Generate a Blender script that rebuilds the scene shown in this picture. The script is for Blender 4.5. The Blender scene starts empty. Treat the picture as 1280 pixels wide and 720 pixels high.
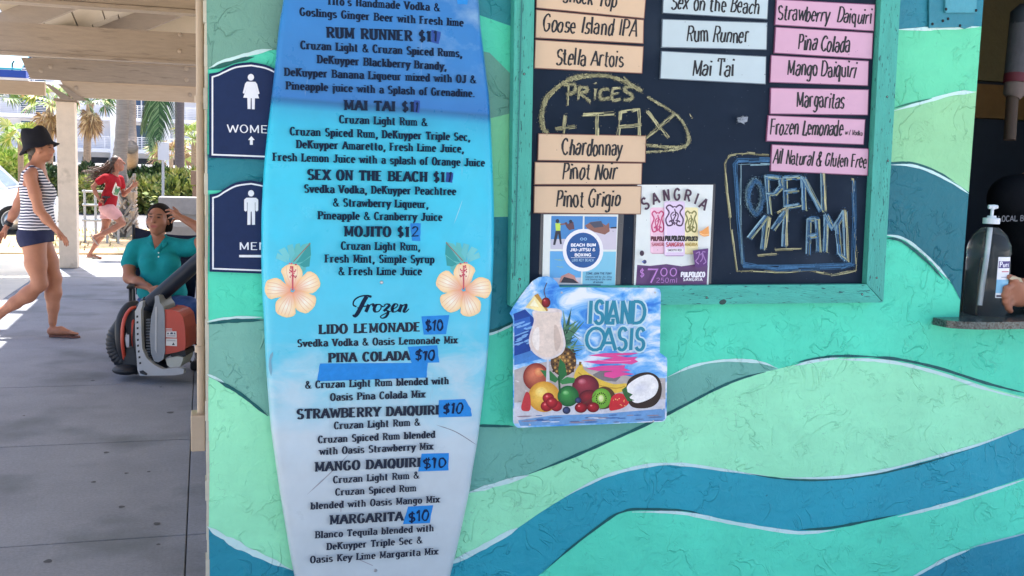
import bpy, math, random
import numpy as np
from mathutils import Vector, Matrix, noise as mnoise
from mathutils.geometry import tessellate_polygon
rad = math.radians
random.seed(7)
sc = bpy.context.scene
col = sc.collection

# ------------------------------------------------------------------ camera
F = 1300.0                                   # focal length in pixels of a 1280 wide frame
YAW, PITCH, ROLL = rad(16.6), math.atan(146 / F), math.atan(.0285)
CAM = Vector((0, 0, 1.5))
D = 2.63                                     # the painted wall stands at y = D
_r0 = Vector((math.cos(YAW), -math.sin(YAW), 0))
_f = Vector((math.sin(YAW) * math.cos(PITCH), math.cos(YAW) * math.cos(PITCH), -math.sin(PITCH)))
_u0 = _r0.cross(_f)
CX = _r0 * math.cos(ROLL) + _u0 * math.sin(ROLL)
CY = _u0 * math.cos(ROLL) - _r0 * math.sin(ROLL)
cd = bpy.data.cameras.new('camera')
cd.sensor_width = 36; cd.lens = 36 * F / 1280; cd.clip_end = 3000; cd.clip_start = .05
cam = bpy.data.objects.new('camera', cd); col.objects.link(cam)
M = Matrix((CX, CY, -_f)).transposed().to_4x4(); M.translation = CAM
cam.matrix_world = M
sc.camera = cam

# ------------------------------------------------------------------ sky, sun, exposure
SUN_EL, SUN_AZ = rad(62), rad(-14)           # azimuth from +y, negative towards -x
w = bpy.data.worlds.new('World'); sc.world = w; w.use_nodes = True
nt = w.node_tree; nt.nodes.clear()
sky = nt.nodes.new('ShaderNodeTexSky'); sky.sky_type = 'NISHITA'; sky.sun_disc = False
sky.air_density = .75; sky.dust_density = 3.5; sky.ozone_density = .9
sky.sun_elevation = SUN_EL; sky.sun_rotation = -SUN_AZ
bg = nt.nodes.new('ShaderNodeBackground'); bg.inputs['Strength'].default_value = .13
wo = nt.nodes.new('ShaderNodeOutputWorld')
nt.links.new(sky.outputs[0], bg.inputs[0]); nt.links.new(bg.outputs[0], wo.inputs[0])
sl = bpy.data.lights.new('sun', 'SUN'); sl.energy = 3.6; sl.angle = rad(.5); sl.color = (1, .95, .86)
so = bpy.data.objects.new('sun', sl); col.objects.link(so)
sd = Vector((math.sin(SUN_AZ) * math.cos(SUN_EL), math.cos(SUN_AZ) * math.cos(SUN_EL), math.sin(SUN_EL)))
so.rotation_euler = sd.to_track_quat('Z', 'Y').to_euler(); so.location = (0, 0, 30)
vs = sc.view_settings
vs.view_transform = 'Standard'; vs.look = 'None'; vs.gamma = 1; vs.use_curve_mapping = False
vs.exposure = 2.0
sc.cycles.max_bounces = 8; sc.cycles.diffuse_bounces = 5; sc.cycles.transmission_bounces = 8

# ------------------------------------------------------------------ points of the place
def ray(px, py): return _f + CX * ((px - 640) / F) + CY * ((360 - py) / F)
def P(px, py, z): return CAM + ray(px, py) * z                 # at a distance z ahead
def at(px, py, Y):
    d = ray(px, py); return CAM + d * (Y / d.y)                # on the plane y = Y
def G(px, py, h=0.0):
    d = ray(px, py); return CAM + d * ((h - 1.5) / d.z)        # on the floor
def WX(px, py, off=0.0):                                        # wall coordinates (x, z)
    p = at(px, py, D - off); return (p.x, p.z)
RV = _r0.copy(); FV = Vector((math.sin(YAW), math.cos(YAW), 0)); UV = Vector((0, 0, 1))

def lin(r, g=None, b=None, k=1.0):
    if g is None: r, g, b = r
    f = lambda c: (c / 12.92 if c <= .04045 else ((c + .055) / 1.055) ** 2.4)
    return (f(r / 255) * k, f(g / 255) * k, f(b / 255) * k)

def shade(c, k): return tuple(v * k for v in c)

# ------------------------------------------------------------------ materials
MATS = {}
def mat(name, color=(.5, .5, .5), rough=.6, metal=0.0, var=.0, vscale=12, bump=0.0, bscale=60, ink=False,
        spec=.5, trans=0.0, ior=1.45, stain=None, detail=5, alpha=1.0, emit=None, sheen=0, stretch=None, var2=None):
    if name in MATS: return MATS[name]
    m = bpy.data.materials.new(name); m.use_nodes = True
    n = m.node_tree; N = n.nodes; L = n.links
    b = N['Principled BSDF']
    b.inputs['Roughness'].default_value = rough; b.inputs['Metallic'].default_value = metal
    b.inputs['Specular IOR Level'].default_value = spec
    b.inputs['Transmission Weight'].default_value = trans; b.inputs['IOR'].default_value = ior
    b.inputs['Alpha'].default_value = alpha
    if sheen: b.inputs['Sheen Weight'].default_value = sheen
    if ink:
        a = N.new('ShaderNodeAttribute'); a.attribute_name = 'ink'; src = a.outputs['Color']
    else:
        c = N.new('ShaderNodeRGB'); c.outputs[0].default_value = (*color, 1); src = c.outputs[0]
    tc = N.new('ShaderNodeTexCoord'); crd = tc.outputs['Object']
    if stretch:
        mp = N.new('ShaderNodeMapping'); mp.inputs['Scale'].default_value = stretch
        L.new(crd, mp.inputs[0]); crd = mp.outputs[0]
    if var:
        t = N.new('ShaderNodeTexNoise'); t.inputs['Scale'].default_value = vscale; t.inputs['Detail'].default_value = detail
        t.inputs['Roughness'].default_value = .65
        L.new(crd, t.inputs['Vector'])
        mr = N.new('ShaderNodeMapRange'); mr.inputs[1].default_value = .25; mr.inputs[2].default_value = .75
        mr.inputs[3].default_value = 1 - var; mr.inputs[4].default_value = 1 + var
        L.new(t.outputs['Fac'], mr.inputs[0])
        vm = N.new('ShaderNodeVectorMath'); vm.operation = 'SCALE'
        L.new(src, vm.inputs[0]); L.new(mr.outputs[0], vm.inputs['Scale']); src = vm.outputs[0]
    if var2:                                    # (amount, scale): fine grit over the broad variation
        t = N.new('ShaderNodeTexNoise'); t.inputs['Scale'].default_value = var2[1]; t.inputs['Detail'].default_value = 4
        t.inputs['Roughness'].default_value = .75
        L.new(crd, t.inputs['Vector'])
        mr = N.new('ShaderNodeMapRange'); mr.inputs[1].default_value = .3; mr.inputs[2].default_value = .7
        mr.inputs[3].default_value = 1 - var2[0]; mr.inputs[4].default_value = 1 + var2[0]
        L.new(t.outputs['Fac'], mr.inputs[0])
        vm = N.new('ShaderNodeVectorMath'); vm.operation = 'SCALE'
        L.new(src, vm.inputs[0]); L.new(mr.outputs[0], vm.inputs['Scale']); src = vm.outputs[0]
    if stain:                                  # (colour, scale, threshold, width)
        sc_, scl, th, wd = stain
        t = N.new('ShaderNodeTexNoise'); t.inputs['Scale'].default_value = scl; t.inputs['Detail'].default_value = 6
        L.new(crd, t.inputs['Vector'])
        mr = N.new('ShaderNodeMapRange'); mr.inputs[1].default_value = th; mr.inputs[2].default_value = th + wd
        L.new(t.outputs['Fac'], mr.inputs[0])
        mx = N.new('ShaderNodeMix'); mx.data_type = 'RGBA'; mx.inputs['B'].default_value = (*sc_, 1)
        L.new(mr.outputs[0], mx.inputs['Factor']); L.new(src, mx.inputs['A']); src = mx.outputs['Result']
    L.new(src, b.inputs['Base Color'])
    if emit:
        b.inputs['Emission Color'].default_value = (*emit[0], 1); b.inputs['Emission Strength'].default_value = emit[1]
    if bump:
        t = N.new('ShaderNodeTexNoise'); t.inputs['Scale'].default_value = bscale; t.inputs['Detail'].default_value = 6
        L.new(crd, t.inputs['Vector'])
        bp = N.new('ShaderNodeBump'); bp.inputs['Strength'].default_value = bump; bp.inputs['Distance'].default_value = .01
        L.new(t.outputs['Fac'], bp.inputs['Height']); L.new(bp.outputs[0], b.inputs['Normal'])
    MATS[name] = m
    return m

# ------------------------------------------------------------------ mesh collector
class MB:
    def __init__(s): s.v = []; s.f = []; s.c = []; s.mi = []; s.cur = 0
    def add(s, vs_, fs, c=None):
        o = len(s.v); s.v += [Vector(p) for p in vs_]
        for f_ in fs:
            s.f.append([o + i for i in f_]); s.c.append(c); s.mi.append(s.cur)
        return s
    def box(s, x0, x1, y0, y1, z0, z1, c=None):
        v = [(x, y, z) for z in (z0, z1) for y in (y0, y1) for x in (x0, x1)]
        return s.add(v, [(0, 2, 3, 1), (4, 5, 7, 6), (0, 1, 5, 4), (2, 6, 7, 3), (0, 4, 6, 2), (1, 3, 7, 5)], c)
    def obox(s, cen, ax, ay, az, c=None):      # half-axis vectors
        cen = Vector(cen); v = [cen + ax * i + ay * j + az * k for k in (-1, 1) for j in (-1, 1) for i in (-1, 1)]
        return s.add(v, [(0, 2, 3, 1), (4, 5, 7, 6), (0, 1, 5, 4), (2, 6, 7, 3), (0, 4, 6, 2), (1, 3, 7, 5)], c)
    def bar(s, a, b, wdt, hgt, c=None, up=Vector((0, 0, 1))):
        a = Vector(a); b = Vector(b); d = b - a; l = d.length; d.normalize()
        sx = d.cross(up)
        if sx.length < 1e-4: sx = d.cross(Vector((1, 0, 0)))
        sx.normalize(); uy = sx.cross(d)
        return s.obox((a + b) / 2, d * (l / 2), sx * (wdt / 2), uy * (hgt / 2), c)
    def tube(s, pts, r, n=10, c=None, cap=True, sq=1.0):
        pts = [Vector(p) for p in pts]; k = len(pts)
        rr = r if isinstance(r, (list, tuple)) else [r] * k
        rings = []; up = None
        for i, p in enumerate(pts):
            t = (pts[min(i + 1, k - 1)] - pts[max(i - 1, 0)]).normalized()
            if up is None:
                up = Vector((0, 0, 1)) if abs(t.z) < .9 else Vector((1, 0, 0))
            a = (up - t * up.dot(t)).normalized(); up = a; b = t.cross(a)
            rings.append([p + (a * math.cos(2 * math.pi * j / n) * sq + b * math.sin(2 * math.pi * j / n)) * rr[i] for j in range(n)])
        v = [p for rg in rings for p in rg]; fs = []
        for i in range(k - 1):
            for j in range(n):
                fs.append((i * n + j, i * n + (j + 1) % n, (i + 1) * n + (j + 1) % n, (i + 1) * n + j))
        if cap: fs.append(tuple(reversed(range(n)))); fs.append(tuple(range((k - 1) * n, k * n)))
        return s.add(v, fs, c)
    def lathe(s, org, prof, ax=None, n=24, c=None, sx=1.0, sy=1.0, xa=None):
        org = Vector(org); az = Vector(ax or (0, 0, 1)).normalized()
        x = Vector(xa) if xa is not None else (Vector((1, 0, 0)) if abs(az.x) < .9 else Vector((0, 1, 0)))
        x = (x - az * x.dot(az)).normalized(); y = az.cross(x)
        v = []; fs = []
        for (r, h) in prof:
            for j in range(n):
                a = 2 * math.pi * j / n
                v.append(org + az * h + x * (math.cos(a) * r * sx) + y * (math.sin(a) * r * sy))
        for i in range(len(prof) - 1):
            for j in range(n):
                fs.append((i * n + j, i * n + (j + 1) % n, (i + 1) * n + (j + 1) % n, (i + 1) * n + j))
        if prof[0][0] > 1e-5: fs.append(tuple(reversed(range(n))))
        if prof[-1][0] > 1e-5: fs.append(tuple(range((len(prof) - 1) * n, len(prof) * n)))
        return s.add(v, fs, c)
    def ell(s, cen, ax, ay, az, nu=16, nv=10, c=None):
        cen = Vector(cen); v = []; fs = []
        for i in range(nv + 1):
            t = math.pi * i / nv
            for j in range(nu):
                a = 2 * math.pi * j / nu
                v.append(cen + ax * (math.sin(t) * math.cos(a)) + ay * (math.sin(t) * math.sin(a)) + az * math.cos(t))
        for i in range(nv):
            for j in range(nu):
                fs.append((i * nu + j, (i + 1) * nu + j, (i + 1) * nu + (j + 1) % nu, i * nu + (j + 1) % nu))
        return s.add(v, fs, c)
    def flat(s, pts, c=None):                  # any simple polygon, as triangles
        pts = [Vector(p) for p in pts]
        return s.add(pts, tessellate_polygon([pts]), c)
    def prism(s, pts, vec, c=None, side=None):
        pts = [Vector(p) for p in pts]; n = len(pts); vec = Vector(vec)
        tr = tessellate_polygon([pts])
        s.add(pts, tr, c); s.add([p + vec for p in pts], [tuple(reversed(t)) for t in tr], c)
        s.add(pts + [p + vec for p in pts], [(i, (i + 1) % n, n + (i + 1) % n, n + i) for i in range(n)], side or c)
        return s
    def build(s, name, m, parent=None, smooth=False, loc=None, bevel=0, auto=None):
        me = bpy.data.meshes.new(name)
        base = Vector(loc) if loc is not None else (parent_loc(parent) if parent else Vector((0, 0, 0)))
        me.from_pydata([tuple(p - base) for p in s.v], [], s.f)
        for x in (m if isinstance(m, (list, tuple)) else [m]): me.materials.append(x)
        if any(s.mi): me.polygons.foreach_set('material_index', s.mi)
        if any(c is not None for c in s.c):
            at_ = me.attributes.new('ink', 'FLOAT_COLOR', 'CORNER'); arr = []
            for f_, c in zip(s.f, s.c):
                if c is None: c = (.5, .5, .5)
                if isinstance(c, list) and len(c) == len(f_): 
                    for q in c: arr += [*q, 1.0]
                else: arr += [c[0], c[1], c[2], 1.0] * len(f_)
            at_.data.foreach_set('color', arr)
        me.validate(); me.update()
        o = bpy.data.objects.new(name, me); col.objects.link(o)
        if parent is not None: o.parent = parent; o.location = (0, 0, 0)
        else: o.location = base
        if smooth or auto:
            me.polygons.foreach_set('use_smooth', [True] * len(me.polygons))
            if auto: me.set_sharp_from_angle(angle=rad(auto))
        if bevel:
            bm_ = o.modifiers.new('bevel', 'BEVEL'); bm_.width = bevel; bm_.segments = 2; bm_.limit_method = 'ANGLE'
        return o
def parent_loc(o):
    l = Vector((0, 0, 0))
    while o is not None: l += Vector(o.location); o = o.parent
    return l
def tag(o, label=None, cat=None, group=None, kind=None):
    if label: o['label'] = label
    if cat: o['category'] = cat
    if group: o['group'] = group
    if kind: o['kind'] = kind
    return o
def thing(name, loc, label, cat, group=None):
    o = bpy.data.objects.new(name, None); o.empty_display_size = .1; col.objects.link(o); o.location = loc
    return tag(o, label, cat, group)
def tree_copy(o, loc, label=None, parent=None):
    c = o.copy(); col.objects.link(c)
    if parent is None: c.location = loc
    else: c.parent = parent
    if label: c['label'] = label
    for ch in [x for x in bpy.data.objects if x.parent == o and x != c]: tree_copy(ch, None, None, c)
    return c

# ------------------------------------------------------------------ a skeleton alphabet for every sign
def A_(cx, cy, rx, ry, a0, a1): return ('a', cx, cy, rx, ry, a0, a1)
GL = {
 'A': (.66, [[(.0, 0), (.33, 1)], [(.33, 1), (.66, 0)], [(.13, .33), (.53, .33)]]),
 'B': (.6, [[(.08, 0), (.08, 1)], [(.08, .97), (.28, .97), A_(.28, .755, .22, .215, 90, -90), (.08, .54)], [(.3, .54), A_(.3, .285, .26, .255, 90, -90), (.08, .03)]]),
 'C': (.6, [[A_(.32, .5, .27, .5, 38, 322)]]),
 'D': (.62, [[(.08, 0), (.08, 1)], [(.08, .97), (.25, .97), A_(.27, .5, .3, .47, 90, -90), (.08, .03)]]),
 'E': (.54, [[(.08, 0), (.08, 1)], [(.08, .97), (.5, .97)], [(.08, .52), (.42, .52)], [(.08, .03), (.52, .03)]]),
 'F': (.52, [[(.08, 0), (.08, 1)], [(.08, .97), (.5, .97)], [(.08, .52), (.42, .52)]]),
 'G': (.64, [[A_(.32, .5, .27, .5, 40, 320), (.55, .42)], [(.36, .45), (.6, .45)]]),
 'H': (.64, [[(.1, 0), (.1, 1)], [(.54, 0), (.54, 1)], [(.1, .52), (.54, .52)]]),
 'I': (.24, [[(.12, 0), (.12, 1)]]),
 'J': (.5, [[(.38, 1), (.38, .25), A_(.21, .25, .17, .25, 0, -165)]]),
 'K': (.62, [[(.1, 0), (.1, 1)], [(.54, 1), (.12, .42)], [(.24, .58), (.58, 0)]]),
 'L': (.52, [[(.1, 0), (.1, 1)], [(.1, .03), (.5, .03), (.5, .22)]]),
 'M': (.78, [[(.1, 0), (.1, 1)], [(.1, 1), (.39, .12)], [(.39, .12), (.68, 1)], [(.68, 1), (.68, 0)]]),
 'N': (.66, [[(.1, 0), (.1, 1)], [(.1, 1), (.56, 0)], [(.56, 0), (.56, 1)]]),
 'O': (.64, [[A_(.32, .5, .27, .5, 90, 450)]]),
 'P': (.58, [[(.1, 0), (.1, 1)], [(.1, .97), (.3, .97), A_(.3, .72, .24, .25, 90, -90), (.1, .47)]]),
 'Q': (.64, [[A_(.32, .5, .27, .5, 90, 450)], [(.34, .26), (.6, -.06)]]),
 'R': (.62, [[(.1, 0), (.1, 1)], [(.1, .97), (.3, .97), A_(.3, .735, .23, .235, 90, -90), (.1, .5)], [(.3, .5), (.56, 0)]]),
 'S': (.56, [[A_(.28, .745, .2, .255, 25, 270), A_(.28, .245, .22, .245, 90, -155)]]),
 'T': (.6, [[(.3, 0), (.3, 1)], [(.04, .8), (.04, .97), (.56, .97), (.56, .8)]]),
 'U': (.64, [[(.1, 1), (.1, .26), A_(.32, .26, .22, .26, 180, 360), (.54, 1)]]),
 'V': (.62, [[(.02, 1), (.31, 0)], [(.31, 0), (.6, 1)]]),
 'W': (.86, [[(.02, 1), (.22, 0)], [(.22, 0), (.43, .9)], [(.43, .9), (.64, 0)], [(.64, 0), (.84, 1)]]),
 'X': (.6, [[(.04, 0), (.56, 1)], [(.04, 1), (.56, 0)]]),
 'Y': (.6, [[(.02, 1), (.3, .45)], [(.58, 1), (.3, .45), (.3, 0)]]),
 'Z': (.56, [[(.06, .97), (.5, .97), (.06, .03), (.52, .03)]]),
 'a': (.52, [[A_(.25, .47, .19, .2, 160, 0), (.44, 0)], [(.44, .39), (.24, .39), A_(.24, .195, .17, .195, 90, 270), (.3, 0), (.44, .12)]]),
 'b': (.54, [[(.1, 0), (.1, 1)], [A_(.29, .33, .19, .33, 180, -180)]]),
 'c': (.48, [[A_(.27, .33, .21, .33, 40, 320)]]),
 'd': (.54, [[(.44, 0), (.44, 1)], [A_(.25, .33, .19, .33, 0, 360)]]),
 'e': (.5, [[(.08, .37), (.44, .37), A_(.26, .34, .19, .33, 8, 318)]]),
 'f': (.36, [[A_(.3, .8, .15, .2, 40, 180), (.15, 0)], [(.01, .64), (.31, .64)]]),
 'g': (.54, [[A_(.25, .36, .19, .3, 0, 360)], [(.44, .66), (.44, -.1), A_(.25, -.1, .19, .2, 0, -150)]]),
 'h': (.56, [[(.1, 0), (.1, 1)], [(.1, .42), A_(.28, .45, .18, .21, 180, 0), (.46, 0)]]),
 'i': (.22, [[(.11, 0), (.11, .66)], [(.11, .86), (.11, .97)]]),
 'j': (.26, [[(.15, .66), (.15, -.12), A_(.03, -.12, .12, .17, 0, -100)], [(.15, .86), (.15, .97)]]),
 'k': (.52, [[(.1, 0), (.1, 1)], [(.44, .64), (.12, .28)], [(.2, .38), (.47, 0)]]),
 'l': (.22, [[(.11, 0), (.11, 1)]]),
 'm': (.82, [[(.1, 0), (.1, .66)], [(.1, .42), A_(.255, .46, .155, .2, 180, 0), (.41, 0)], [(.41, .42), A_(.565, .46, .155, .2, 180, 0), (.72, 0)]]),
 'n': (.56, [[(.1, 0), (.1, .66)], [(.1, .42), A_(.28, .45, .18, .21, 180, 0), (.46, 0)]]),
 'o': (.52, [[A_(.26, .33, .2, .33, 90, 450)]]),
 'p': (.54, [[(.1, -.3), (.1, .66)], [A_(.29, .33, .19, .33, 180, -180)]]),
 'q': (.54, [[(.44, -.3), (.44, .66)], [A_(.25, .33, .19, .33, 0, 360)]]),
 'r': (.42, [[(.1, 0), (.1, .66)], [(.1, .38), A_(.28, .42, .18, .24, 170, 50)]]),
 's': (.46, [[A_(.23, .49, .15, .17, 20, 270), A_(.23, .16, .17, .16, 90, -155)]]),
 't': (.38, [[(.15, .92), (.15, .15), A_(.27, .14, .12, .14, 180, 310)], [(.01, .64), (.33, .64)]]),
 'u': (.56, [[(.1, .66), (.1, .2), A_(.28, .2, .18, .2, 180, 360), (.46, .3)], [(.46, .66), (.46, 0)]]),
 'v': (.5, [[(.02, .66), (.25, 0)], [(.25, 0), (.48, .66)]]),
 'w': (.72, [[(.02, .66), (.19, 0)], [(.19, 0), (.36, .6)], [(.36, .6), (.53, 0)], [(.53, 0), (.7, .66)]]),
 'x': (.5, [[(.04, 0), (.46, .66)], [(.04, .66), (.46, 0)]]),
 'y': (.5, [[(.02, .66), (.25, .02)], [(.48, .66), (.22, -.12), (.12, -.28), (.02, -.28)]]),
 'z': (.48, [[(.05, .63), (.42, .63), (.05, .03), (.44, .03)]]),
 '0': (.56, [[A_(.28, .5, .22, .5, 90, 450)]]),
 '1': (.36, [[(.04, .78), (.2, 1)], [(.2, 1), (.2, 0)]]),
 '2': (.54, [[A_(.27, .72, .2, .28, 165, -20), (.06, .03), (.5, .03)]]),
 '5': (.54, [[(.46, .97), (.12, .97), (.1, .56), A_(.27, .32, .22, .31, 130, -150)]]),
 '7': (.5, [[(.04, .97), (.47, .97), (.2, 0)]]),
 '&': (.72, [[(.66, .4), A_(.3, .25, .25, .25, 330, 180), (.08, .42), (.4, .68), A_(.29, .8, .13, .18, -20, 200), (.62, 0)]]),
 '$': (.56, [[A_(.28, .72, .19, .22, 25, 270), A_(.28, .27, .21, .22, 90, -155)], [(.28, -.12), (.28, 1.12)]]),
 '.': (.2, [[(.1, 0), (.1, .12)]]), ',': (.24, [[(.14, .12), (.13, -.06), (.04, -.24)]]), "'": (.18, [[(.1, 1), (.08, .78)]]),
 '!': (.22, [[(.11, .3), (.11, 1)], [(.11, 0), (.11, .1)]]), '-': (.4, [[(.05, .42), (.35, .42)]]),
 '+': (.6, [[(.05, .45), (.55, .45)], [(.3, .1), (.3, .8)]]), '/': (.3, [[(.02, -.05), (.28, 1)]]),
}
def path_pts(st):
    out = []
    for q in st:
        if q[0] == 'a':
            _, cx, cy, rx, ry, a0, a1 = q; n = max(3, int(abs(a1 - a0) / 24))
            for i in range(n + 1):
                a = rad(a0 + (a1 - a0) * i / n); out.append((cx + rx * math.cos(a), cy + ry * math.sin(a)))
        else: out.append(q)
    r = [out[0]]
    for p in out[1:]:
        if math.hypot(p[0] - r[-1][0], p[1] - r[-1][1]) > .004: r.append(p)
    return r

class Sheet(MB):
    """ink or paint lying on a face parallel to the wall, thin layers one over the other"""
    def __init__(s, off, step=.00006):
        super().__init__(); s.off = off; s.step = step
    def px(s, p): return WX(p[0], p[1], s.off)
    def raw(s, pts2, c):
        s.off += s.step
        s.flat([(x, D - s.off, z) for x, z in pts2], c)
    def poly(s, pts, c): s.raw([s.px(p) for p in pts], c)
    def spline(s, pts, c, n=6): s.poly(catmull(pts, n, True), c)
    def ellp(s, cx, cy, rx, ry, c, rot=0, a0=0, a1=360, n=28, edge=None):
        a = rad(rot); pts = []
        for i in range(n):
            t = rad(a0 + (a1 - a0) * i / (n if a1 - a0 >= 360 else n - 1))
            x, y = rx * math.cos(t), ry * math.sin(t)
            pts.append(s.px((cx + x * math.cos(a) - y * math.sin(a), cy + x * math.sin(a) + y * math.cos(a))))
        if edge is None: s.raw(pts, c)
        else:                                   # centre to edge printed gradient
            s.off += s.step
            ce = s.px((cx - rx * .25, cy - ry * .25)); v = [(ce[0], D - s.off, ce[1])] + [(x, D - s.off, z) for x, z in pts]
            s.add(v, [(0, i + 1, (i + 1) % n + 1) for i in range(n)]); 
            for k in range(n): s.c[-1 - k] = [c, edge, edge]
    def rib(s, pts2, wid, c, closed=False):
        """ribbon along wall points; wid is a half width or a list of them"""
        s.off += s.step; k = len(pts2)
        if k < 2: return
        ww = wid if isinstance(wid, (list, tuple)) else [wid] * k
        v = []
        for i in range(k):
            a = pts2[(i - 1) % k if closed else max(i - 1, 0)]; b = pts2[i]; d = pts2[(i + 1) % k if closed else min(i + 1, k - 1)]
            t1 = (b[0] - a[0], b[1] - a[1]); t2 = (d[0] - b[0], d[1] - b[1])
            l1 = math.hypot(*t1); l2 = math.hypot(*t2)
            if l1 < 1e-9: t1, l1 = t2, l2
            if l2 < 1e-9: t2, l2 = t1, l1
            if l1 < 1e-9: t1, l1, t2, l2 = (1, 0), 1, (1, 0), 1
            n1 = (-t1[1] / l1, t1[0] / l1); n2 = (-t2[1] / l2, t2[0] / l2)
            mx, my = n1[0] + n2[0], n1[1] + n2[1]; ml = math.hypot(mx, my)
            if ml < .3: mx, my = n1; sc_ = 1
            else:
                mx /= ml; my /= ml; sc_ = min(1.5, 1 / max(.3, mx * n1[0] + my * n1[1]))
            h = ww[i] * sc_
            v.append((b[0] + mx * h, D - s.off, b[1] + my * h)); v.append((b[0] - mx * h, D - s.off, b[1] - my * h))
        fs = [(2 * i, 2 * i + 1, 2 * i + 3, 2 * i + 2) for i in range(k - 1)]
        if closed: fs.append((2 * k - 2, 2 * k - 1, 1, 0))
        s.add(v, fs, c)
    def line(s, pts, wpx, c, smooth=True, taper=False, closed=False):
        """a painted line through picture points, wpx wide"""
        q = catmull(pts, 8, closed) if smooth and len(pts) > 2 else pts
        sc_ = 2.9 / F; k = len(q)
        ww = [wpx / 2 * sc_ * (1 if not taper else max(.15, min(1, 5 * i / k, 5 * (k - 1 - i) / k)) * (1 + .55 * mnoise.noise(Vector((q[i][0] / 16, q[i][1] / 16, 3.1))) + .25 * mnoise.noise(Vector((q[i][0] / 5, q[i][1] / 5, 7.7))))) for i in range(k)]
        s.rib([s.px(p) for p in q], ww, c, closed)
    def text(s, txt, p0, p1, cap, c, style='slab', wv=.19, wh=.1, slant=0, jit=0, track=0):
        a = s.px(p0); b = s.px(p1)
        ex = (b[0] - a[0], b[1] - a[1]); L = math.hypot(*ex); ex = (ex[0] / L, ex[1] / L); ey = (-ex[1], ex[0])
        z = (Vector((a[0], D - s.off, a[1])) - CAM).dot(_f); H = cap * z / F
        sp = {'slab': .15, 'sans': .1, 'hand': .06, 'script': -.02}[style] + track
        tot = sum((GL[ch][0] if ch in GL else .34) + sp for ch in txt) - sp
        sx = L / (tot * H); x = 0; base0 = s.off
        for ic, ch in enumerate(txt):
            base = base0 + (ic % 2) * s.step * 7
            if ch not in GL: x += .34 + sp; continue
            wd, strokes = GL[ch]; s.off = base
            jy = random.uniform(-jit, jit); js = random.uniform(-jit, jit) * 2.2; jx = random.random(); jh = 1 + random.uniform(-2.2, 2.2) * jit
            def T(q):
                qx, qy = q
                if jit: qx += .035 * math.sin(qy * 5 + jx * 40); qy *= jh
                xx = (x + qx + (slant + js) * qy) * sx * H; yy = (qy + jy) * H
                return (a[0] + ex[0] * xx + ey[0] * yy, a[1] + ex[1] * xx + ey[1] * yy)
            for st in strokes:
                q = path_pts(st)
                ww = []
                for i in range(len(q)):
                    p_, n_ = q[max(i - 1, 0)], q[min(i + 1, len(q) - 1)]
                    dx, dy = (n_[0] - p_[0]) * sx, n_[1] - p_[1]; l = math.hypot(dx, dy) or 1
                    f_ = abs(dy / l) ** 1.6
                    wvc = wv * (.70 if style == 'slab' and ch in 'NMmw&W$' else .86 if style == 'slab' and ch in 'nhuBR' else 1)
                    h = (wh + (wvc - wh) * f_) / 2 * H
                    if style in ('hand', 'script'): h *= .75 + .5 * abs(math.sin(i * .9 + x * 7))
                    ww.append(h)
                s.rib([T(p) for p in q], ww, c)
                if style == 'slab':
                    for e, nb in ((q[0], q[1]), (q[-1], q[-2])):
                        dx, dy = e[0] - nb[0], e[1] - nb[1]; l = math.hypot(dx, dy)
                        if l < .18 or abs(dy) < .75 * l: continue
                        if min(abs(e[1] - t) for t in (0, .66, 1, -.3)) > .02: continue
                        if ch in 'VWvwy' and e[1] < .1: continue
                        if ch in 'A' and e[1] > .9: continue
                        if ch == 'N' and e[0] > .3 and e[1] < .1: continue
                        yy = e[1] - (.04 if e[1] > .3 else -.04)
                        wl, wr = (.2, .2) if not (ch in 'bdhklnmpruij' and e[1] > .6) else (.21, .08)
                        if ch in 'mnhuNMHAKRk' and e[1] < .1: wl = wr = .15
                        s.rib([T((e[0] - wl / max(.75, min(1.3, sx)), yy)), T((e[0] + wr / max(.75, min(1.3, sx)), yy))], .062 * H, c)
            x += wd + sp
        s.off = base0 + s.step * 15
def catmull(pts, n=6, closed=False):
    k = len(pts); out = []
    rng = k if closed else k - 1
    for i in range(rng):
        g = (lambda j: pts[j % k]) if closed else (lambda j: pts[max(0, min(k - 1, j))])
        p0, p1, p2, p3 = g(i - 1), g(i), g(i + 1), g(i + 2)
        for j in range(n):
            t = j / n
            out.append(tuple(.5 * (2 * p1[a] + (p2[a] - p0[a]) * t + (2 * p0[a] - 5 * p1[a] + 4 * p2[a] - p3[a]) * t * t
                                   + (3 * p1[a] - p0[a] - 3 * p2[a] + p3[a]) * t ** 3) for a in range(len(p1))))
    if not closed: out.append(tuple(pts[-1]))
    return out
def clip(poly, axis, val, keep_less):
    out = []
    for i in range(len(poly)):
        a, b = poly[i], poly[(i + 1) % len(poly)]
        ia = (a[axis] <= val) == keep_less; ib = (b[axis] <= val) == keep_less
        if ia: out.append(a)
        if ia != ib:
            t = (val - a[axis]) / (b[axis] - a[axis]); out.append(tuple(a[k] + (b[k] - a[k]) * t for k in range(2)))
    return out

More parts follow.
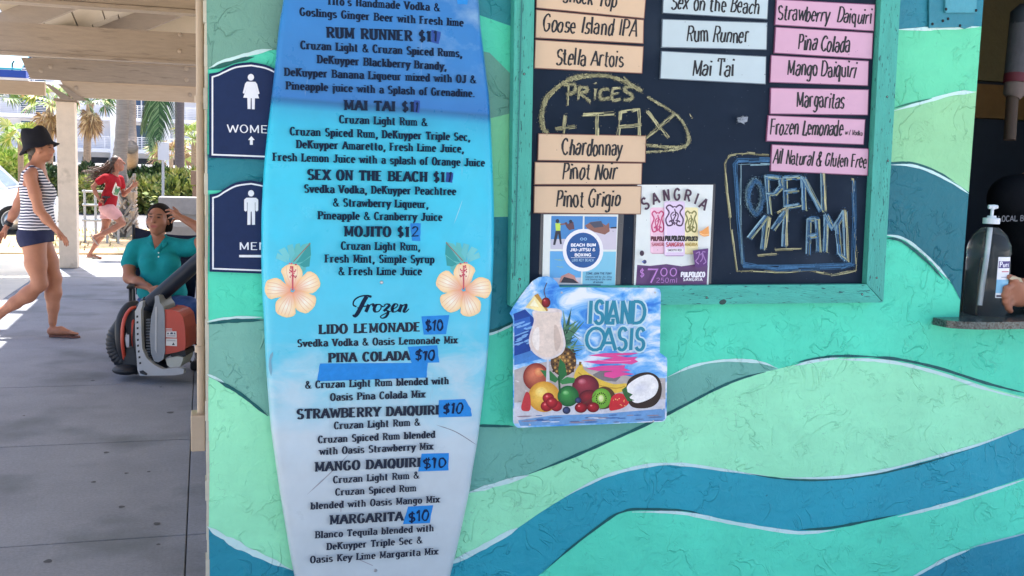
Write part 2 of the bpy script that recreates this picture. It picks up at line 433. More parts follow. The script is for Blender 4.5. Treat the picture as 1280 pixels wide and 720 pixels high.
# ------------------------------------------------------------------ bodies: one smooth skin over limbs
class Body:
    def __init__(s): s.p = []
    def cap(s, a, b, r0, r1, k=.03): s.p.append(('c', Vector(a), Vector(b), r0, r1, k)); return s
    def chain(s, pts, rs, k=.03):
        for i in range(len(pts) - 1): s.cap(pts[i], pts[i + 1], rs[i], rs[i + 1], k)
        return s
    def ell(s, c, ax, ay, az, k=.03): s.p.append(('e', Vector(c), Vector(ax), Vector(ay), Vector(az), k)); return s
    def ball(s, c, rx, ry=None, rz=None, k=.03):      # radii along view right / forward / up
        ry = ry or rx; rz = rz or rx
        return s.ell(c, RV * rx, FV * ry, UV * rz, k)
    def mesh(s, name, m, parent, h=.008, grow=0.0, cut=None, tint=None, base=(1, 1, 1)):
        lo = np.array([1e9] * 3); hi = -lo
        for q in s.p:
            if q[0] == 'c':
                for c, r in ((q[1], q[3]), (q[2], q[4])):
                    lo = np.minimum(lo, np.array(c) - r); hi = np.maximum(hi, np.array(c) + r)
            else:
                e = np.sqrt(np.array(q[2]) ** 2 + np.array(q[3]) ** 2 + np.array(q[4]) ** 2)
                lo = np.minimum(lo, np.array(q[1]) - e); hi = np.maximum(hi, np.array(q[1]) + e)
        lo -= grow + 4 * h; hi += grow + 4 * h
        n = np.ceil((hi - lo) / h).astype(int) + 1
        ax = [lo[i] + h * np.arange(n[i]) for i in range(3)]
        d = np.full(n, .5, dtype=np.float32)
        for q in s.p:
            k = q[-1]
            if q[0] == 'c':
                a, b = np.array(q[1]), np.array(q[2]); rr = max(q[3], q[4]); l_ = np.minimum(a, b) - rr; h_ = np.maximum(a, b) + rr
            else:
                a = np.array(q[1]); e = np.sqrt(np.array(q[2]) ** 2 + np.array(q[3]) ** 2 + np.array(q[4]) ** 2); l_ = a - e; h_ = a + e
            mg = k + grow + 3 * h
            i0 = np.maximum(0, np.floor((l_ - mg - lo) / h).astype(int)); i1 = np.minimum(n, np.ceil((h_ + mg - lo) / h).astype(int) + 1)
            X, Y, Z = np.meshgrid(*[ax[j][i0[j]:i1[j]] for j in range(3)], indexing='ij')
            if q[0] == 'c':
                ab = b - a; L2 = ab.dot(ab) + 1e-12
                t = np.clip(((X - a[0]) * ab[0] + (Y - a[1]) * ab[1] + (Z - a[2]) * ab[2]) / L2, 0, 1)
                v = np.sqrt((X - a[0] - t * ab[0]) ** 2 + (Y - a[1] - t * ab[1]) ** 2 + (Z - a[2] - t * ab[2]) ** 2) - (q[3] + (q[4] - q[3]) * t)
            else:
                k0 = 0; k1 = 0
                for axv in q[2:5]:
                    r = axv.length; u = np.array(axv) / r
                    c_ = (X - a[0]) * u[0] + (Y - a[1]) * u[1] + (Z - a[2]) * u[2]
                    k0 = k0 + (c_ / r) ** 2; k1 = k1 + (c_ / r ** 2) ** 2
                k0 = np.sqrt(k0); k1 = np.sqrt(k1) + 1e-9
                v = k0 * (k0 - 1) / k1
            sub = d[i0[0]:i1[0], i0[1]:i1[1], i0[2]:i1[2]]
            hh = np.clip(.5 + .5 * (sub - v) / k, 0, 1)
            d[i0[0]:i1[0], i0[1]:i1[1], i0[2]:i1[2]] = sub + (v - sub) * hh - k * hh * (1 - hh)
        d -= grow
        if cut is not None:
            X, Y, Z = np.meshgrid(*ax, indexing='ij'); d = np.maximum(d, cut(X, Y, Z).astype(np.float32))
        v, f = nets(d, lo, h)
        base_l = parent_loc(parent)
        me = bpy.data.meshes.new(name); me.from_pydata((v - np.array(base_l)).tolist(), [], f.tolist())
        me.materials.append(m); me.polygons.foreach_set('use_smooth', [True] * len(me.polygons))
        tint = tint or []
        if True:
            c = np.ones((len(v), 4)); c[:, :3] = base
            for (p, r, cc) in tint:
                rr = np.array(r) if not np.isscalar(r) else np.array([r, r, r])
                loc = v - np.array(p)
                dd = np.sqrt((loc @ np.array(RV) / rr[0]) ** 2 + (loc @ np.array(FV) / rr[1]) ** 2 + (loc @ np.array(UV) / rr[2]) ** 2)
                w_ = np.clip((1.25 - dd) / .5, 0, 1)[:, None]; c[:, :3] = c[:, :3] * (1 - w_) + np.array(cc) * w_
            a_ = me.attributes.new('ink', 'FLOAT_COLOR', 'POINT'); a_.data.foreach_set('color', c.ravel())
        me.update()
        o = bpy.data.objects.new(name, me); col.objects.link(o); o.parent = parent
        return o
def nets(d, lo, h):
    s = d < 0; nx, ny, nz = d.shape
    cnt = np.zeros((nx - 1, ny - 1, nz - 1), np.int8)
    for i in (0, 1):
        for j in (0, 1):
            for k in (0, 1): cnt += s[i:nx - 1 + i, j:ny - 1 + j, k:nz - 1 + k]
    act = (cnt > 0) & (cnt < 8)
    idx = np.argwhere(act); ids = np.full(act.shape, -1, np.int64); ids[act] = np.arange(len(idx))
    acc = np.zeros((len(idx), 3)); num = np.zeros(len(idx))
    cs = [(i, j, k) for i in (0, 1) for j in (0, 1) for k in (0, 1)]
    for a in cs:
        for b in cs:
            if sum(abs(a[q] - b[q]) for q in range(3)) == 1 and a < b:
                da = d[idx[:, 0] + a[0], idx[:, 1] + a[1], idx[:, 2] + a[2]]; db = d[idx[:, 0] + b[0], idx[:, 1] + b[1], idx[:, 2] + b[2]]
                mk = (da < 0) != (db < 0); t = np.where(mk, da / np.where(mk, da - db, 1), 0)
                pt = np.array(a) + t[:, None] * (np.array(b) - np.array(a))
                acc += np.where(mk[:, None], pt, 0); num += mk
    v = (idx + acc / num[:, None]) * h + lo
    fs = []
    for axis in range(3):
        o = [q for q in range(3) if q != axis]
        sl0 = [slice(None)] * 3; sl1 = [slice(None)] * 3; sl0[axis] = slice(0, -1); sl1[axis] = slice(1, None)
        a, b = s[tuple(sl0)], s[tuple(sl1)]
        e = np.argwhere(a != b); e = e[(e[:, o[0]] > 0) & (e[:, o[1]] > 0) & (e[:, o[0]] < d.shape[o[0]] - 1) & (e[:, o[1]] < d.shape[o[1]] - 1)]
        if not len(e): continue
        q = []
        for (u, w_) in ((0, 0), (1, 0), (1, 1), (0, 1)):
            g = e.copy(); g[:, o[0]] -= u; g[:, o[1]] -= w_; q.append(ids[g[:, 0], g[:, 1], g[:, 2]])
        q = np.stack(q, 1); inside = a[e[:, 0], e[:, 1], e[:, 2]]
        fl = inside if axis != 1 else ~inside
        q = np.where(fl[:, None], q[:, ::-1], q); fs.append(q)
    return v, np.concatenate(fs)
# ================================================================== surfaces
def stucco():
    m = bpy.data.materials.new('painted_stucco'); m.use_nodes = True
    n = m.node_tree; N = n.nodes; L = n.links; b = N['Principled BSDF']
    b.inputs['Roughness'].default_value = .55; b.inputs['Specular IOR Level'].default_value = .35
    a = N.new('ShaderNodeAttribute'); a.attribute_name = 'ink'
    tc = N.new('ShaderNodeTexCoord'); O = tc.outputs['Object']
    def noise_(scale, det, dist=0.0, rough=.55):
        t = N.new('ShaderNodeTexNoise'); t.inputs['Scale'].default_value = scale; t.inputs['Detail'].default_value = det
        t.inputs['Distortion'].default_value = dist; t.inputs['Roughness'].default_value = rough
        L.new(O, t.inputs['Vector']); return t.outputs['Fac']
    def math_(op, x, y=None, z=None):
        q = N.new('ShaderNodeMath'); q.operation = op; q.use_clamp = False
        for i, v in enumerate((x, y, z)):
            if v is None: continue
            if isinstance(v, (int, float)): q.inputs[i].default_value = v
            else: L.new(v, q.inputs[i])
        return q.outputs[0]
    def rng(x, a0, a1, b0, b1):
        q = N.new('ShaderNodeMapRange'); L.new(x, q.inputs[0])
        for i, v in enumerate((a0, a1, b0, b1)): q.inputs[i + 1].default_value = v
        return q.outputs[0]
    # trowel ridges: thin curly lines, broken up by a mask
    r1 = rng(math_('ABSOLUTE', math_('SUBTRACT', noise_(8.5, 3, .9), .5)), 0, .020, 1, 0)
    k1 = rng(noise_(5.5, 2), .50, .58, 0, 1)
    r2 = rng(math_('ABSOLUTE', math_('SUBTRACT', noise_(17, 2, 1.4), .47)), 0, .022, 1, 0)
    k2 = rng(noise_(9, 2), .53, .62, 0, 1)
    ridge = math_('MAXIMUM', math_('MULTIPLY', r1, k1), math_('MULTIPLY', math_('MULTIPLY', r2, k2), .7))
    flat = rng(noise_(26, 4, .4), .42, .60, 0, 1)
    grain = noise_(220, 4)
    h = math_('ADD', math_('MULTIPLY', ridge, .9), math_('ADD', math_('MULTIPLY', flat, .22), math_('MULTIPLY', grain, .10)))
    h = math_('ADD', h, math_('MULTIPLY', noise_(3.2, 3), .8))
    bp = N.new('ShaderNodeBump'); bp.inputs['Strength'].default_value = .6; bp.inputs['Distance'].default_value = .007
    L.new(h, bp.inputs['Height']); L.new(bp.outputs[0], b.inputs['Normal'])
    # worn and grimy: uneven paint, thin broken darker lines, small chips
    v1 = rng(noise_(2.6, 5, .3, .65), .3, .7, .9, 1.1)
    crack = math_('MULTIPLY', rng(math_('ABSOLUTE', math_('SUBTRACT', noise_(11, 3, 1.1), .5)), 0, .0065, 1, 0), rng(noise_(6.5, 2), .50, .57, 0, 1))
    crack_tone = math_('SUBTRACT', 1, math_('MULTIPLY', crack, .22))
    chip = rng(noise_(60, 3), .735, .76, 1, .55)
    mp = N.new('ShaderNodeMapping'); mp.inputs['Scale'].default_value = (3, 3, 12); mp.inputs['Rotation'].default_value = (0, rad(-12), 0); L.new(O, mp.inputs[0])
    tb = N.new('ShaderNodeTexNoise'); tb.inputs['Scale'].default_value = 2.2; tb.inputs['Detail'].default_value = 5; L.new(mp.outputs[0], tb.inputs['Vector'])
    brush = rng(tb.outputs['Fac'], .3, .7, .97, 1.03)
    scuff = rng(noise_(4.2, 7, .5, .7), .60, .70, 1, .86)
    tot = math_('MULTIPLY', math_('MULTIPLY', math_('MULTIPLY', v1, crack_tone), chip), math_('MULTIPLY', brush, scuff))
    sm = N.new('ShaderNodeVectorMath'); sm.operation = 'SCALE'; L.new(a.outputs['Color'], sm.inputs[0]); L.new(tot, sm.inputs['Scale'])
    L.new(sm.outputs[0], b.inputs['Base Color'])
    return m
STUCCO = stucco()
INK = mat('printed_ink', ink=True, rough=.45, var=.03, vscale=40)
BOARDINK = mat('vinyl_letter', ink=True, rough=.5, spec=.15, var=.08, vscale=30)
CHALK = mat('chalk_dust', ink=True, rough=.95, var=.25, vscale=160, spec=.1)
PAINT = mat('brushed_paint', ink=True, rough=.55, var=.10, vscale=25, bump=.25, bscale=70)

# ------------------------------------------------------------------ kiosk with the mural wall
XC = at(258.5, 400, D).x                     # left corner of the wall
XW = at(1214, 200, D).x                      # left edge of the service window
ZS = at(1200, 396, D).z                      # counter height
XE = XW + 2.6; ZT = 3.05; KD = 5.2           # right end, top, depth of the kiosk
kiosk = thing('kiosk', (XC, D, 0), 'stucco beach bar kiosk painted with green and blue waves, dark service window at its side', 'kiosk')
G1 = lin(82, 220, 184); G2 = lin(154, 238, 191); BL = lin(38, 158, 178)
WHT = lin(198, 230, 228); DK = lin(16, 92, 94)
s = Sheet(.0, .00007)
# wall body (front face in paint, returns and inside)
b = MB()
TK = .16
for x0, x1, z0, z1 in ((XC, XW, 0, ZT), (XW, XE, 0, ZS - .024), (XW, XW + 1.7, 2.35, ZT), (XW + 1.7, XE, ZS - .024, ZT)):
    b.box(x0, x1, D + .0006, D + TK, z0, z1, G1)
b.build('wall_front', STUCCO, kiosk)
def region(pts, c, smooth=False):
    q = [s.px(p) for p in pts]
    q = clip(q, 0, XC + .0005, False); q = clip(q, 0, XE - .001, True); q = clip(q, 1, ZT - .01, True); q = clip(q, 1, .02, False)
    if max(p[1] for p in q) > ZS - .02 and min(p[1] for p in q) > .75: q = clip(q, 0, XW - .0008, True)
    s.raw(q, c)
def curve(pts): return catmull(pts, 8)
region([(250, -260), (420, -260), (420, 60)] + curve([(345, 62), (322, 66), (300, 72), (276, 80), (250, 91)]), lin(108, 158, 142))
region([(250, 193), (370, 193), (370, 238), (250, 238)], lin(30, 126, 140))
l1 = curve([(250, 403.5), (285, 400), (330, 398), (380, 396)]); l2 = curve([(250, 466), (275, 478), (300, 492), (335, 519), (380, 552)])
l3 = curve([(250, 654), (272, 667), (300, 683), (330, 697), (365, 712), (400, 722)])
region(l1 + l2[::-1], lin(121, 182, 165)); region(l2 + l3[::-1], G2); region(l3 + [(400, 980), (250, 980)], lin(34, 140, 162))
region([(585, -260), (665, -260), (665, 42), (640, 33), (600, 19), (585, 14)], lin(40, 142, 152))
region([(595, 62), (612, 66), (640, 94), (665, 108), (665, 136), (612, 148), (595, 150)], lin(104, 166, 150))
region([(595, 150), (612, 148), (665, 135), (665, 270), (595, 272)], lin(126, 212, 162))
t1 = curve([(590, 420), (600, 418), (617, 415), (632, 409), (650, 401), (668, 396)])
region([(590, 272), (668, 270)] + t1[::-1], lin(28, 126, 140))
hump_top = curve([(560, 531), (602, 532.5), (641, 533), (700, 521), (760, 499), (835, 470.6), (865, 458), (897.5, 451), (927, 450.5), (953, 453.5), (973, 461)])
hump_bot = curve([(973, 461), (959, 464), (930, 472), (897.5, 484.7), (835.6, 516.7), (785, 541), (706, 575), (661, 593), (585, 617), (540, 630)])
blue_top = curve([(520, 733), (560, 707), (600, 687), (644, 662), (675, 641), (709, 620), (738, 604), (768, 592), (813, 582), (852, 581), (908, 588), (965, 597), (1000, 599), (1038, 598), (1100, 590), (1162, 575), (1224, 557), (1280, 535), (1400, 490), (1560, 462), (1760, 480), (2100, 500)])
blue_bot = curve([(610, 790), (640, 752), (675, 718), (717, 682), (762, 648), (778, 640), (796, 636.5), (852, 639), (920, 652), (987, 663), (1015, 663), (1044, 660.7), (1122, 644), (1195, 625), (1280, 597), (1400, 556), (1560, 524), (1760, 536), (2100, 548)])
pale_top = curve([(973, 461), (993, 456), (1020, 450.5), (1049, 447.5), (1085, 448), (1122, 452), (1173, 464), (1235, 484), (1280, 496), (1330, 508), (1370, 500)])
region(hump_top + hump_bot[1:], lin(108, 176, 162))
region(pale_top + blue_top[::-1] + hump_bot[::-1], G2)
region(blue_top + blue_bot[::-1], BL)
low = curve([(1080, 775), (1115, 742), (1145, 718), (1184, 698), (1235, 678.7), (1280, 667), (1400, 640), (1600, 640), (2100, 620)])
region(blue_bot + low[::-1] + [(1080, 800), (610, 800)], lin(90, 226, 190))
region(low + [(2100, 1000), (1080, 1000)], lin(36, 140, 162))
region([(1085, -260), (1260, -260), (1260, 32), (1225, 33), (1180, 35), (1125, 37), (1085, 38)], lin(40, 128, 146))
m1 = curve([(1085, 146), (1119, 136.5), (1157, 125), (1193, 116), (1220, 114), (1250, 114)])
m2 = curve([(1085, 201), (1115, 202.5), (1140, 204.5), (1166, 213), (1193, 228), (1212, 241), (1240, 262)])
m3 = curve([(1080, 291), (1109, 293.7), (1132, 299.5), (1162, 323.6), (1186.8, 350), (1202, 378), (1215, 400)])
region([(1085, 38), (1125, 37), (1180, 35), (1225, 33), (1260, 32)] + m1[::-1], lin(98, 207, 162))
region(m1 + m2[::-1], lin(144, 208, 156)); region(m2 + m3[::-1], lin(22, 108, 122))
# brush lines along the waves
s.off = .0018; s.step = .00003
L = lambda pts, w_, c, **k: s.line(pts, w_ * (1.3 if c is WHT else 1.1), c, **k)
L([(261, 85), (276, 79), (300, 71), (322, 65), (340, 61.5)], 3.2, WHT, taper=True); L([(261, 87), (280, 81), (300, 75), (318, 71)], 3.5, lin(24, 96, 88), taper=True)
L([(259, 402), (285, 398), (328, 396.5)], 2.4, WHT, taper=True); L([(259, 405), (285, 401.5), (330, 400)], 3.4, DK, taper=True)
L([(259, 468), (268, 472), (280, 478)], 2.5, WHT, taper=True); L([(272, 476), (300, 492), (335, 520)], 3.5, DK, taper=True)
L([(259, 658), (272, 667), (300, 683), (330, 697), (366, 713)], 5, WHT, taper=True)
L([(600, 419), (617, 416), (632, 410), (645, 403)], 2.6, WHT, taper=True); L([(600, 416), (617, 413), (632, 407), (643, 401)], 3, DK, taper=True)
L([(596, 532), (620, 532.5), (642, 533)], 3, DK, taper=True)
L([(835, 471), (865, 458), (897.5, 451.4), (927, 450.6), (953, 453.5), (972, 460.5)], 3.0, WHT, taper=True)
L([(957, 465), (930, 472), (897.5, 485), (835.6, 517), (785, 541), (706, 575), (661, 592.5)], 3.2, DK, taper=True)
L([(661, 594), (630, 603), (585, 616)], 4.6, WHT, taper=True)
L([(993, 457), (1020, 451), (1049, 447.5)], 3, WHT, taper=True); L([(995, 453.5), (1020, 448), (1049, 445), (1100, 446)], 2.4, DK, taper=True)
L([(1049, 449.5), (1085, 450), (1122, 454), (1173, 466.5), (1235, 487), (1285, 500)], 3.4, WHT, taper=True)
L([(1085, 446), (1122, 449), (1173, 460), (1235, 479.5), (1285, 492)], 3.6, DK, taper=True)
L([(560, 706), (600, 686), (647, 660)], 5, WHT, taper=True)
L([(706, 621), (738, 604), (768, 591.6), (813, 581.5), (852, 580.5), (908, 588), (972, 597.5)], 3.2, WHT, taper=True)
L([(930, 591), (965, 597), (1000, 600), (1038, 599.5), (1100, 592), (1162, 577), (1224, 558)], 2.2, DK, taper=True)
L([(975, 597), (1038, 597), (1100, 589), (1162, 573), (1224, 555.5), (1285, 533)], 3, WHT, taper=True)
L([(677, 717), (717, 682), (762, 648), (778, 640), (796, 636.5), (852, 638), (875, 642)], 3, DK, taper=True)
L([(790, 640), (852, 641.5), (920, 654.5), (987, 665), (1015, 665.5), (1044, 662.5)], 3.6, WHT, taper=True)
L([(1000, 662), (1044, 659), (1122, 643.5)], 3, DK, taper=True); L([(1122, 646), (1195, 627.5), (1285, 598)], 3.6, WHT, taper=True)
L([(1135, 725), (1160, 711), (1184, 698), (1212, 687)], 3.8, WHT, taper=True); L([(1212, 685), (1250, 675), (1285, 666)], 2.2, lin(150, 190, 200), taper=True)
L([(1123, 37), (1160, 36), (1190, 35), (1224, 33.5)], 3, WHT, taper=True)
L([(1117, 138.5), (1157, 127), (1193, 117), (1220, 115)], 3.4, WHT, taper=True); L([(1117, 135.5), (1135, 130), (1165, 123)], 2.2, lin(40, 120, 96), taper=True)
L([(1113, 203), (1140, 204), (1166, 212.5), (1193, 226.5)], 2.8, DK, taper=True); L([(1113, 206), (1140, 207), (1166, 215.5), (1193, 230), (1211, 242)], 2.6, WHT, taper=True)
L([(1108, 293.7), (1132, 299.5), (1162, 323.6), (1187, 351)], 3, WHT, taper=True); L([(1108, 297.5), (1128, 302), (1158, 326), (1180, 350)], 3.2, DK, taper=True)
s.build('mural_paint', STUCCO, kiosk)
# side, roof, inside
b = MB()
CRM = lin(196, 190, 160)
b.box(XC, XC + TK, D + TK, D + KD, 0, ZT, CRM); b.box(XE - TK, XE, D + TK, D + KD, 0, ZT, CRM)
b.box(XC, XE, D + KD, D + KD + TK, 0, ZT, CRM)
b.build('side_wall', PAINT, kiosk)
b = MB(); b.box(XC + .02, XE + .3, D - .02, D + KD + .3, ZT + .002, ZT + .14, lin(150, 136, 120)); b.build('flat_roof', PAINT, kiosk)
b = MB()
b.box(XW - .9, XE - TK - .01, D + 2.2, D + 2.26, .02, ZT - .01, lin(46, 57, 74))
b.box(XW - .9, XW - .86, D + TK + .005, D + 2.19, .02, ZT - .01, lin(46, 57, 74))
b.build('inner_partition', mat('dark_inner_paint', ink=True, rough=.7, var=.1), kiosk)
b = MB(); b.box(XW - .85, XE - TK - .02, D + 2.14, D + 2.195, 2.06, 2.9, lin(112, 104, 76)); b.box(XW - .85, XE - TK - .02, D + 2.13, D + 2.195, 1.86, 2.04, lin(128, 98, 60))
b.build('shelf_board', PAINT, kiosk)
# bare stucco corner edge
b = MB(); cz = [0, .4, .9, 1.3, 1.7, 2.2, ZT]
for i in range(60):
    z0 = ZT * i / 60; wv = .0035 + .0022 * math.sin(i * 2.3) * math.cos(i * .7)
    b.box(XC - wv, XC + .0035 + .001 * math.sin(i), D - .0012, D + .05, z0, z0 + ZT / 60 - .0005, lin(190, 186, 168))
b.build('corner_bead', PAINT, kiosk)

# ------------------------------------------------------------------ counter shelf
p0 = at(1165, 397, D - .10); zs = ZS
out = []
y0, y1 = D - .115, D + .62
xl = at(1166, 394, D - .003).x
for i in range(11):
    a = math.pi * (1 - .5 * i / 10); out.append((xl + .13 + .13 * math.cos(a), (y0 + .06) - .06 * math.sin(a)))
out = [(xl + .0, D - .003)] + out + [(XE - .3, y0), (XE - .3, D - .003)]
b = MB(); b.prism([(x, y, zs - .022) for x, y in out], (0, 0, .022)); b.box(XW + .002, XW + 1.698, D - .003, y1, zs - .022, zs)
GRAN = mat('speckled_granite', lin(72, 84, 84), rough=.25, var=.9, vscale=190, stain=(lin(14, 18, 22), 140, .54, .05), detail=3)
ct = b.build('counter_shelf', GRAN, None, loc=(xl + .4, D, zs - .02), bevel=.004)
tag(ct, 'dark speckled granite counter shelf with rounded end below the service window', 'counter')

# ------------------------------------------------------------------ conduit at the corner
cp = at(250, 300, D + .03)
cond = thing('conduit_pipe', (cp.x, D + .03, .2), 'thin tan conduit pipe running down the corner of the painted kiosk into a small box', 'pipe')
TAN = mat('tan_paint', lin(166, 148, 126), rough=.55, var=.08, vscale=20)
b = MB(); t_ = [at(249.6, -60, D + .03), at(250.4, 122, D + .03), at(250.8, 300, D + .03), at(251.6, 525, D + .03)]; b.tube(t_, .0098, 12); b.build('pipe', TAN, cond, auto=40)
b = MB(); q0 = at(238.5, 518, D + .02); q1 = at(257, 562, D + .02); b.box(q0.x, min(q1.x, XC - .0045), D + .004, D + .07, q1.z, q0.z); b.build('junction_box', TAN, cond, bevel=.003)
for yy in (124, 436):
    b = MB(); q = at(250.6, yy, D + .03); b.tube([q + Vector((0, 0, -.008)), q + Vector((0, 0, .008))], .0135, 12); b.box(q.x, XC - .004, D + .028, D + .032, q.z - .006, q.z + .006)
    b.build('pipe_clamp', TAN, cond, auto=40)

# ------------------------------------------------------------------ hinge plate by the window
hp = thing('metal_hinge_plate', at(1190, 10, D), 'teal painted metal plate with rusty screws above the wall by the window', 'metal plate')
b = MB(); q = [WX(*p, .0075) for p in ((1161, -60), (1219.5, -60), (1217, 32), (1206, 36), (1200, 34), (1161, 35))]
b.prism([(x, D - .0095, z) for x, z in q], (0, .004, 0), lin(44, 128, 146)); b.build('base_plate', PAINT, hp, bevel=.001)
b = MB(); q = [WX(*p, .014) for p in ((1181, -60), (1221, -60), (1219.5, 16), (1181, 16))]
b.prism([(x, D - .0175, z) for x, z in q], (0, .006, 0), lin(72, 152, 168)); b.build('hinge_leaf', PAINT, hp, bevel=.001)
SCREW = mat('rusty_screw', lin(40, 46, 50), rough=.5, metal=.6, var=.3, vscale=200)
for x, y, o in ((1182.5, 11.5, .0178), (1220.0, 13, .0178), (1185, 23.5, .0097), (1178.5, 26, .0097), (1165.5, 30, .0097), (1200, 32, .0097)):
    b = MB(); p = at(x, y, D - o); b.lathe(p, [(.0042, 0), (.0042, .0012), (.0028, .0024), (0, .0024)], (0, -1, 0), 10); b.build('screw', SCREW, hp)

# ------------------------------------------------------------------ restroom signs
def rest_sign(kind, x0, yT, yArc, yB, label):
    cx = 314.0; lo = at(cx, yB, D - .008)
    t = thing('restroom_sign', (lo.x, D - .004, lo.z), label, 'sign', 'navy restroom signs')
    W_ = cx - x0
    def outline(ins):
        left = [(x0 + ins, yB - ins * .9), (x0 + ins, yT + ins)]
        arch = [(x0 + W_ * .22, yT + ins * .9 - 2), (x0 + W_ * .38, yT - (yT - yArc) * .45 + ins), (x0 + W_ * .65, yT - (yT - yArc) * .85 + ins), (cx, yArc + ins)]
        pts = left + catmull([left[-1]] + arch, 5)[1:]
        return pts + [(2 * cx - x, y + .09 * (cx - x) * 0 + .075 * 2 * (cx - x) * .5) for x, y in reversed(pts[:-1])]
    def sh(pts, off): return [WX(x, y, off) for x, y in pts]
    nv = lin(34, 46, 86)
    b = MB(); q = sh(outline(0), .0115); b.prism([(x, D - .0115, z) for x, z in q], (0, .0105, 0), nv); b.build('plaque', mat('navy_plastic', lin(22, 42, 82), rough=.45, spec=.2, var=.1, vscale=60), t, bevel=.0012)
    sg = Sheet(.0118)
    qo = outline(4.2); sg.rib([sg.px(p) for p in qo], .0019, lin(226, 230, 236), closed=True); sg.build('border_line', INK, t)
    sg = Sheet(.0122); wt = lin(228, 231, 238)
    if kind == 'women':
        sg.ellp(cx - .4, 96.6, 3.9, 4.2, wt)
        sg.poly([(cx - 5.5, 102), (cx + 5.2, 102.3), (cx + 7.3, 105), (cx + 10.4, 117), (cx + 8.4, 118), (cx + 5.2, 108.5), (cx + 10, 123), (cx + 4.6, 122.8), (cx + 4.4, 136.6), (cx + .7, 136.5), (cx + .6, 122.8), (cx - .6, 122.7), (cx - .8, 136.4), (cx - 4.5, 136.2), (cx - 4.8, 122.4), (cx - 10, 122), (cx - 5.2, 108.2), (cx - 8.6, 117.2), (cx - 10.6, 116.2), (cx - 7.6, 104.4)], wt)
    else:
        sg.ellp(cx - .2, 241.6, 3.7, 4.0, wt)
        sg.poly([(cx - 6, 247.2), (cx + 6, 247.2), (cx + 8.8, 249.6), (cx + 8.8, 263), (cx + 6.8, 264.5), (cx + 5.2, 263), (cx + 5.2, 253), (cx + 4.6, 253), (cx + 4.8, 281), (cx + .9, 281), (cx + .6, 264.5), (cx - .6, 264.5), (cx - .9, 281), (cx - 4.8, 281), (cx - 4.6, 253), (cx - 5.2, 253), (cx - 5.2, 263), (cx - 6.8, 264.5), (cx - 8.8, 263), (cx - 8.8, 249.6)], wt)
    sg.build('pictogram', INK, t)
    sg = Sheet(.0122)
    if kind == 'women':
        sg.text('WOMEN', (284, 165.3), (347, 166.8), 9.6, wt, 'sans', .17, .10)
        sg.poly([(314.2, 170), (318.4, 175), (316, 175), (316, 181), (312.4, 181), (312.4, 175), (310, 175)], wt)
    else:
        sg.text('MEN', (299, 312.3), (334, 312.3), 9.4, wt, 'sans', .19, .10); sg.poly([(299, 318.6), (340, 318.8), (340, 321.8), (299, 321.6)], wt)
    sg.build('lettering', INK, t)
rest_sign('women', 261.3, 92, 77.6, 197, 'navy restroom sign reading women, upper of two half behind the surfboard')
rest_sign('men', 262, 243, 225.5, 339.6, 'navy restroom sign reading men, lower of two half behind the surfboard')

# ------------------------------------------------------------------ surfboard menu
LE = [(-420, 468, 472), (-400, 432, 512), (-340, 408, 540), (-240, 386, 566), (-120, 369, 585), (0, 354, 598), (31, 349, 600.5), (103, 341.5, 609), (131, 338, 612), (200, 330.6, 615.5), (262, 327, 617.5), (294, 326.5, 617.5), (330, 326.6, 616.8), (374, 328, 614.4), (400, 329.6, 612.6), (452, 332, 609), (520, 337, 601), (554, 341, 596.5), (589, 346, 590.5), (614, 349.5, 586.7), (680, 360.5, 572.5), (720, 368, 562.5), (770, 379, 548), (820, 394, 532), (850, 408, 517), (866, 425, 500), (872, 455, 468)]
BT = .052                                   # front face stands this far off the wall
bl = at(462, 872, D - BT)
board = thing('surfboard_menu', (bl.x, D - .03, bl.z), 'tall blue and white surfboard printed with the cocktail menu, hung on the painted wall', 'surfboard')
rows = catmull(LE, 3); prof = [(0.0, .030), (.004, .040), (.014, .048), (.035, .0515), (.07, BT)]
b = MB(); ring = []
for (y, xa, xb) in rows:
    r = []
    for t, o in prof: r.append(at(xa + (xb - xa) * t, y, D - o))
    for t, o in reversed(prof): r.append(at(xb - (xb - xa) * t, y, D - o))
    r.append(at(xb - (xb - xa) * .012, y, D - .012)); r.append(at(xa + (xb - xa) * .012, y, D - .012))
    ring.append(r)
k = len(ring[0]); v = [p for r in ring for p in r]; fs = []
for i in range(len(ring) - 1):
    for j in range(k): fs.append((i * k + j, i * k + (j + 1) % k, (i + 1) * k + (j + 1) % k, (i + 1) * k + j))
fs.append(tuple(range(k))); fs.append(tuple(reversed(range((len(ring) - 1) * k, len(ring) * k))))
b.add(v, fs)
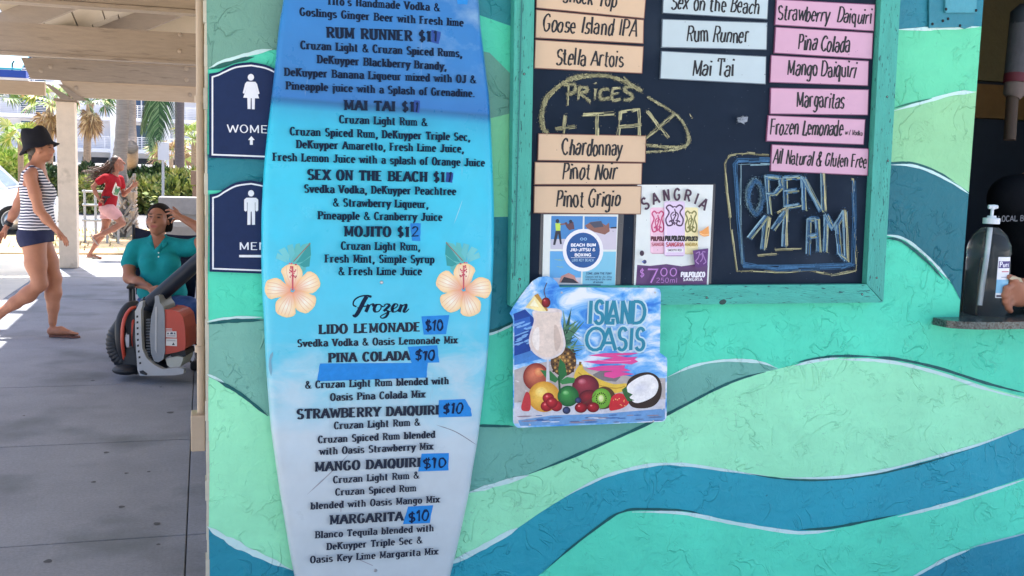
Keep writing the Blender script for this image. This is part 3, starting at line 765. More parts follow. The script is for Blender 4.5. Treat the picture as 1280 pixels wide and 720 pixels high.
def board_mat():
    m = bpy.data.materials.new('surfboard_print'); m.use_nodes = True; n = m.node_tree; N = n.nodes; L = n.links; bs = N['Principled BSDF']
    bs.inputs['Roughness'].default_value = .32; bs.inputs['Specular IOR Level'].default_value = .4
    tc = N.new('ShaderNodeTexCoord'); O = tc.outputs['Object']
    sx = N.new('ShaderNodeSeparateXYZ'); L.new(O, sx.inputs[0])
    def noi(scale, det, strx=(1, 1, 1), dist=0):
        mp = N.new('ShaderNodeMapping'); mp.inputs['Scale'].default_value = strx; L.new(O, mp.inputs[0])
        t = N.new('ShaderNodeTexNoise'); t.inputs['Scale'].default_value = scale; t.inputs['Detail'].default_value = det; t.inputs['Distortion'].default_value = dist
        t.inputs['Roughness'].default_value = .6
        L.new(mp.outputs[0], t.inputs['Vector']); return t.outputs['Fac']
    def mr(x, a, b_, c, d):
        q = N.new('ShaderNodeMapRange'); L.new(x, q.inputs[0])
        for i, v_ in enumerate((a, b_, c, d)): q.inputs[i + 1].default_value = v_
        return q.outputs[0]
    def ma(op, x, y):
        q = N.new('ShaderNodeMath'); q.operation = op
        for i, v_ in enumerate((x, y)):
            if isinstance(v_, (int, float)): q.inputs[i].default_value = v_
            else: L.new(v_, q.inputs[i])
        return q.outputs[0]
    zz = lambda y: at(470, y, D - BT).z - bl.z
    z0, z1 = zz(760), zz(-200)
    warp = mr(noi(5, 5, (1, 1, 1.6)), .25, .75, -.05, .05)
    lowm = mr(sx.outputs['Z'], zz(360), zz(480), 0, 1)      # the shore line wanders, the sea horizon is straight
    zw = ma('ADD', ma('ADD', sx.outputs['Z'], ma('MULTIPLY', sx.outputs['X'], .035)), ma('MULTIPLY', warp, lowm))
    f = mr(zw, z0, z1, 0, 1)
    cr = N.new('ShaderNodeValToRGB'); L.new(f, cr.inputs[0])
    stops = [(760, (192, 204, 208)), (600, (196, 208, 214)), (545, (196, 212, 220)), (515, (172, 208, 222)), (480, (134, 204, 224)), (435, (88, 196, 222)), (370, (72, 197, 226)), (300, (52, 195, 226)), (220, (48, 195, 225)), (165, (42, 182, 216)),
             (143, (40, 160, 200)), (139, (26, 126, 178)), (132.5, (20, 96, 150)), (130, (36, 112, 182)), (110, (42, 120, 188)), (40, (42, 121, 190)), (-200, (30, 98, 170))]
    el = cr.color_ramp.elements
    for i, (y, c) in enumerate(stops):
        pos = max(0, min(1, (zz(y) - z0) / (z1 - z0)))
        e = el[i] if i < 2 else el.new(pos)
        e.position = pos; e.color = (*lin(*c), 1)
    cl = ma('MULTIPLY', mr(noi(7, 6, (1, 1, 1.5)), .5, .72, 0, .75), ma('MULTIPLY', mr(sx.outputs['X'], .03, .26, 0, 1), mr(sx.outputs['Z'], zz(105), zz(40), 0, 1)))
    fo = ma('MULTIPLY', mr(noi(6.5, 7, (1, 1, 2.2), .6), .46, .66, 0, .7), ma('MULTIPLY', mr(sx.outputs['Z'], zz(590), zz(540), 0, 1), mr(sx.outputs['Z'], zz(470), zz(400), 1, 0)))
    sc_ = mr(noi(9, 3, (6, 1, .25), 1.0), .70, .715, 0, .22)
    src = cr.outputs[0]
    for fac, c in ((cl, (150, 186, 214)), (fo, (196, 216, 226)), (sc_, (150, 170, 190))):
        x = N.new('ShaderNodeMix'); x.data_type = 'RGBA'; L.new(fac, x.inputs['Factor']); L.new(src, x.inputs['A']); x.inputs['B'].default_value = (*lin(*c), 1); src = x.outputs['Result']
    sm = N.new('ShaderNodeVectorMath'); sm.operation = 'SCALE'; L.new(src, sm.inputs[0]); L.new(mr(noi(14, 6), .3, .7, .95, 1.05), sm.inputs['Scale'])
    L.new(sm.outputs[0], bs.inputs['Base Color'])
    L.new(mr(noi(18, 5), .3, .7, .24, .45), bs.inputs['Roughness'])
    return m
b.build('board', board_mat(), board, auto=50)
TX = lin(16, 34, 60); TXB = lin(40, 48, 64)
def txt(lines, name):
    sg = Sheet(BT + .0004, .00005)
    for (t, a, e, cap, big) in lines:
        c = TX if a[1] < 400 else TXB
        sg.text(t, a, e, cap, c, 'slab', .33 if big else .28, .13 if big else .115)
    sg.build(name, BOARDINK, board)
S_, B_ = 9.6, 12.2
txt([("Tito's Handmade Vodka &", (408.8, 5.6), (549.4, 14), 9.6, 0), ('Goslings Ginger Beer with Fresh lime', (375, 19.4), (579, 33), 9.6, 0),
     ('RUM RUNNER $1', (408.7, 46.9), (538.5, 52), 12.8, 1), ('Cruzan Light & Cruzan Spiced Rums,', (376, 61), (577.5, 71.4), 9.8, 0), ('DeKuyper Blackberry Brandy,', (397, 78.8), (558, 87.5), 9.8, 0),
     ('DeKuyper Banana Liqueur mixed with OJ &', (356, 94.7), (594.7, 104), 9.8, 0), ('Pineapple juice with a Splash of Grenadine.', (357.8, 111.6), (593, 121.3), 9.6, 0),
     ('MAI TAI $1', (430.6, 137.3), (517.5, 139.6), 12, 1), ('Cruzan Light Rum &', (424.4, 153.8), (533.8, 157.5), 9.6, 0), ('Cruzan Spiced Rum, DeKuyper Triple Sec,', (362.8, 168.8), (587.5, 176), 9.8, 0),
     ('DeKuyper Amaretto, Fresh Lime Juice,', (371, 185), (579.7, 190.6), 9.8, 0), ('Fresh Lemon Juice with a splash of Orange Juice', (341.5, 200.8), (605.6, 208), 9.8, 0),
     ('SEX ON THE BEACH $1', (384.7, 224.4), (555.6, 227.5), 12.4, 1), ('Svedka Vodka, DeKuyper Peachtree', (380.6, 240.6), (569.7, 243.8), 9.8, 0), ('& Strawberry Liqueur,', (416.6, 257.8), (535.3, 260), 9.8, 0),
     ('Pineapple & Cranberry Juice', (397.8, 274), (552.5, 276), 9.8, 0), ('MOJITO $1', (430.6, 295.3), (511.3, 296), 12.4, 1), ('Cruzan Light Rum,', (426.6, 311.9), (525, 313), 9.8, 0),
     ('Fresh Mint, Simple Syrup', (406.6, 328), (542.5, 328.8), 9.8, 0), ('& Fresh Lime Juice', (423.4, 343.8), (526.9, 343.8), 9.8, 0)], 'cocktail_lettering')
txt([('LIDO LEMONADE', (399, 417.5), (525, 414), 11.6, 1), ('Svedka Vodka & Oasis Lemonade Mix', (372, 433.6), (571.4, 429), 9.2, 0), ('PINA COLADA', (411, 453), (511.5, 450), 11.6, 1),
     ('& Cruzan Light Rum blended with', (381.7, 485.6), (560.6, 480), 9.2, 0), ('Oasis Pina Colada Mix', (413, 501), (531, 496.7), 9.2, 0), ('STRAWBERRY DAIQUIRI', (371.4, 523.6), (547.8, 518), 12, 1),
     ('Cruzan Light Rum &', (417.8, 536.4), (524.7, 531.7), 9, 0), ('Cruzan Spiced Rum blended', (397.8, 553.9), (543.6, 547), 9, 0), ('with Oasis Strawberry Mix', (399.7, 568.6), (541, 561.7), 9, 0),
     ('MANGO DAIQUIRI', (394, 589.4), (525.0, 583.3), 11.8, 1), ('Cruzan Light Rum &', (416.7, 604), (523.6, 597.8), 8.8, 0), ('Cruzan Spiced Rum', (419.4, 619.4), (520, 613.9), 8.8, 0),
     ('blended with Oasis Mango Mix', (388.6, 636.7), (549, 627.8), 8.8, 0), ('MARGARITA', (412.5, 655.6), (503.3, 650.6), 11.6, 1), ('Blanco Tequila blended with', (394.4, 672.8), (541.7, 663.9), 8.8, 0),
     ('DeKuyper Triple Sec &', (408.9, 687.5), (527.5, 678.9), 8.8, 0), ('Oasis Key Lime Margarita Mix', (388, 703.9), (547, 692.8), 8.8, 0)], 'frozen_drink_lettering')
# brush script heading, drawn as pen strokes
sg = Sheet(BT + .0004, .00005)
def pen(pts, w_, c=TX):
    q = catmull(pts, 6); k = len(q); sc_ = 2.7 / F
    ww = []
    for i in range(k):
        a_, b_ = q[max(i - 1, 0)], q[min(i + 1, k - 1)]; dx, dy = b_[0] - a_[0], b_[1] - a_[1]; l = math.hypot(dx, dy) or 1
        ww.append(w_ * sc_ * .5 * (.45 + .75 * max(0, dy / l)))
    sg.rib([sg.px(p) for p in q], ww, c)
F7 = lambda l: [(320 + x / 3.6, 360 + y / 3.6) for x, y in l]
pen(F7([(452, 84), (438, 76), (442, 56), (464, 40), (496, 34), (520, 40)]), 4)
pen(F7([(498, 38), (484, 62), (468, 94), (454, 118), (442, 128), (436, 120)]), 4.6)
pen(F7([(456, 90), (478, 84), (506, 80)]), 3.2)
pen(F7([(508, 74), (502, 90), (494, 108)]), 3.6); pen(F7([(498, 98), (510, 80), (524, 72), (530, 82)]), 3.2)
pen(F7([(558, 74), (542, 76), (532, 92), (536, 106), (550, 106), (562, 92), (562, 78), (554, 73)]), 3.2); pen(F7([(562, 80), (574, 84), (582, 78)]), 2.4)
pen(F7([(576, 78), (588, 72), (604, 76)]), 3.2); pen(F7([(604, 76), (588, 92), (574, 104)]), 3.2); pen(F7([(574, 104), (590, 102), (594, 114), (584, 130), (568, 136), (560, 128), (580, 116), (606, 104)]), 2.8)
pen(F7([(610, 96), (630, 88), (638, 76), (626, 72), (614, 88), (616, 106), (630, 106), (646, 92)]), 3.1)
pen(F7([(656, 74), (650, 90), (644, 108)]), 3.6); pen(F7([(648, 98), (660, 80), (674, 74), (674, 86), (666, 104), (674, 108), (688, 94)]), 3.2)
sg.build('frozen_heading', BOARDINK, board)
# blue tapes with hand-written prices
TAPE = mat('blue_tape', lin(22, 134, 214), rough=.6, var=.1, vscale=50, bump=.2, bscale=90); PEN = lin(20, 40, 76)
def tape(q, word=None, a=None, e=None, cap=9, dark=False):
    b = Sheet(BT + .0012)
    pts = []
    for i in range(len(q)):                    # torn edges
        p_, n_ = q[i], q[(i + 1) % len(q)]; pts.append(p_)
        if abs(n_[1] - p_[1]) > abs(n_[0] - p_[0]):
            for t in (.3, .6, .8): pts.append((p_[0] + (n_[0] - p_[0]) * t + random.uniform(-.5, .5), p_[1] + (n_[1] - p_[1]) * t))
    v = [b.px(p) for p in pts]; b.prism([(x, D - b.off, z) for x, z in v], (0, .0011, 0))
    o = b.build('price_tape', TAPE if not dark else mat('dark_blue_tape', lin(22, 70, 150), rough=.6, var=.1, vscale=50), board)
    if word:
        sg = Sheet(BT + .0015, .00005)
        for dx in (0, .35): sg.text(word, (a[0] + dx, a[1]), (e[0] + dx, e[1]), cap, PEN, 'hand', .12, .11, slant=.06, jit=.04)
        sg.build('price_writing', BOARDINK, o)
d3 = lambda l, ox, oy, k=3.6: [(ox + x / k, oy + y / k) for x, y in l]
tape([(539.5, 37), (551, 40), (548.5, 55), (539, 52.5)], '1', (541, 51.6), (546, 52), 12, True)
tape([(517.5, 125), (525, 126), (524, 141), (516.5, 140)], '1', (518, 139.5), (523, 139.6), 12, True)
tape([(558, 215), (566.5, 216), (565.5, 228.5), (557, 227.5)], '1', (558.5, 227), (564.5, 227), 12, True)
tape([(513, 279), (526, 279), (525.6, 301.5), (515, 301)], '2', (514, 295.5), (523, 295), 12)
tape([(571.5, -4), (584.5, -3), (584, 5.5), (572, 5)])
tape(d3([(745, 128), (870, 122), (855, 208), (755, 210)], 320, 360), '$10', (531, 413.5), (553.5, 412.5), 12.5)
tape(d3([(683, 265), (815, 258), (825, 335), (700, 338)], 320, 360), '$10', (518, 450.5), (543, 450), 12.5)
tape(d3([(288, 340), (773, 337), (768, 403), (275, 420)], 320, 360))
tape(d3([(823, 505), (940, 500), (968, 545), (970, 578), (822, 582)], 320, 360), '$10', (553, 517.5), (578, 516), 12.5)
tape(d3([(745, 170), (868, 167), (867, 245), (730, 250)], 320, 520), '$10', (528, 586), (557, 583.5), 12.5)
tape(d3([(685, 408), (797, 402), (782, 482), (662, 487)], 320, 520), '$10', (509.5, 653), (536.5, 650), 13)
# hibiscus prints
def hibiscus(cx, cy, mir, leaf):
    sg = Sheet(BT + .0004, .00004); X = lambda x, y: (cx + mir * x, cy + y)
    t1, t2 = lin(40, 150, 150), lin(90, 184, 182)
    for i, (pts, c) in enumerate((([(-3, -36), (12, -57), (22, -60), (23, -44), (21, -33), (12, -24), (4, -30)], t2), ([(4, -34), (22, -60), (23, -44), (13, -36)], t1), ([(8, -32), (22, -42), (21, -30), (14, -29)], t1), ([(6, -30), (17, -27), (12, -21)], t2),
                   ([(-2, -36), (4, -58), (9, -59), (10, -50)], t2), ([(-3, -36), (-7, -56), (0, -58), (3, -46)], lin(96, 190, 196)), ([(-5, -35), (-18, -50), (-10, -54), (-4, -44)], lin(110, 200, 206)), ([(-6, -34), (-21, -40), (-19, -47), (-10, -42)], lin(110, 200, 206)))):
        sg.poly([X(*p) for p in pts], c)
    sg.line([X(1, -36), X(12, -48), X(22, -59)], 1.1, lin(140, 110, 100), False)
    pc, pe, pr = lin(252, 244, 226), lin(246, 208, 150), lin(232, 150, 116)
    for ang, l, w_ in ((186, 35, 14.5), (-24, 36, 14.5), (-92, 33, 14.5), (112, 35, 15), (44, 34, 15)):
        a = rad(ang); ux, uy = math.cos(a), math.sin(a); pts = []
        for i in range(22):
            t = 2 * math.pi * i / 22; u = l * (.53 - .47 * math.cos(t)); v = w_ * (1 if math.sin(t) > 0 else -1) * abs(math.sin(t)) ** .75 * (.38 + .62 * min(1, u / l * 1.35)) * (1 + .08 * math.sin(5 * t))
            pts.append(X(u * ux - v * uy, u * uy + v * ux))
        sg.off += sg.step; q = [sg.px(p) for p in pts]; m_ = sg.px(X(l * .62 * ux, l * .62 * uy)); sg.add([(m_[0], D - sg.off, m_[1])] + [(x, D - sg.off, z) for x, z in q], [(0, i + 1, (i + 1) % 22 + 1) for i in range(22)])
        for i in range(22):
            u = .5 - .5 * math.cos(2 * math.pi * i / 22); u2 = .5 - .5 * math.cos(2 * math.pi * (i + 1) / 22); f = lambda t: tuple(pr[q_] + (pe[q_] - pr[q_]) * min(1, t * 2.2) for q_ in range(3)); sg.c[-22 + i] = [pc, f(u), f(u2)]
        for w2 in (-.45, -.15, .15, .45):
            sg.line([X(l * .2 * ux - w2 * 4 * uy, l * .2 * uy + w2 * 4 * ux), X(l * .6 * ux - w2 * 14 * uy, l * .6 * uy + w2 * 14 * ux), X(l * .92 * ux - w2 * 15 * uy, l * .92 * uy + w2 * 15 * ux)], .5, lin(232, 182, 140), True)
    sg.line([X(0, 0), X(0, -16), X(-.5, -30)], 1.8, lin(206, 90, 100)); rr_ = random.Random(3)
    for i in range(26): sg.ellp(*X(rr_.uniform(-4.6, 4.6), rr_.uniform(-34, -16)), .95, .95, lin(*rr_.choice(((200, 60, 90), (224, 110, 120), (190, 50, 80)))), n=6)
    sg.build('hibiscus_print', INK, board)
hibiscus(365.8, 363, 1, 0); hibiscus(579.5, 362, -1, 0)
for x, y in ((477, 353), (469.4, 713)):
    b = MB(); p = at(x, y, D - BT); b.lathe(p, [(.0046, 0), (.0046, .001), (.003, .003), (0, .0032)], (0, -1, 0), 12); b.build('screw', mat('steel', (.45, .46, .48), rough=.35, metal=.9, var=.2, vscale=100), board)
# scratches
sg = Sheet(BT + .0003)
sg.line([(437, 567), (410, 594), (384, 618)], 1.0, lin(150, 150, 158), taper=True); sg.line([(545, 531), (570, 540), (597, 557)], .9, lin(120, 126, 136), taper=True); sg.line([(426, 640), (427, 625)], .8, lin(160, 160, 170)); sg.line([(450, 700), (466, 707)], .8, lin(150, 150, 160))
sg.line([(567, 281), (574, 262), (578, 250)], .7, lin(150, 214, 236), taper=True); sg.line([(341, 440), (337.5, 452), (339, 470)], 2.6, lin(120, 170, 190), taper=True)
sg.build('scratch', INK, board)

# ------------------------------------------------------------------ chalkboard
cb0 = at(640, 388, D)
cboard = thing('chalkboard', (cb0.x, D, cb0.z), 'black chalkboard menu in a weathered teal wooden frame on the mural wall', 'chalkboard')
SO = .018
b = MB(); q = [WX(*p, SO) for p in ((658, -190), (1108, -190), (1092, 366), (655, 366))]
b.prism([(x, D - SO, z) for x, z in q], (0, SO - .009, 0), lin(30, 40, 56)); b.build('slate', mat('slate_black', lin(27, 40, 57), rough=.6, spec=.12, var=.16, vscale=9, stain=(lin(60, 72, 86), 3.5, .54, .5)), cboard)
FT = lin(72, 158, 150)
FRM = mat('weathered_teal_wood', lin(68, 168, 154), rough=.6, var=.16, vscale=9, stretch=(6, 6, 1.2), bump=.35, bscale=40, stain=(lin(32, 92, 92), 38, .62, .06))
FRH = mat('weathered_teal_wood_across', lin(71, 177, 160), rough=.6, var=.16, vscale=9, stretch=(1.2, 6, 6), bump=.35, bscale=40, stain=(lin(32, 92, 92), 38, .62, .06))
FO = .042
def rail(pts, m):
    b = MB(); q = [WX(*p, FO) for p in pts]; b.prism([(x, D - FO, z) for x, z in q], (0, FO - .0075, 0)); return b.build('frame_rail', m, cboard, bevel=.0015)
rail([(646, -190), (671.5, -190), (661.5, 358), (638, 382.5)], FRM)
rail([(1111, -190), (1136.5, -190), (1104, 377.2), (1083.6, 355)], FRM)
rail([(661.8, 358.6), (1083.2, 355.4), (1103.4, 378), (638.4, 383.2)], FRH)
rail([(640, -216), (1140, -216), (1140, -191), (640, -191)], FRH)
b = MB(); rr = random.Random(4)             # saw marks down the left rail
sg = Sheet(FO + .0002)
for i in range(52):
    y = 4 + i * 6.9; x = 648.5 - y * .0265 + rr.uniform(-.5, 1.5); sg.line([(x, y), (x + rr.uniform(3, 7), y + rr.uniform(-1.2, .6))], rr.uniform(.7, 1.6), lin(36, 110, 110), False, True)
sg.line([(652.5, -10), (648, 170), (643.2, 345)], 1.6, lin(40, 116, 116), True)
for i in range(46):
    x = rr.uniform(670, 1095); y = 366 + rr.uniform(-5, 8); l = rr.uniform(1.5, 9); sg.line([(x, y), (x + l, y + rr.uniform(-1, 1))], rr.uniform(.5, 1.2), lin(44, 118, 116), False, True)
for i in range(26):
    y = rr.uniform(-5, 350); x = 1114 - y * .055 + rr.uniform(-7, 7); sg.line([(x, y), (x + rr.uniform(-2, 7), y + rr.uniform(-2, 2))], rr.uniform(.5, 1.1), lin(44, 118, 116), False, True)
sg.build('wood_scar', PAINT, cboard)
for x, y in ((655.2, 92.5), (649.6, 349), (1108.9, 121), (1095.9, 347.3), (1077.7, 368), (883.5, 372), (1110, 201)):
    b = MB(); p = at(x, y, D - FO); b.lathe(p, [(.0035, -.001), (.0035, .0004), (0, .0006)], (0, -1, 0), 10, lin(16, 22, 26)); b.lathe(p + Vector((0, -.0008, 0)), [(.0016, 0), (.0012, .0006), (0, .0006)], (0, -1, 0), 8, lin(150, 170, 170)); b.build('screw', INK, cboard)
b = MB(); p = at(903.5, 377.5, D - FO); b.ell(p, Vector((.011, 0, .001)), Vector((0, .0012, 0)), Vector((0, 0, .0075)), 12, 6, lin(24, 62, 62)); b.build('knot', INK, cboard)
def chalk(sg, pts, wpx, c, smooth=True, dens=1.0):
    q = catmull(pts, 8) if smooth and len(pts) > 2 else pts
    wpx *= 1.3; seg_all = []; k = max(2, int(wpx * 2.0))
    for i in range(k):                        # bristly parallel strands with gaps
        o = ((i + .5) / k - .5) * wpx; seg = []
        for j, p in enumerate(q):
            a_, b_ = q[max(j - 1, 0)], q[min(j + 1, len(q) - 1)]; dx, dy = b_[0] - a_[0], b_[1] - a_[1]; l = math.hypot(dx, dy) or 1
            n_ = 3 if j < len(q) - 1 else 1
            for t in range(n_):
                e = q[j + 1] if j < len(q) - 1 else p; f_ = t / 3
                seg.append((p[0] + (e[0] - p[0]) * f_ - dy / l * o + rr.uniform(-.55, .55), p[1] + (e[1] - p[1]) * f_ + dx / l * o + rr.uniform(-.55, .55)))
        seg_all += seg; cur = []
        for p in seg:
            if rr.random() < .3 / dens and len(cur) > 1:
                kk = rr.uniform(.22, 1.0); sg.rib([sg.px(x) for x in cur], .0022 * rr.uniform(.18, .5), tuple(v * kk for v in c)); cur = []
            cur.append(p)
        if len(cur) > 1:
            kk = rr.uniform(.22, 1.0); sg.rib([sg.px(x) for x in cur], .0022 * rr.uniform(.22, .45), tuple(v * kk for v in c))
    for p in seg_all:
        if rr.random() < .8 * dens:
            kk = rr.uniform(.2, .95); r_ = rr.uniform(.18, .5); sg.ellp(p[0] + rr.gauss(0, wpx * .36), p[1] + rr.gauss(0, wpx * .36), r_, r_ * .8, tuple(v * kk for v in c), n=5)
YC = lin(206, 204, 160); BC = lin(86, 134, 178); LB = lin(150, 186, 200)
r1 = lambda l: [(630 + x / 3.6, y / 3.6) for x, y in l]
sg = Sheet(SO + .0006, .000004)
chalk(sg, r1([(620, 410), (560, 375), (480, 345), (400, 340), (310, 350), (230, 400), (185, 450), (168, 520), (172, 570), (195, 600)]), 3, YC)
chalk(sg, r1([(610, 405), (540, 365), (450, 343), (370, 348), (280, 372), (210, 430), (178, 500), (185, 590)]), 1.4, YC)
chalk(sg, r1([(645, 436), (720, 480), (790, 530), (825, 590), (830, 620)]), 2, YC); chalk(sg, r1([(832, 615), (820, 655), (740, 662), (640, 652)]), 2.4, YC); chalk(sg, r1([(820, 660), (740, 678), (640, 684)]), 1.8, YC)
chalk(sg, r1([(540, 345), (600, 405)]), 1.0, YC); chalk(sg, r1([(836, 512), (846, 534)]), 1.0, YC)
for st in ([(292, 385), (285, 475)], [(270, 382), (315, 380), (322, 400), (310, 420), (285, 425)], [(340, 392), (335, 448)], [(340, 392), (372, 395), (372, 412), (345, 420), (388, 458)], [(412, 400), (408, 448)], [(412, 372), (413, 376)], [(470, 400), (440, 405), (432, 430), (440, 446), (475, 440)],
           [(490, 400), (487, 448), (525, 446)], [(490, 400), (522, 396)], [(489, 424), (515, 420)], [(580, 392), (548, 392), (545, 410), (572, 425), (575, 445), (540, 450)]): chalk(sg, r1(st), 2.2, YC, len(st) > 2)
for st in ([(275, 520), (268, 600)], [(232, 580), (320, 570)], [(355, 516), (495, 510)], [(420, 515), (418, 610)], [(525, 505), (515, 610)], [(525, 505), (607, 492), (610, 610)], [(515, 572), (620, 562)], [(645, 500), (690, 560), (740, 620)], [(765, 515), (700, 570), (640, 622)]): chalk(sg, r1(st), 3.2, YC, False)
chalk(sg, [(922, 150), (930, 147)], 4, lin(150, 160, 170), False, .6)
sg.build('price_note', CHALK, cboard)
sg = Sheet(SO + .0006, .000004); r5 = lambda l: [(880 + x / 3.27, 180 + y / 3.27) for x, y in l]
for st, w_, c in (([(265, 45), (180, 38), (105, 45), (85, 80), (95, 200), (112, 350), (135, 520), (200, 520), (330, 525), (430, 515), (520, 535), (620, 518), (622, 440), (615, 300), (608, 140)], 2.0, YC),
                  ([(270, 65), (140, 68), (128, 80), (140, 300), (160, 490), (300, 512), (560, 505), (612, 490), (615, 300), (612, 150)], 4.4, BC), ([(270, 82), (150, 85), (150, 250), (155, 490)], 1.6, LB), ([(160, 500), (380, 500), (605, 490)], 3.0, BC)):
    chalk(sg, r5(st), w_, c, False)
E_ = [(205, 145), (180, 185), (180, 240), (210, 285), (235, 230), (232, 175), (205, 145)]
chalk(sg, r5(E_), 4, LB); chalk(sg, r5([(p[0] + 6, p[1] + 4) for p in E_]), 3, BC)
for st in ([(255, 130), (268, 285)], [(255, 135), (310, 140), (318, 175), (290, 205), (262, 205)], [(330, 135), (335, 260)], [(330, 140), (395, 135)], [(335, 195), (380, 190)], [(335, 258), (390, 250)], [(405, 135), (410, 270)], [(408, 140), (480, 275)], [(485, 125), (490, 270)],
           [(255, 295), (240, 430)], [(255, 295), (185, 385)], [(335, 265), (328, 420)], [(335, 275), (280, 350)], [(430, 310), (425, 450)], [(430, 310), (462, 305), (468, 440)], [(428, 380), (465, 372)], [(500, 290), (495, 440)], [(500, 290), (530, 350)], [(530, 350), (575, 275)], [(575, 275), (582, 480)], [(545, 330), (555, 450), (575, 470)]):
    chalk(sg, r5(st), 5, BC, False); chalk(sg, r5([(x - 7, y - 3) for x, y in st]), 1.6, LB, False); chalk(sg, r5([(x + 8, y + 3) for x, y in st]), 1.3, lin(190, 198, 156), False)
for st in ([(220, 455), (296, 450)], [(290, 432), (398, 430)], [(270, 300), (252, 425)], [(340, 268), (338, 415)], [(578, 270), (588, 478)], [(490, 120), (497, 268)], [(300, 280), (340, 262)]): chalk(sg, r5(st), 2.2, YC, False)
sg.build('opening_hours', CHALK, cboard)
sg = Sheet(SO + .0003); rr = random.Random(9)
for i in range(170):
    x, y = rr.uniform(672, 1080), rr.uniform(5, 350); sg.ellp(x, y, rr.uniform(.25, .7), rr.uniform(.25, .6), lin(70, 82, 96), n=6)
sg.poly([(922, 147), (926, 148), (928, 146), (935, 146), (934, 152), (930, 153.5), (931, 155.5), (926, 153), (923, 153)], lin(150, 160, 172))
sg.build('chalk_speck', CHALK, cboard)

# ------------------------------------------------------------------ magnetic menu strips
HAND = lin(24, 26, 32)
def strip(q, face, edge, words, label, group):
    c = [WX(*p, SO + .006) for p in q]; cx = sum(p[0] for p in c) / 4; cz = sum(p[1] for p in c) / 4
    b = MB(); O = D - SO - .006
    b.prism([(x, O, z) for x, z in c], (0, .0055, 0), face, side=edge)
    o = b.build('menu_strip', mat('strip_plastic', ink=True, rough=.35, var=.04, vscale=12), None, loc=(cx, D - SO, cz)); tag(o, label, 'menu strip', group)
    sg = Sheet(SO + .0062, .00005)
    ins = [(x + (cx - x) * .006, z + (cz - z) * .028) for x, z in c]
    sg.rib(ins, .0010, edge, True); sg.build('edge_line', INK, o)
    sg = Sheet(SO + .0064, .00005)
    for (t, a, e, cap) in words: sg.text(t, a, e, cap, HAND, 'hand', .125, .08, slant=.15, jit=.04)
    sg.build('lettering', INK, o)
PE, PEd = lin(212, 184, 153), lin(130, 90, 78); WH, WHd = lin(185, 203, 209), lin(92, 108, 124); PK, PKd = lin(208, 164, 188), lin(130, 78, 112)
gp, gw, gk = 'peach menu strips on the chalkboard', 'white menu strips on the chalkboard', 'pink menu strips on the chalkboard'
strip([(671, -18), (808, -10), (805.5, 23.4), (670.2, 10)], PE, PEd, [('Shock Top', (703, 2.4), (770, 9.4), 19)], 'peach strip directly above the beer strip that reads IPA, cut by the photo edge', gp)
strip([(670, 11.7), (805, 24.6), (804.3, 54.8), (669, 47.6)], PE, PEd, [('Goose Island IPA', (677.5, 39), (795, 45.6), 20)], 'peach strip whose handwriting ends in IPA, second from the top', gp)
strip([(669, 49.4), (804.6, 57.8), (802.8, 92), (667.8, 85.6)], PE, PEd, [('Stella Artois', (694, 80.4), (778.6, 83.6), 20)], 'peach beer strip just above the chalk words prices and tax', gp)
strip([(673, 166.7), (807.8, 169.4), (806.8, 203.2), (672, 200.6)], PE, PEd, [('Chardonnay', (702, 193.4), (777, 194.8), 21)], 'peach strip reading Chardonnay that covers the bottom of the chalk word tax', gp)
strip([(668.5, 202.4), (802.8, 203.9), (802, 230.6), (667.7, 230.8)], PE, PEd, [('Pinot Noir', (702, 224.6), (770.6, 224), 20.5)], 'peach strip reading Pinot Noir between two other wine strips', gp)
strip([(667.7, 232.4), (802, 232.4), (801, 268), (667, 266.5)], PE, PEd, [('Pinot Grigio', (694, 258.8), (774.6, 257.6), 21)], 'peach strip reading Pinot Grigio above the two paper posters', gp)
strip([(829.5, -16), (961, -6), (959.4, 24.3), (828, 16.6)], WH, WHd, [('Sex on the Beach', (838, 11), (949, 17.6), 19)], 'white strip reading Sex on the Beach, highest of three white strips', gw)
strip([(827.8, 23.6), (959.4, 28), (958.5, 62.5), (826.7, 59.5)], WH, WHd, [('Rum Runner', (858, 52), (935, 53.6), 19.5)], 'white strip reading Rum Runner, middle of three white strips', gw)
strip([(826.7, 63.5), (957.9, 70.3), (957.2, 105.5), (825, 98.6)], WH, WHd, [('Mai Tai', (864.7, 94), (916.6, 95.6), 21)], 'white strip reading Mai Tai, lowest of three white strips', gw)
strip([(970.7, -1), (1094, 5.5), (1092.4, 39), (968.6, 31.3)], PK, PKd, [('Strawberry  Daiquiri', (971.8, 24.5), (1088.7, 30.2), 18.5)], 'pink strip reading Strawberry Daiquiri at the top of the pink column', gk)
strip([(969.5, 33.6), (1091.5, 40.9), (1090, 74), (967.6, 66.5)], PK, PKd, [('Pina Colada', (996.7, 61.8), (1061.8, 65.4), 20)], 'pink strip reading Pina Colada between the two daiquiri strips', gk)
strip([(964, 68.8), (1086, 76), (1085, 107.4), (962.4, 103.2)], PK, PKd, [('Mango Daiquiri', (984, 93.4), (1069, 97.2), 19.5)], 'pink strip reading Mango Daiquiri', gk)
strip([(963.4, 109.7), (1086, 111.8), (1084.8, 144), (962.4, 142.6)], PK, PKd, [('Margaritas', (995, 134), (1054.8, 134.8), 19.5)], 'pink strip reading Margaritas', gk)
strip([(960.3, 144), (1081.7, 149), (1079.6, 181), (957.9, 176.6)], PK, PKd, [('Frozen Lemonade', (962.4, 167.6), (1053, 170), 19), ('w / Vodka', (1056, 168.4), (1077.8, 169.6), 6.5)], 'pink strip reading Frozen Lemonade with vodka', gk)
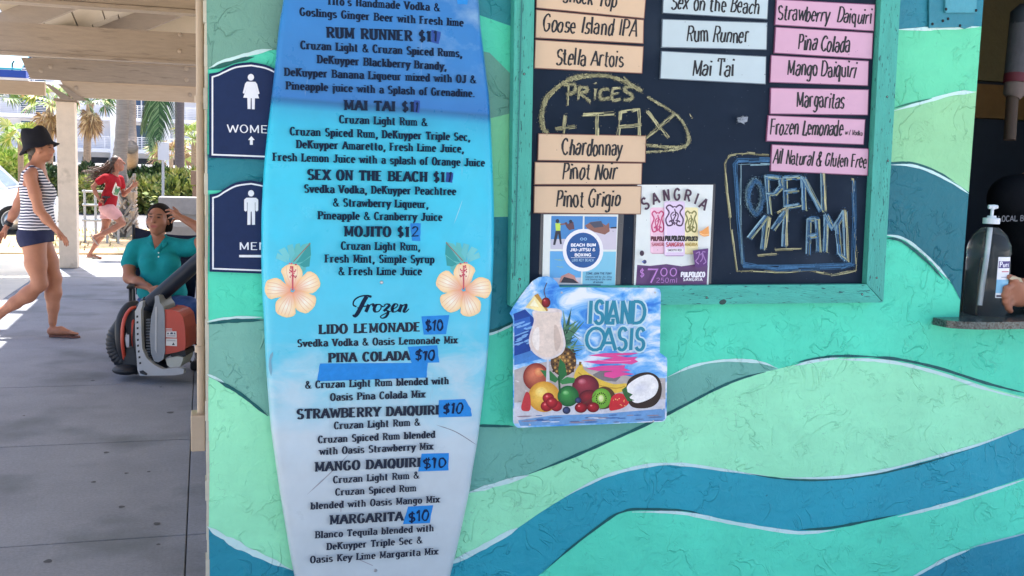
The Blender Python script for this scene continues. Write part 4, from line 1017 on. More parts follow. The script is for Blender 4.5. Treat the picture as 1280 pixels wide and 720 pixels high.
strip([(964.9, 180.4), (1086, 185.6), (1084.8, 219.6), (963, 214)], PK, PKd, [('All Natural & Gluten Free', (965.8, 204.4), (1082.6, 210), 17.5)], 'pink strip reading All Natural and Gluten Free, lowest pink strip over the chalk opening hours', gk)

# ------------------------------------------------------------------ paper posters in sleeves
def poster(q, sleeve, label):
    c = [WX(*p, SO + .0022) for p in q]; cx = sum(p[0] for p in c) / 4; cz = min(p[1] for p in c)
    t = thing('paper_poster', (cx, D - SO, cz), label, 'poster')
    b = MB(); qs = [WX(*p, SO + .0012) for p in sleeve]; b.prism([(x, D - SO - .0014, z) for x, z in qs], (0, .0007, 0)); b.build('plastic_sleeve', mat('sleeve_plastic', lin(46, 56, 70), rough=.15, var=.1), t)
    b = MB(); b.prism([(x, D - SO - .0022, z) for x, z in c], (0, .0006, 0), lin(225, 232, 229)); b.build('sheet', INK, t)
    return t
t = poster([(797, 231), (891.5, 231), (885.5, 357), (792.3, 357)], [(794, 230), (894.5, 230), (888.5, 358), (790, 358)], 'white sangria poster with three cans and a purple seven dollar band')
sg = Sheet(SO + .0024, .00004); k5 = 5.33; c5 = lambda x, y: (790 + x / k5, 225 + y / k5)
PU = lin(96, 62, 112); DP = lin(64, 36, 62)
sg.poly([c5(*p) for p in ((35, 565), (120, 572), (230, 560), (330, 575), (420, 562), (505, 570), (498, 702), (25, 702))], PU)
def can(x0, x1, y0, y1, body, pat, ring):
    sg.poly([c5(x0, y0 + 8), c5(x0 + 12, y0), c5(x1 - 12, y0), c5(x1, y0 + 8), c5(x1, y1 - 8), c5(x1 - 14, y1), c5(x0 + 14, y1), c5(x0, y1 - 8)], body)
    sg.poly([c5(x0 + 4, y0 + 10), c5(x0 + 18, y0 + 10), c5(x0 + 18, y1 - 12), c5(x0 + 4, y1 - 12)], tuple(min(1, v * 1.12) for v in body))
    sg.poly([c5(x0 + 4, y1 - 6), c5(x1 - 4, y1 - 6), c5(x1 - 14, y1), c5(x0 + 14, y1)], ring); m_ = (x0 + x1) / 2; w2 = (x1 - x0) / 2 - 8; yt = y0 + 30
    for sg_ in (-1, 1):                         # curling arms of the ornament
        sg.line([c5(m_ + sg_ * w2 * .15, yt + 10), c5(m_ + sg_ * w2 * .55, yt - 5), c5(m_ + sg_ * w2 * .9, yt + 12), c5(m_ + sg_ * w2 * .6, yt + 45), c5(m_ + sg_ * w2 * .95, yt + 90), c5(m_ + sg_ * w2 * .75, yt + 130), c5(m_ + sg_ * w2 * .25, yt + 125), c5(m_ + sg_ * w2 * .35, yt + 100), c5(m_ + sg_ * w2 * .6, yt + 108)], 1.9, pat)
        sg.line([c5(m_ + sg_ * w2 * .1, yt + 40), c5(m_ + sg_ * w2 * .4, yt + 60), c5(m_ + sg_ * w2 * .3, yt + 90), c5(m_ + sg_ * w2 * .1, yt + 100)], 1.5, pat)
    sg.line([c5(m_, yt + 20), c5(m_ + w2 * .12, yt + 60), c5(m_ - w2 * .1, yt + 95), c5(m_, yt + 128)], 1.6, pat)
    for vy in (12, 66, 120): sg.line([c5(m_ - w2 * .2, yt + vy), c5(m_, yt + vy - 8), c5(m_ + w2 * .2, yt + vy)], 1.1, pat)
can(122, 222, 183, 492, lin(236, 196, 214), lin(196, 70, 120), lin(200, 150, 170)); can(345, 440, 183, 495, lin(238, 228, 176), lin(130, 128, 70), lin(200, 190, 140))
sg.text('PULPOLO', c5(126, 405), c5(220, 405), 5.4, lin(90, 30, 50), 'sans', .26, .2); sg.text('LPOLOCO', c5(350, 405), c5(436, 405), 5.4, lin(30, 30, 30), 'sans', .26, .2)
sg.text('SANGRI', c5(130, 440), c5(218, 440), 4, lin(190, 90, 110), 'sans', .2, .16); sg.text('ANGRIA', c5(352, 440), c5(436, 440), 4, lin(180, 150, 70), 'sans', .2, .16)
can(215, 352, 142, 508, lin(226, 206, 232), lin(70, 40, 76), lin(170, 140, 180))
sg.text('PULPOLOCO', c5(220, 405), c5(349, 405), 6.2, lin(24, 22, 30), 'sans', .28, .2); sg.text('SANGRIA', c5(226, 443), c5(343, 443), 5, lin(190, 70, 90), 'sans', .22, .16)
sg.poly([c5(226, 456), c5(342, 456), c5(342, 482), c5(226, 482)], lin(240, 236, 244)); sg.text('SMOOTH RED', c5(238, 474), c5(330, 474), 2.6, lin(60, 50, 70), 'sans', .2, .16)
for ch, x, y, rot in (('S', 103, 190, -30), ('A', 165, 158, -20), ('N', 232, 138, -8), ('G', 300, 133, 0), ('R', 365, 140, 12), ('I', 418, 160, 22), ('A', 462, 192, 32)):
    a_ = rad(rot); hw = 22 if ch != 'I' else 4; e0 = c5(x - hw * math.cos(a_), y - hw * math.sin(a_)); e1 = c5(x + hw * math.cos(a_), y + hw * math.sin(a_)); sg.text(ch, e0, e1, 14, DP, 'sans', .2, .17)
    
sg.text('$', c5(50, 645), c5(82, 645), 9.5, lin(190, 130, 206), 'sans', .13, .11); sg.text('7', c5(95, 685), c5(170, 685), 17.5, lin(190, 130, 206), 'sans', .13, .12); sg.text('00', c5(185, 640), c5(300, 640), 10, lin(190, 130, 206), 'sans', .14, .12)
sg.text('250ml', c5(160, 684), c5(302, 684), 6, lin(180, 124, 198), 'sans', .13, .11); sg.text('PULPOLOCO', c5(326, 646), c5(484, 646), 6.2, lin(238, 236, 244), 'sans', .3, .2); sg.text('SANGRIA', c5(340, 672), c5(468, 672), 3.8, lin(238, 236, 244), 'sans', .24, .18, track=.1)
sg.ellp(*c5(66, 488), 2.8, 3.4, lin(60, 40, 60)); sg.ellp(*c5(84, 545), 2.5, 2.5, lin(60, 66, 110)); sg.ellp(*c5(72, 545), 1.2, .9, lin(90, 120, 190))
sg.poly([c5(*p) for p in ((448, 345), (470, 335), (510, 305), (514, 350), (514, 372), (480, 378), (455, 365))], lin(236, 160, 84)); sg.line([c5(450, 352), c5(480, 366), c5(514, 360)], .9, lin(250, 206, 150))
sg.poly([c5(*p) for p in ((405, 470), (508, 455), (503, 570), (440, 585), (420, 580))], lin(92, 48, 116))
for p in (((425, 490), (450, 480), (440, 520), (425, 540), (445, 560)), ((490, 480), (470, 480), (482, 520), (492, 545), (475, 560)), ((455, 500), (465, 490), (470, 520), (455, 545))): sg.line([c5(*q_) for q_ in p], 1.3, lin(160, 120, 180))
sg.build('print', INK, t)
t = poster([(679.6, 268), (772.8, 268), (769, 359.5), (677.6, 359.5)], [(676, 267), (780, 267), (775, 361), (673, 361)], 'blue and white beach boxing class poster with four photos and a round badge')
sg = Sheet(SO + .0024, .00004); k6 = 6.86; c6 = lambda x, y: (670 + x / k6, 260 + y / k6)
SKY = lin(66, 134, 196); SND = lin(196, 196, 212)
sg.poly([c6(*p) for p in ((132, 68), (402, 70), (396, 352), (124, 352))], SKY); sg.poly([c6(*p) for p in ((128, 268), (398, 262), (396, 352), (124, 352))], SND)
sg.poly([c6(*p) for p in ((416, 72), (694, 74), (688, 356), (412, 356))], SKY); sg.poly([c6(*p) for p in ((415, 180), (692, 172), (688, 356), (412, 356))], lin(206, 200, 214)); sg.poly([c6(*p) for p in ((120, 370), (390, 372), (384, 648), (116, 648))], lin(92, 168, 222)); sg.poly([c6(*p) for p in ((118, 600), (385, 596), (384, 648), (116, 648))], SND)
sg.poly([c6(*p) for p in ((404, 374), (686, 374), (678, 676), (398, 676))], lin(126, 196, 222))
dk = lin(40, 44, 60); sk = lin(140, 96, 84)
sg.poly([c6(*p) for p in ((165, 130), (212, 130), (208, 195), (170, 195))], lin(196, 226, 90)); sg.ellp(*c6(184, 112), 2.2, 2.6, dk); sg.poly([c6(*p) for p in ((205, 135), (262, 128), (262, 140), (208, 148))], sk); sg.poly([c6(*p) for p in ((168, 195), (210, 195), (222, 310), (206, 310), (190, 220), (165, 318), (146, 316))], dk)
sg.poly([c6(*p) for p in ((245, 125), (262, 120), (275, 140), (300, 110), (320, 120), (330, 180), (285, 190), (262, 165))], lin(96, 66, 76)); sg.ellp(*c6(297, 116), 2, 2.2, dk)
sg.poly([c6(*p) for p in ((420, 150), (470, 120), (540, 112), (600, 150), (625, 125), (632, 200), (590, 228), (500, 205), (440, 175))], sk); sg.poly([c6(*p) for p in ((455, 125), (560, 110), (580, 160), (500, 170))], lin(70, 74, 92)); sg.poly([c6(*p) for p in ((640, 165), (690, 160), (690, 175), (640, 176))], dk)
sg.poly([c6(*p) for p in ((200, 640), (215, 585), (280, 556), (330, 580), (345, 620), (370, 645))], lin(190, 140, 130)); sg.poly([c6(*p) for p in ((210, 640), (240, 590), (320, 610), (365, 645))], dk)
for i in range(5): sg.line([c6(160 + i * 18, 440 + (i % 2) * 60), c6(210 + i * 8, 450 + (i % 2) * 60)], .6, lin(150, 190, 160), False)
sg.ellp(*c6(403, 362), 175 / k6, 183 / k6, lin(238, 238, 244)); sg.ellp(*c6(404, 362), 144 / k6, 151 / k6, lin(20, 84, 150))
wt = lin(236, 240, 246)
for x in (392, 423): sg.line([c6(x + 12 * math.cos(a_), 266 + 10 * math.sin(a_)) for a_ in [i * .7 for i in range(10)]], .7, lin(150, 200, 236), False)
sg.text('BEACH BUM', c6(300, 330), c6(512, 328), 3.6, wt, 'sans', .34, .24); sg.text('JIU-JITSU &', c6(294, 370), c6(510, 369), 3.6, wt, 'sans', .34, .24); sg.text('BOXING', c6(332, 414), c6(472, 414), 3.6, wt, 'sans', .34, .24)
sg.poly([c6(300, 424), c6(508, 424), c6(508, 427), c6(300, 427)], wt); sg.text('LIDO KEY BEACH', c6(308, 458), c6(492, 458), 3.2, lin(170, 210, 236), 'sans', .15, .12)
sg.text('COME JOIN THE FUN!!', c6(430, 570), c6(648, 570), 2.6, lin(40, 80, 120), 'sans', .2, .16); sg.text('Classes led by Jiu Jitsu', c6(424, 597), c6(650, 597), 2.4, lin(50, 90, 130), 'sans', .18, .14); sg.text('and boxing on the sand', c6(424, 619), c6(646, 619), 2.4, lin(50, 90, 130), 'sans', .18, .14); sg.text('all welcome', c6(490, 643), c6(575, 643), 2.4, lin(50, 90, 130), 'sans', .18, .14)
sg.poly([c6(*p) for p in ((200, 655), (556, 655), (552, 682), (200, 682))], lin(60, 120, 150))
sg.build('print', INK, t)

# ------------------------------------------------------------------ island drink plaque
r4 = lambda x, y: (630 + x / 3.43, 340 + y / 3.43)
OUT = [(60, 668), (48, 660), (40, 645), (40, 500), (40, 205), (34, 190), (25, 178), (40, 150), (70, 105), (100, 65), (122, 40), (150, 23), (185, 18), (210, 26), (228, 44), (240, 66), (400, 67), (652, 68), (668, 74), (673, 90), (670, 250), (668, 345), (682, 356), (698, 368), (700, 380), (698, 500), (697, 622), (690, 636), (676, 642), (400, 654)]
pz = at(735, 534, D - .048)
pl = thing('fruit_drink_plaque', (pz.x, D - .045, pz.z), 'shaped tin sign with a frozen drink, tropical fruit and large teal words Island Oasis', 'sign')
PO = .0485
def sky_print():
    m = bpy.data.materials.new('printed_sky'); m.use_nodes = True; n = m.node_tree; N = n.nodes; L_ = n.links; bs = N['Principled BSDF']; bs.inputs['Roughness'].default_value = .4; bs.inputs['Specular IOR Level'].default_value = .3
    tc = N.new('ShaderNodeTexCoord'); mp = N.new('ShaderNodeMapping'); mp.inputs['Rotation'].default_value = (0, rad(38), 0); mp.inputs['Scale'].default_value = (1, 1, 2.2); L_.new(tc.outputs['Object'], mp.inputs[0])
    no = N.new('ShaderNodeTexNoise'); no.inputs['Scale'].default_value = 9; no.inputs['Detail'].default_value = 9; no.inputs['Roughness'].default_value = .62; no.inputs['Distortion'].default_value = .8; L_.new(mp.outputs[0], no.inputs['Vector'])
    cr = N.new('ShaderNodeValToRGB'); e = cr.color_ramp.elements; e[0].position = .36; e[0].color = (*lin(40, 120, 214), 1); e[1].position = .62; e[1].color = (*lin(232, 238, 248), 1)
    for p_, c_ in ((.45, (84, 164, 232)), (.53, (150, 200, 240))): x = e.new(p_); x.color = (*lin(*c_), 1)
    L_.new(no.outputs['Fac'], cr.inputs[0]); L_.new(cr.outputs[0], bs.inputs['Base Color']); return m
b = MB(); q = [WX(*r4(*p), PO) for p in OUT]; b.prism([(x, D - PO, z) for x, z in q], (0, .0035, 0), lin(84, 160, 224), side=lin(50, 60, 80)); b.build('tin_plate', sky_print(), pl)
PHOTO = mat('printed_photo', ink=True, rough=.4, spec=.3, var=.16, vscale=26, detail=9, var2=(.10, 140))
sg = Sheet(PO + .0003, .000004); rr = random.Random(21)
def pp(pts, c): sg.poly([r4(*p) for p in pts], c)
def gg(cx, cy, rx, ry, c, e, rot=0, **k): sg.ellp(*r4(cx, cy), rx / 3.43, ry / 3.43, c, rot, edge=e, **k)
# sky, wave, sand
OUTi = [(x + (370 - x) * .006, y + (345 - y) * .006) for x, y in OUT]
pp([(44, 200), (40, 180), (90, 160), (130, 200), (110, 300), (120, 380), (44, 390)], lin(20, 66, 150)); pp([(44, 210), (110, 190), (115, 230), (60, 270), (44, 280)], lin(40, 96, 180)); pp([(44, 360), (140, 330), (170, 370), (44, 400)], lin(70, 130, 200))
for i in range(22): sg.ellp(*r4(rr.uniform(50, 130), rr.uniform(215, 330)), rr.uniform(2, 7), rr.uniform(.6, 1.6), lin(120, 170, 220), -20, n=8)
pp([(44, 420), (120, 395), (250, 375), (420, 430), (560, 450), (692, 455), (692, 560), (44, 600)], lin(186, 176, 172)); pp([(380, 440), (430, 415), (480, 430), (500, 450), (480, 470), (400, 465)], lin(126, 120, 124)); pp([(44, 560), (692, 545), (692, 615), (44, 650)], lin(206, 206, 214))
pp([(70, 660), (60, 636), (200, 615), (420, 608), (690, 585), (690, 630), (676, 638), (400, 649)], lin(110, 158, 206))
for i in range(30): sg.ellp(*r4(rr.uniform(70, 670), rr.uniform(612, 645)), rr.uniform(4, 11), rr.uniform(.5, 1.1), lin(*rr.choice(((196, 206, 220), (90, 110, 150), (150, 130, 140), (60, 100, 160)))), -2, n=8)
for i in range(40): sg.ellp(*r4(rr.uniform(46, 690), rr.uniform(400, 590)), rr.uniform(.8, 2.4), rr.uniform(.4, .9), lin(*rr.choice(((150, 140, 140), (214, 208, 206)))), 0, n=6)
# pineapple with leaves
for i in range(26):
    a_ = -1.9 + 2.5 * i / 25 + rr.uniform(-.1, .1); l = rr.uniform(60, 125); bx, by = 265 + rr.uniform(-10, 20), 300 + rr.uniform(-60, 50); ex, ey = bx + math.cos(a_) * l * .75, by + math.sin(a_) * l
    pp([(bx - 9, by), (bx + 9, by + 6), (ex, ey)], lin(*rr.choice(((40, 84, 66), (70, 120, 90), (24, 56, 50), (110, 150, 120)))))
gg(255, 385, 55, 62, lin(150, 112, 62), lin(70, 48, 34))
for i in range(7):
    for j in range(7): sg.ellp(*r4(212 + i * 14 + (j % 2) * 7, 335 + j * 15), 1.5, 1.6, lin(*rr.choice(((196, 150, 80), (60, 44, 34)))), n=6)
# banana, apples, citrus
sg.spline([r4(*p) for p in ((300, 450), (315, 410), (335, 395), (345, 420), (400, 455), (470, 480), (525, 478), (520, 505), (470, 520), (380, 505), (315, 490))], lin(226, 190, 74)); sg.line([r4(318, 430), r4(380, 475), r4(470, 498), r4(520, 490)], 1.4, lin(196, 150, 50)); sg.line([r4(325, 400), r4(328, 385)], 3, lin(120, 96, 40), False)
gg(138, 450, 56, 60, lin(224, 130, 96), lin(130, 40, 40)); gg(150, 430, 22, 20, lin(236, 170, 110), lin(214, 110, 80))
gg(350, 490, 58, 50, lin(170, 60, 76), lin(84, 20, 40)); gg(335, 470, 18, 13, lin(220, 130, 140), lin(160, 60, 76)); gg(365, 540, 45, 35, lin(150, 40, 50), lin(80, 20, 36))
gg(172, 535, 68, 66, lin(244, 206, 96), lin(214, 150, 50)); gg(160, 515, 26, 22, lin(250, 224, 140), lin(242, 202, 96))
gg(275, 532, 46, 45, lin(70, 160, 80), lin(16, 84, 46)); gg(265, 518, 14, 10, lin(150, 206, 140), lin(70, 160, 80))
for pts, c in (([(155, 420), (200, 425), (235, 460), (220, 475), (180, 455)], (50, 120, 66)), ([(240, 370), (262, 395), (270, 440), (240, 470), (232, 420)], (40, 110, 60)), ([(235, 470), (270, 450), (305, 455), (300, 475), (250, 482)], (60, 136, 76)), ([(238, 440), (245, 520), (236, 520), (230, 450)], (30, 90, 50))): pp(pts, lin(*c))
# kiwi
gg(428, 540, 50, 48, lin(120, 84, 50), lin(80, 54, 36), rot=-20); gg(418, 542, 41, 43, lin(150, 196, 70), lin(96, 160, 50)); gg(416, 542, 12, 15, lin(236, 236, 190), lin(200, 220, 130))
for i in range(16): a_ = i * .393; sg.ellp(*r4(417 + 21 * math.cos(a_), 542 + 23 * math.sin(a_)), .8, 1.2, lin(30, 36, 24), n=6)
# coconut
sg.spline([r4(*p) for p in ((530, 470), (565, 440), (620, 430), (660, 450), (676, 490), (670, 540), (640, 575), (590, 585), (545, 575), (525, 530))], lin(52, 38, 34)); sg.spline([r4(*p) for p in ((528, 490), (570, 455), (618, 440), (650, 455), (662, 490), (645, 530), (600, 555), (560, 560), (535, 530))], lin(240, 238, 236)); gg(590, 500, 42, 30, lin(214, 214, 222), lin(236, 234, 232), rot=-25)
# strawberries, berries, cherries
sg.spline([r4(*p) for p in ((460, 540), (490, 520), (520, 530), (535, 560), (515, 580), (480, 592), (452, 590))], lin(206, 44, 54)); pp([(505, 505), (525, 490), (530, 515), (552, 525), (535, 540), (560, 550), (530, 555), (515, 530)], lin(50, 100, 56))
for i in range(16): sg.ellp(*r4(rr.uniform(468, 520), rr.uniform(540, 584)), .5, .7, lin(240, 190, 120), n=5)
sg.spline([r4(*p) for p in ((78, 560), (95, 515), (112, 530), (112, 590), (85, 596), (74, 585))], lin(196, 60, 66))
for x, y in ((190, 540), (182, 575), (225, 575), (205, 560)): gg(x, y, 25, 23, lin(210, 50, 60), lin(120, 16, 30)); gg(x - 6, y - 7, 6, 5, lin(240, 150, 150), lin(214, 70, 76))
gg(268, 593, 17, 16, lin(70, 86, 130), lin(24, 30, 60)); gg(318, 550, 14, 13, lin(70, 86, 130), lin(24, 30, 60))
for x, y in ((330, 582), (382, 580)): gg(x, y, 27, 22, lin(196, 36, 52), lin(96, 10, 24)); gg(x - 8, y - 7, 6, 4, lin(244, 170, 170), lin(206, 50, 60))
sg.line([r4(340, 565), r4(372, 545), r4(395, 520)], .7, lin(90, 60, 40)); sg.line([r4(378, 565), r4(372, 545)], .7, lin(90, 60, 40))
# the glass of frozen drink
pp([(184, 372), (192, 372), (196, 470), (180, 470)], lin(206, 206, 210))
sg.spline([r4(*p) for p in ((124, 168), (128, 210), (110, 270), (108, 310), (125, 345), (160, 370), (190, 376), (222, 366), (252, 345), (264, 310), (256, 260), (244, 215), (246, 165), (185, 155))], lin(222, 212, 210))
sg.spline([r4(*p) for p in ((130, 178), (134, 215), (118, 272), (116, 308), (132, 340), (165, 362), (190, 366), (220, 357), (246, 338), (255, 308), (248, 262), (238, 215), (240, 175), (185, 168))], lin(228, 210, 196)); sg.spline([r4(*p) for p in ((130, 250), (150, 240), (150, 330), (132, 325), (120, 290))], lin(240, 230, 222)); sg.spline([r4(*p) for p in ((215, 230), (232, 240), (244, 300), (225, 340), (215, 300))], lin(208, 186, 172))
gg(185, 166, 58, 9, lin(238, 228, 220), lin(214, 200, 196)); pp([(92, 152), (130, 100), (142, 95), (186, 168), (150, 168)], lin(244, 226, 160)); pp([(130, 100), (146, 92), (190, 165), (182, 168)], lin(190, 140, 60)); pp([(110, 145), (130, 118), (150, 150)], lin(250, 242, 206))
gg(180, 131, 19, 22, lin(170, 36, 50), lin(90, 10, 24)); gg(174, 122, 5, 5, lin(230, 140, 140), lin(170, 40, 50)); sg.line([r4(180, 112), r4(172, 80), r4(184, 46)], .9, lin(90, 50, 40))
sg.build('printed_picture', PHOTO, pl)
# lettering: pale halo, teal line letters
sg = Sheet(PO + .0022, .000012)
for c, wv, wh in ((lin(196, 226, 238), .30, .28), (lin(16, 132, 160), .165, .13)):
    sg.text('IS', r4(360, 222), r4(427, 222), 29, c, 'sans', wv, wh); sg.text('L', r4(430, 222), r4(468, 222), 29, c, 'sans', wv, wh); sg.text('AN', r4(442, 222), r4(545, 222), 29, c, 'sans', wv, wh); sg.text('D', r4(543, 222), r4(606, 222), 29, c, 'sans', wv, wh)
    sg.text('O', r4(344, 335), r4(436, 335), 28, c, 'sans', wv, wh); sg.text('A', r4(412, 335), r4(478, 335), 28, c, 'sans', wv, wh); sg.text('SIS', r4(484, 335), r4(602, 335), 28, c, 'sans', wv, wh)
sg.build('lettering', INK, pl)
sg = Sheet(PO + .0026, .00001)
MG = lin(226, 70, 150)
for pts in ([(362, 358), (430, 348), (585, 346), (540, 356), (480, 358), (530, 366), (574, 364), (560, 374), (575, 384), (548, 396), (505, 392), (400, 394), (340, 384), (420, 378), (470, 368)], [(352, 414), (420, 402), (520, 400), (515, 412), (545, 424), (500, 428), (560, 438), (510, 444), (470, 456), (430, 448), (430, 432), (470, 424), (400, 424)]): pp(pts, MG)
for pts in ([(580, 347), (604, 345), (584, 349)],): pp(pts, lin(40, 50, 70))
sg.line([r4(400, 378), r4(470, 384), r4(545, 380)], .8, lin(244, 150, 200)); sg.build('pink_clouds', INK, pl)
for x, y in ((247, 88), (648, 88), (110, 655), (640, 640)):
    b = MB(); p = at(*r4(x, y), D - PO - .0042); b.lathe(p, [(.003, 0), (.003, .0008), (0, .0012)], (0, -1, 0), 8); b.build('screw', MATS['steel'], pl)

# ------------------------------------------------------------------ sanitizer bottle on the counter
bp_ = at(1230, 402, D + .045); bx, by = at(1229.5, 398, D + .05).x, D + .05
def rpx(n): return n * (P(1230, 340, 1) - P(1229, 340, 1)).length * ((Vector((bx, by, 1.2)) - CAM).dot(_f))
z_ = lambda y: at(1230, y, by).z
bot = thing('pump_bottle', (bx, by, ZS), 'large clear plastic pump bottle of hand sanitizer on the granite counter', 'bottle')
ZB = ZS + .0008
H_ = z_(284) - ZB; r0 = rpx(27)
CLR = mat('clear_plastic', (.88, .93, .95), rough=.05, trans=.97, ior=1.22)
b = MB(); b.lathe((bx, by, ZB), [(0, 0), (r0 * .92, 0), (r0, .008), (r0 * .99, H_ * .35), (r0 * .96, H_ * .62), (r0 * .93, H_ * .68), (r0 * .97, H_ * .7), (r0 * .92, H_ * .80), (r0 * .74, H_ * .91), (r0 * .48, H_ * .975), (r0 * .34, H_), (0, H_)], n=32); b.build('bottle_body', CLR, bot, auto=50)
WPL = mat('white_plastic', lin(214, 220, 228), rough=.35, var=.04)
b = MB(); b.lathe((bx, by, z_(279.5)), [(rpx(10), 0), (rpx(10.2), rpx(7)), (rpx(5.5), rpx(7.6)), (rpx(5.2), rpx(10)), (0, rpx(10))], n=20); b.build('cap', WPL, bot, auto=40)
b = MB(); b.lathe((bx, by, z_(270)), [(rpx(2), 0), (rpx(2), rpx(8)), (rpx(3.2), rpx(8.5)), (rpx(3.2), rpx(12)), (0, rpx(12.4))], n=14)
q = Vector((bx, by, z_(258.5))); b.tube([q + RV * rpx(-5), q + RV * rpx(2), q + RV * rpx(6.5) + UV * rpx(.3)], [rpx(2.6), rpx(3.1), rpx(2.2)], 10); b.build('pump_head', WPL, bot, auto=40)
b = MB(); b.tube([Vector((bx - .002, by, z_(286))), Vector((bx - .006, by, z_(320))), Vector((bx - .016, by, ZB + .03))], rpx(2.7), 10); b.build('dip_tube', WPL, bot, auto=40)
vdir = (CAM - Vector((bx, by, 1.3))); vdir.z = 0; vdir.normalize(); va = math.atan2(vdir.y, vdir.x)
b = MB(); lab = [(319, 369)]; n = 12
a0, a1 = va + rad(24), va + rad(64)
zt_, zb_ = z_(319), z_(369); rl = r0 * 1.006
rowz = [zb_, zb_ + (zt_ - zb_) * .12, zb_ + (zt_ - zb_) * .45, zb_ + (zt_ - zb_) * .62, zt_]; colr = [lin(210, 220, 228), lin(120, 180, 214), lin(226, 230, 238), lin(232, 234, 240)]
for i in range(4):
    v = []
    for j in range(n + 1):
        a_ = a0 + (a1 - a0) * j / n
        for z in (rowz[i], rowz[i + 1]): v.append((bx + rl * math.cos(a_), by + rl * math.sin(a_), z))
    b.add(v, [(2 * j, 2 * j + 2, 2 * j + 3, 2 * j + 1) for j in range(n)], colr[i])
def on_label(u, vv, rad_=1.0): a_ = a0 + (a1 - a0) * u; return Vector((bx + rl * 1.004 * rad_ * math.cos(a_), by + rl * 1.004 * rad_ * math.sin(a_), zb_ + (zt_ - zb_) * vv))
def lpatch(u0, u1, v0, v1, c, rr_=1.0):
    n_ = 6; v = []
    for j in range(n_ + 1):
        for w_ in (v0, v1): v.append(on_label(u0 + (u1 - u0) * j / n_, w_, rr_))
    b.add(v, [(2 * j, 2 * j + 2, 2 * j + 3, 2 * j + 1) for j in range(n_)], c)
lpatch(.06, .98, .73, .90, lin(60, 50, 120)); lpatch(.3, .9, .63, .655, lin(190, 90, 110), 1.001); lpatch(.3, .85, .5, .515, lin(110, 120, 150)); lpatch(.06, .9, .02, .07, lin(60, 60, 80))
# letters of the brand band: P u r
for stx in ([(.15, .755), (.15, .88), (.27, .88), (.29, .85), (.27, .82), (.15, .82)], [(.38, .83), (.38, .77), (.42, .755), (.5, .77), (.5, .83)], [(.6, .755), (.6, .83), (.72, .82)], [(.8, .755), (.8, .84)]):
    for i in range(len(stx) - 1):
        (u0, v0), (u1, v1) = stx[i], stx[i + 1]; du, dv = (.035, 0) if abs(v1 - v0) > abs(u1 - u0) * .3 else (0, .012)
        b.add([on_label(u0 - du, v0 - dv, 1.004), on_label(u1 - du, v1 - dv, 1.004), on_label(u1 + du, v1 + dv, 1.004), on_label(u0 + du, v0 + dv, 1.004)], [(0, 1, 2, 3)], lin(230, 230, 240))
b.build('bottle_label', INK, bot)
# ================================================================== ground and covered walkway
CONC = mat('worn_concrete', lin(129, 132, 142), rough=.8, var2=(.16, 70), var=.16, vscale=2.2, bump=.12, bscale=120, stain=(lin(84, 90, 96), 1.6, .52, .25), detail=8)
SUNC = mat('sunlit_concrete', lin(206, 200, 190), rough=.85, var=.1, vscale=2, bump=.1, bscale=90)  # sunlit copy of the concrete, the sun's brightness put into the colour
b = MB(); b.box(-400, 400, -120, 600, -.6, -.13); tag(b.build('ground', mat('sandy_ground', lin(196, 184, 160), rough=.95, var=.2, vscale=.6, bump=.3, bscale=20), None), kind='structure')
XJ = G(236.5, 600).x
b = MB(); gap = .009; XL = -2.05
ys = [4.27 + 1.53 * k for k in range(-6, 9)]
xs = [XL - 3.2, XL, XJ] if False else [XL, XJ]
rr = random.Random(2)
for i in range(len(ys) - 1):
    for x0, x1 in ((XL, XJ), (XJ, XJ + 6.0)):
        dz = rr.uniform(-.0015, .0015)
        b.box(x0 + .0022, x1 - .0022, ys[i] + gap / 2, ys[i + 1] - gap / 2, -.12, dz)
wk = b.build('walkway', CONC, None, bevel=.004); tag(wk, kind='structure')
b = MB(); b.box(XL, XJ + 6, ys[0], ys[-1], -.128, -.02); tag(b.build('joint_bed', mat('dark_joint', lin(62, 66, 70), rough=.9, var=.1), None), kind='structure')
b = MB(); b.box(-60, XL - .006, -40, 19.5, -.128, -.006); b.box(XJ + 6.01, 40, -40, 19.5, -.128, -.006); b.box(XL - .006, XJ + 6.01, -40, ys[0] - .01, -.128, -.006); b.box(XL - .006, XJ + 6.01, ys[-1] + .01, 17.6, -.128, -.006)
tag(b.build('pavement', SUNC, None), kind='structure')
sp = MB(); 
for x, y, r in ((133, 566, 4), (152, 634, 4.5), (196, 655, 5), (117, 603, 3.6), (213, 516, 5), (116, 476, 3), (201, 484, 2), (158, 592, 3), (60, 702, 6), (186, 590, 2.5), (30, 520, 2), (198, 681, 3)):
    p = G(x, y); k = rpx_ = r * (p - CAM).dot(_f) / F; pts = []
    for i in range(12):
        a_ = 2 * math.pi * i / 12; q = k * .85 * (1 + .12 * math.sin(3 * a_ + x)); pts.append((p.x + q * math.cos(a_), p.y + q * math.sin(a_) * 1.2, .0022))
    sp.flat(pts)
tag(sp.build('gum_spot', mat('old_gum', lin(70, 72, 78), rough=.8, var=.1), None), kind='stuff', label='dark gum spots on the walkway'); 

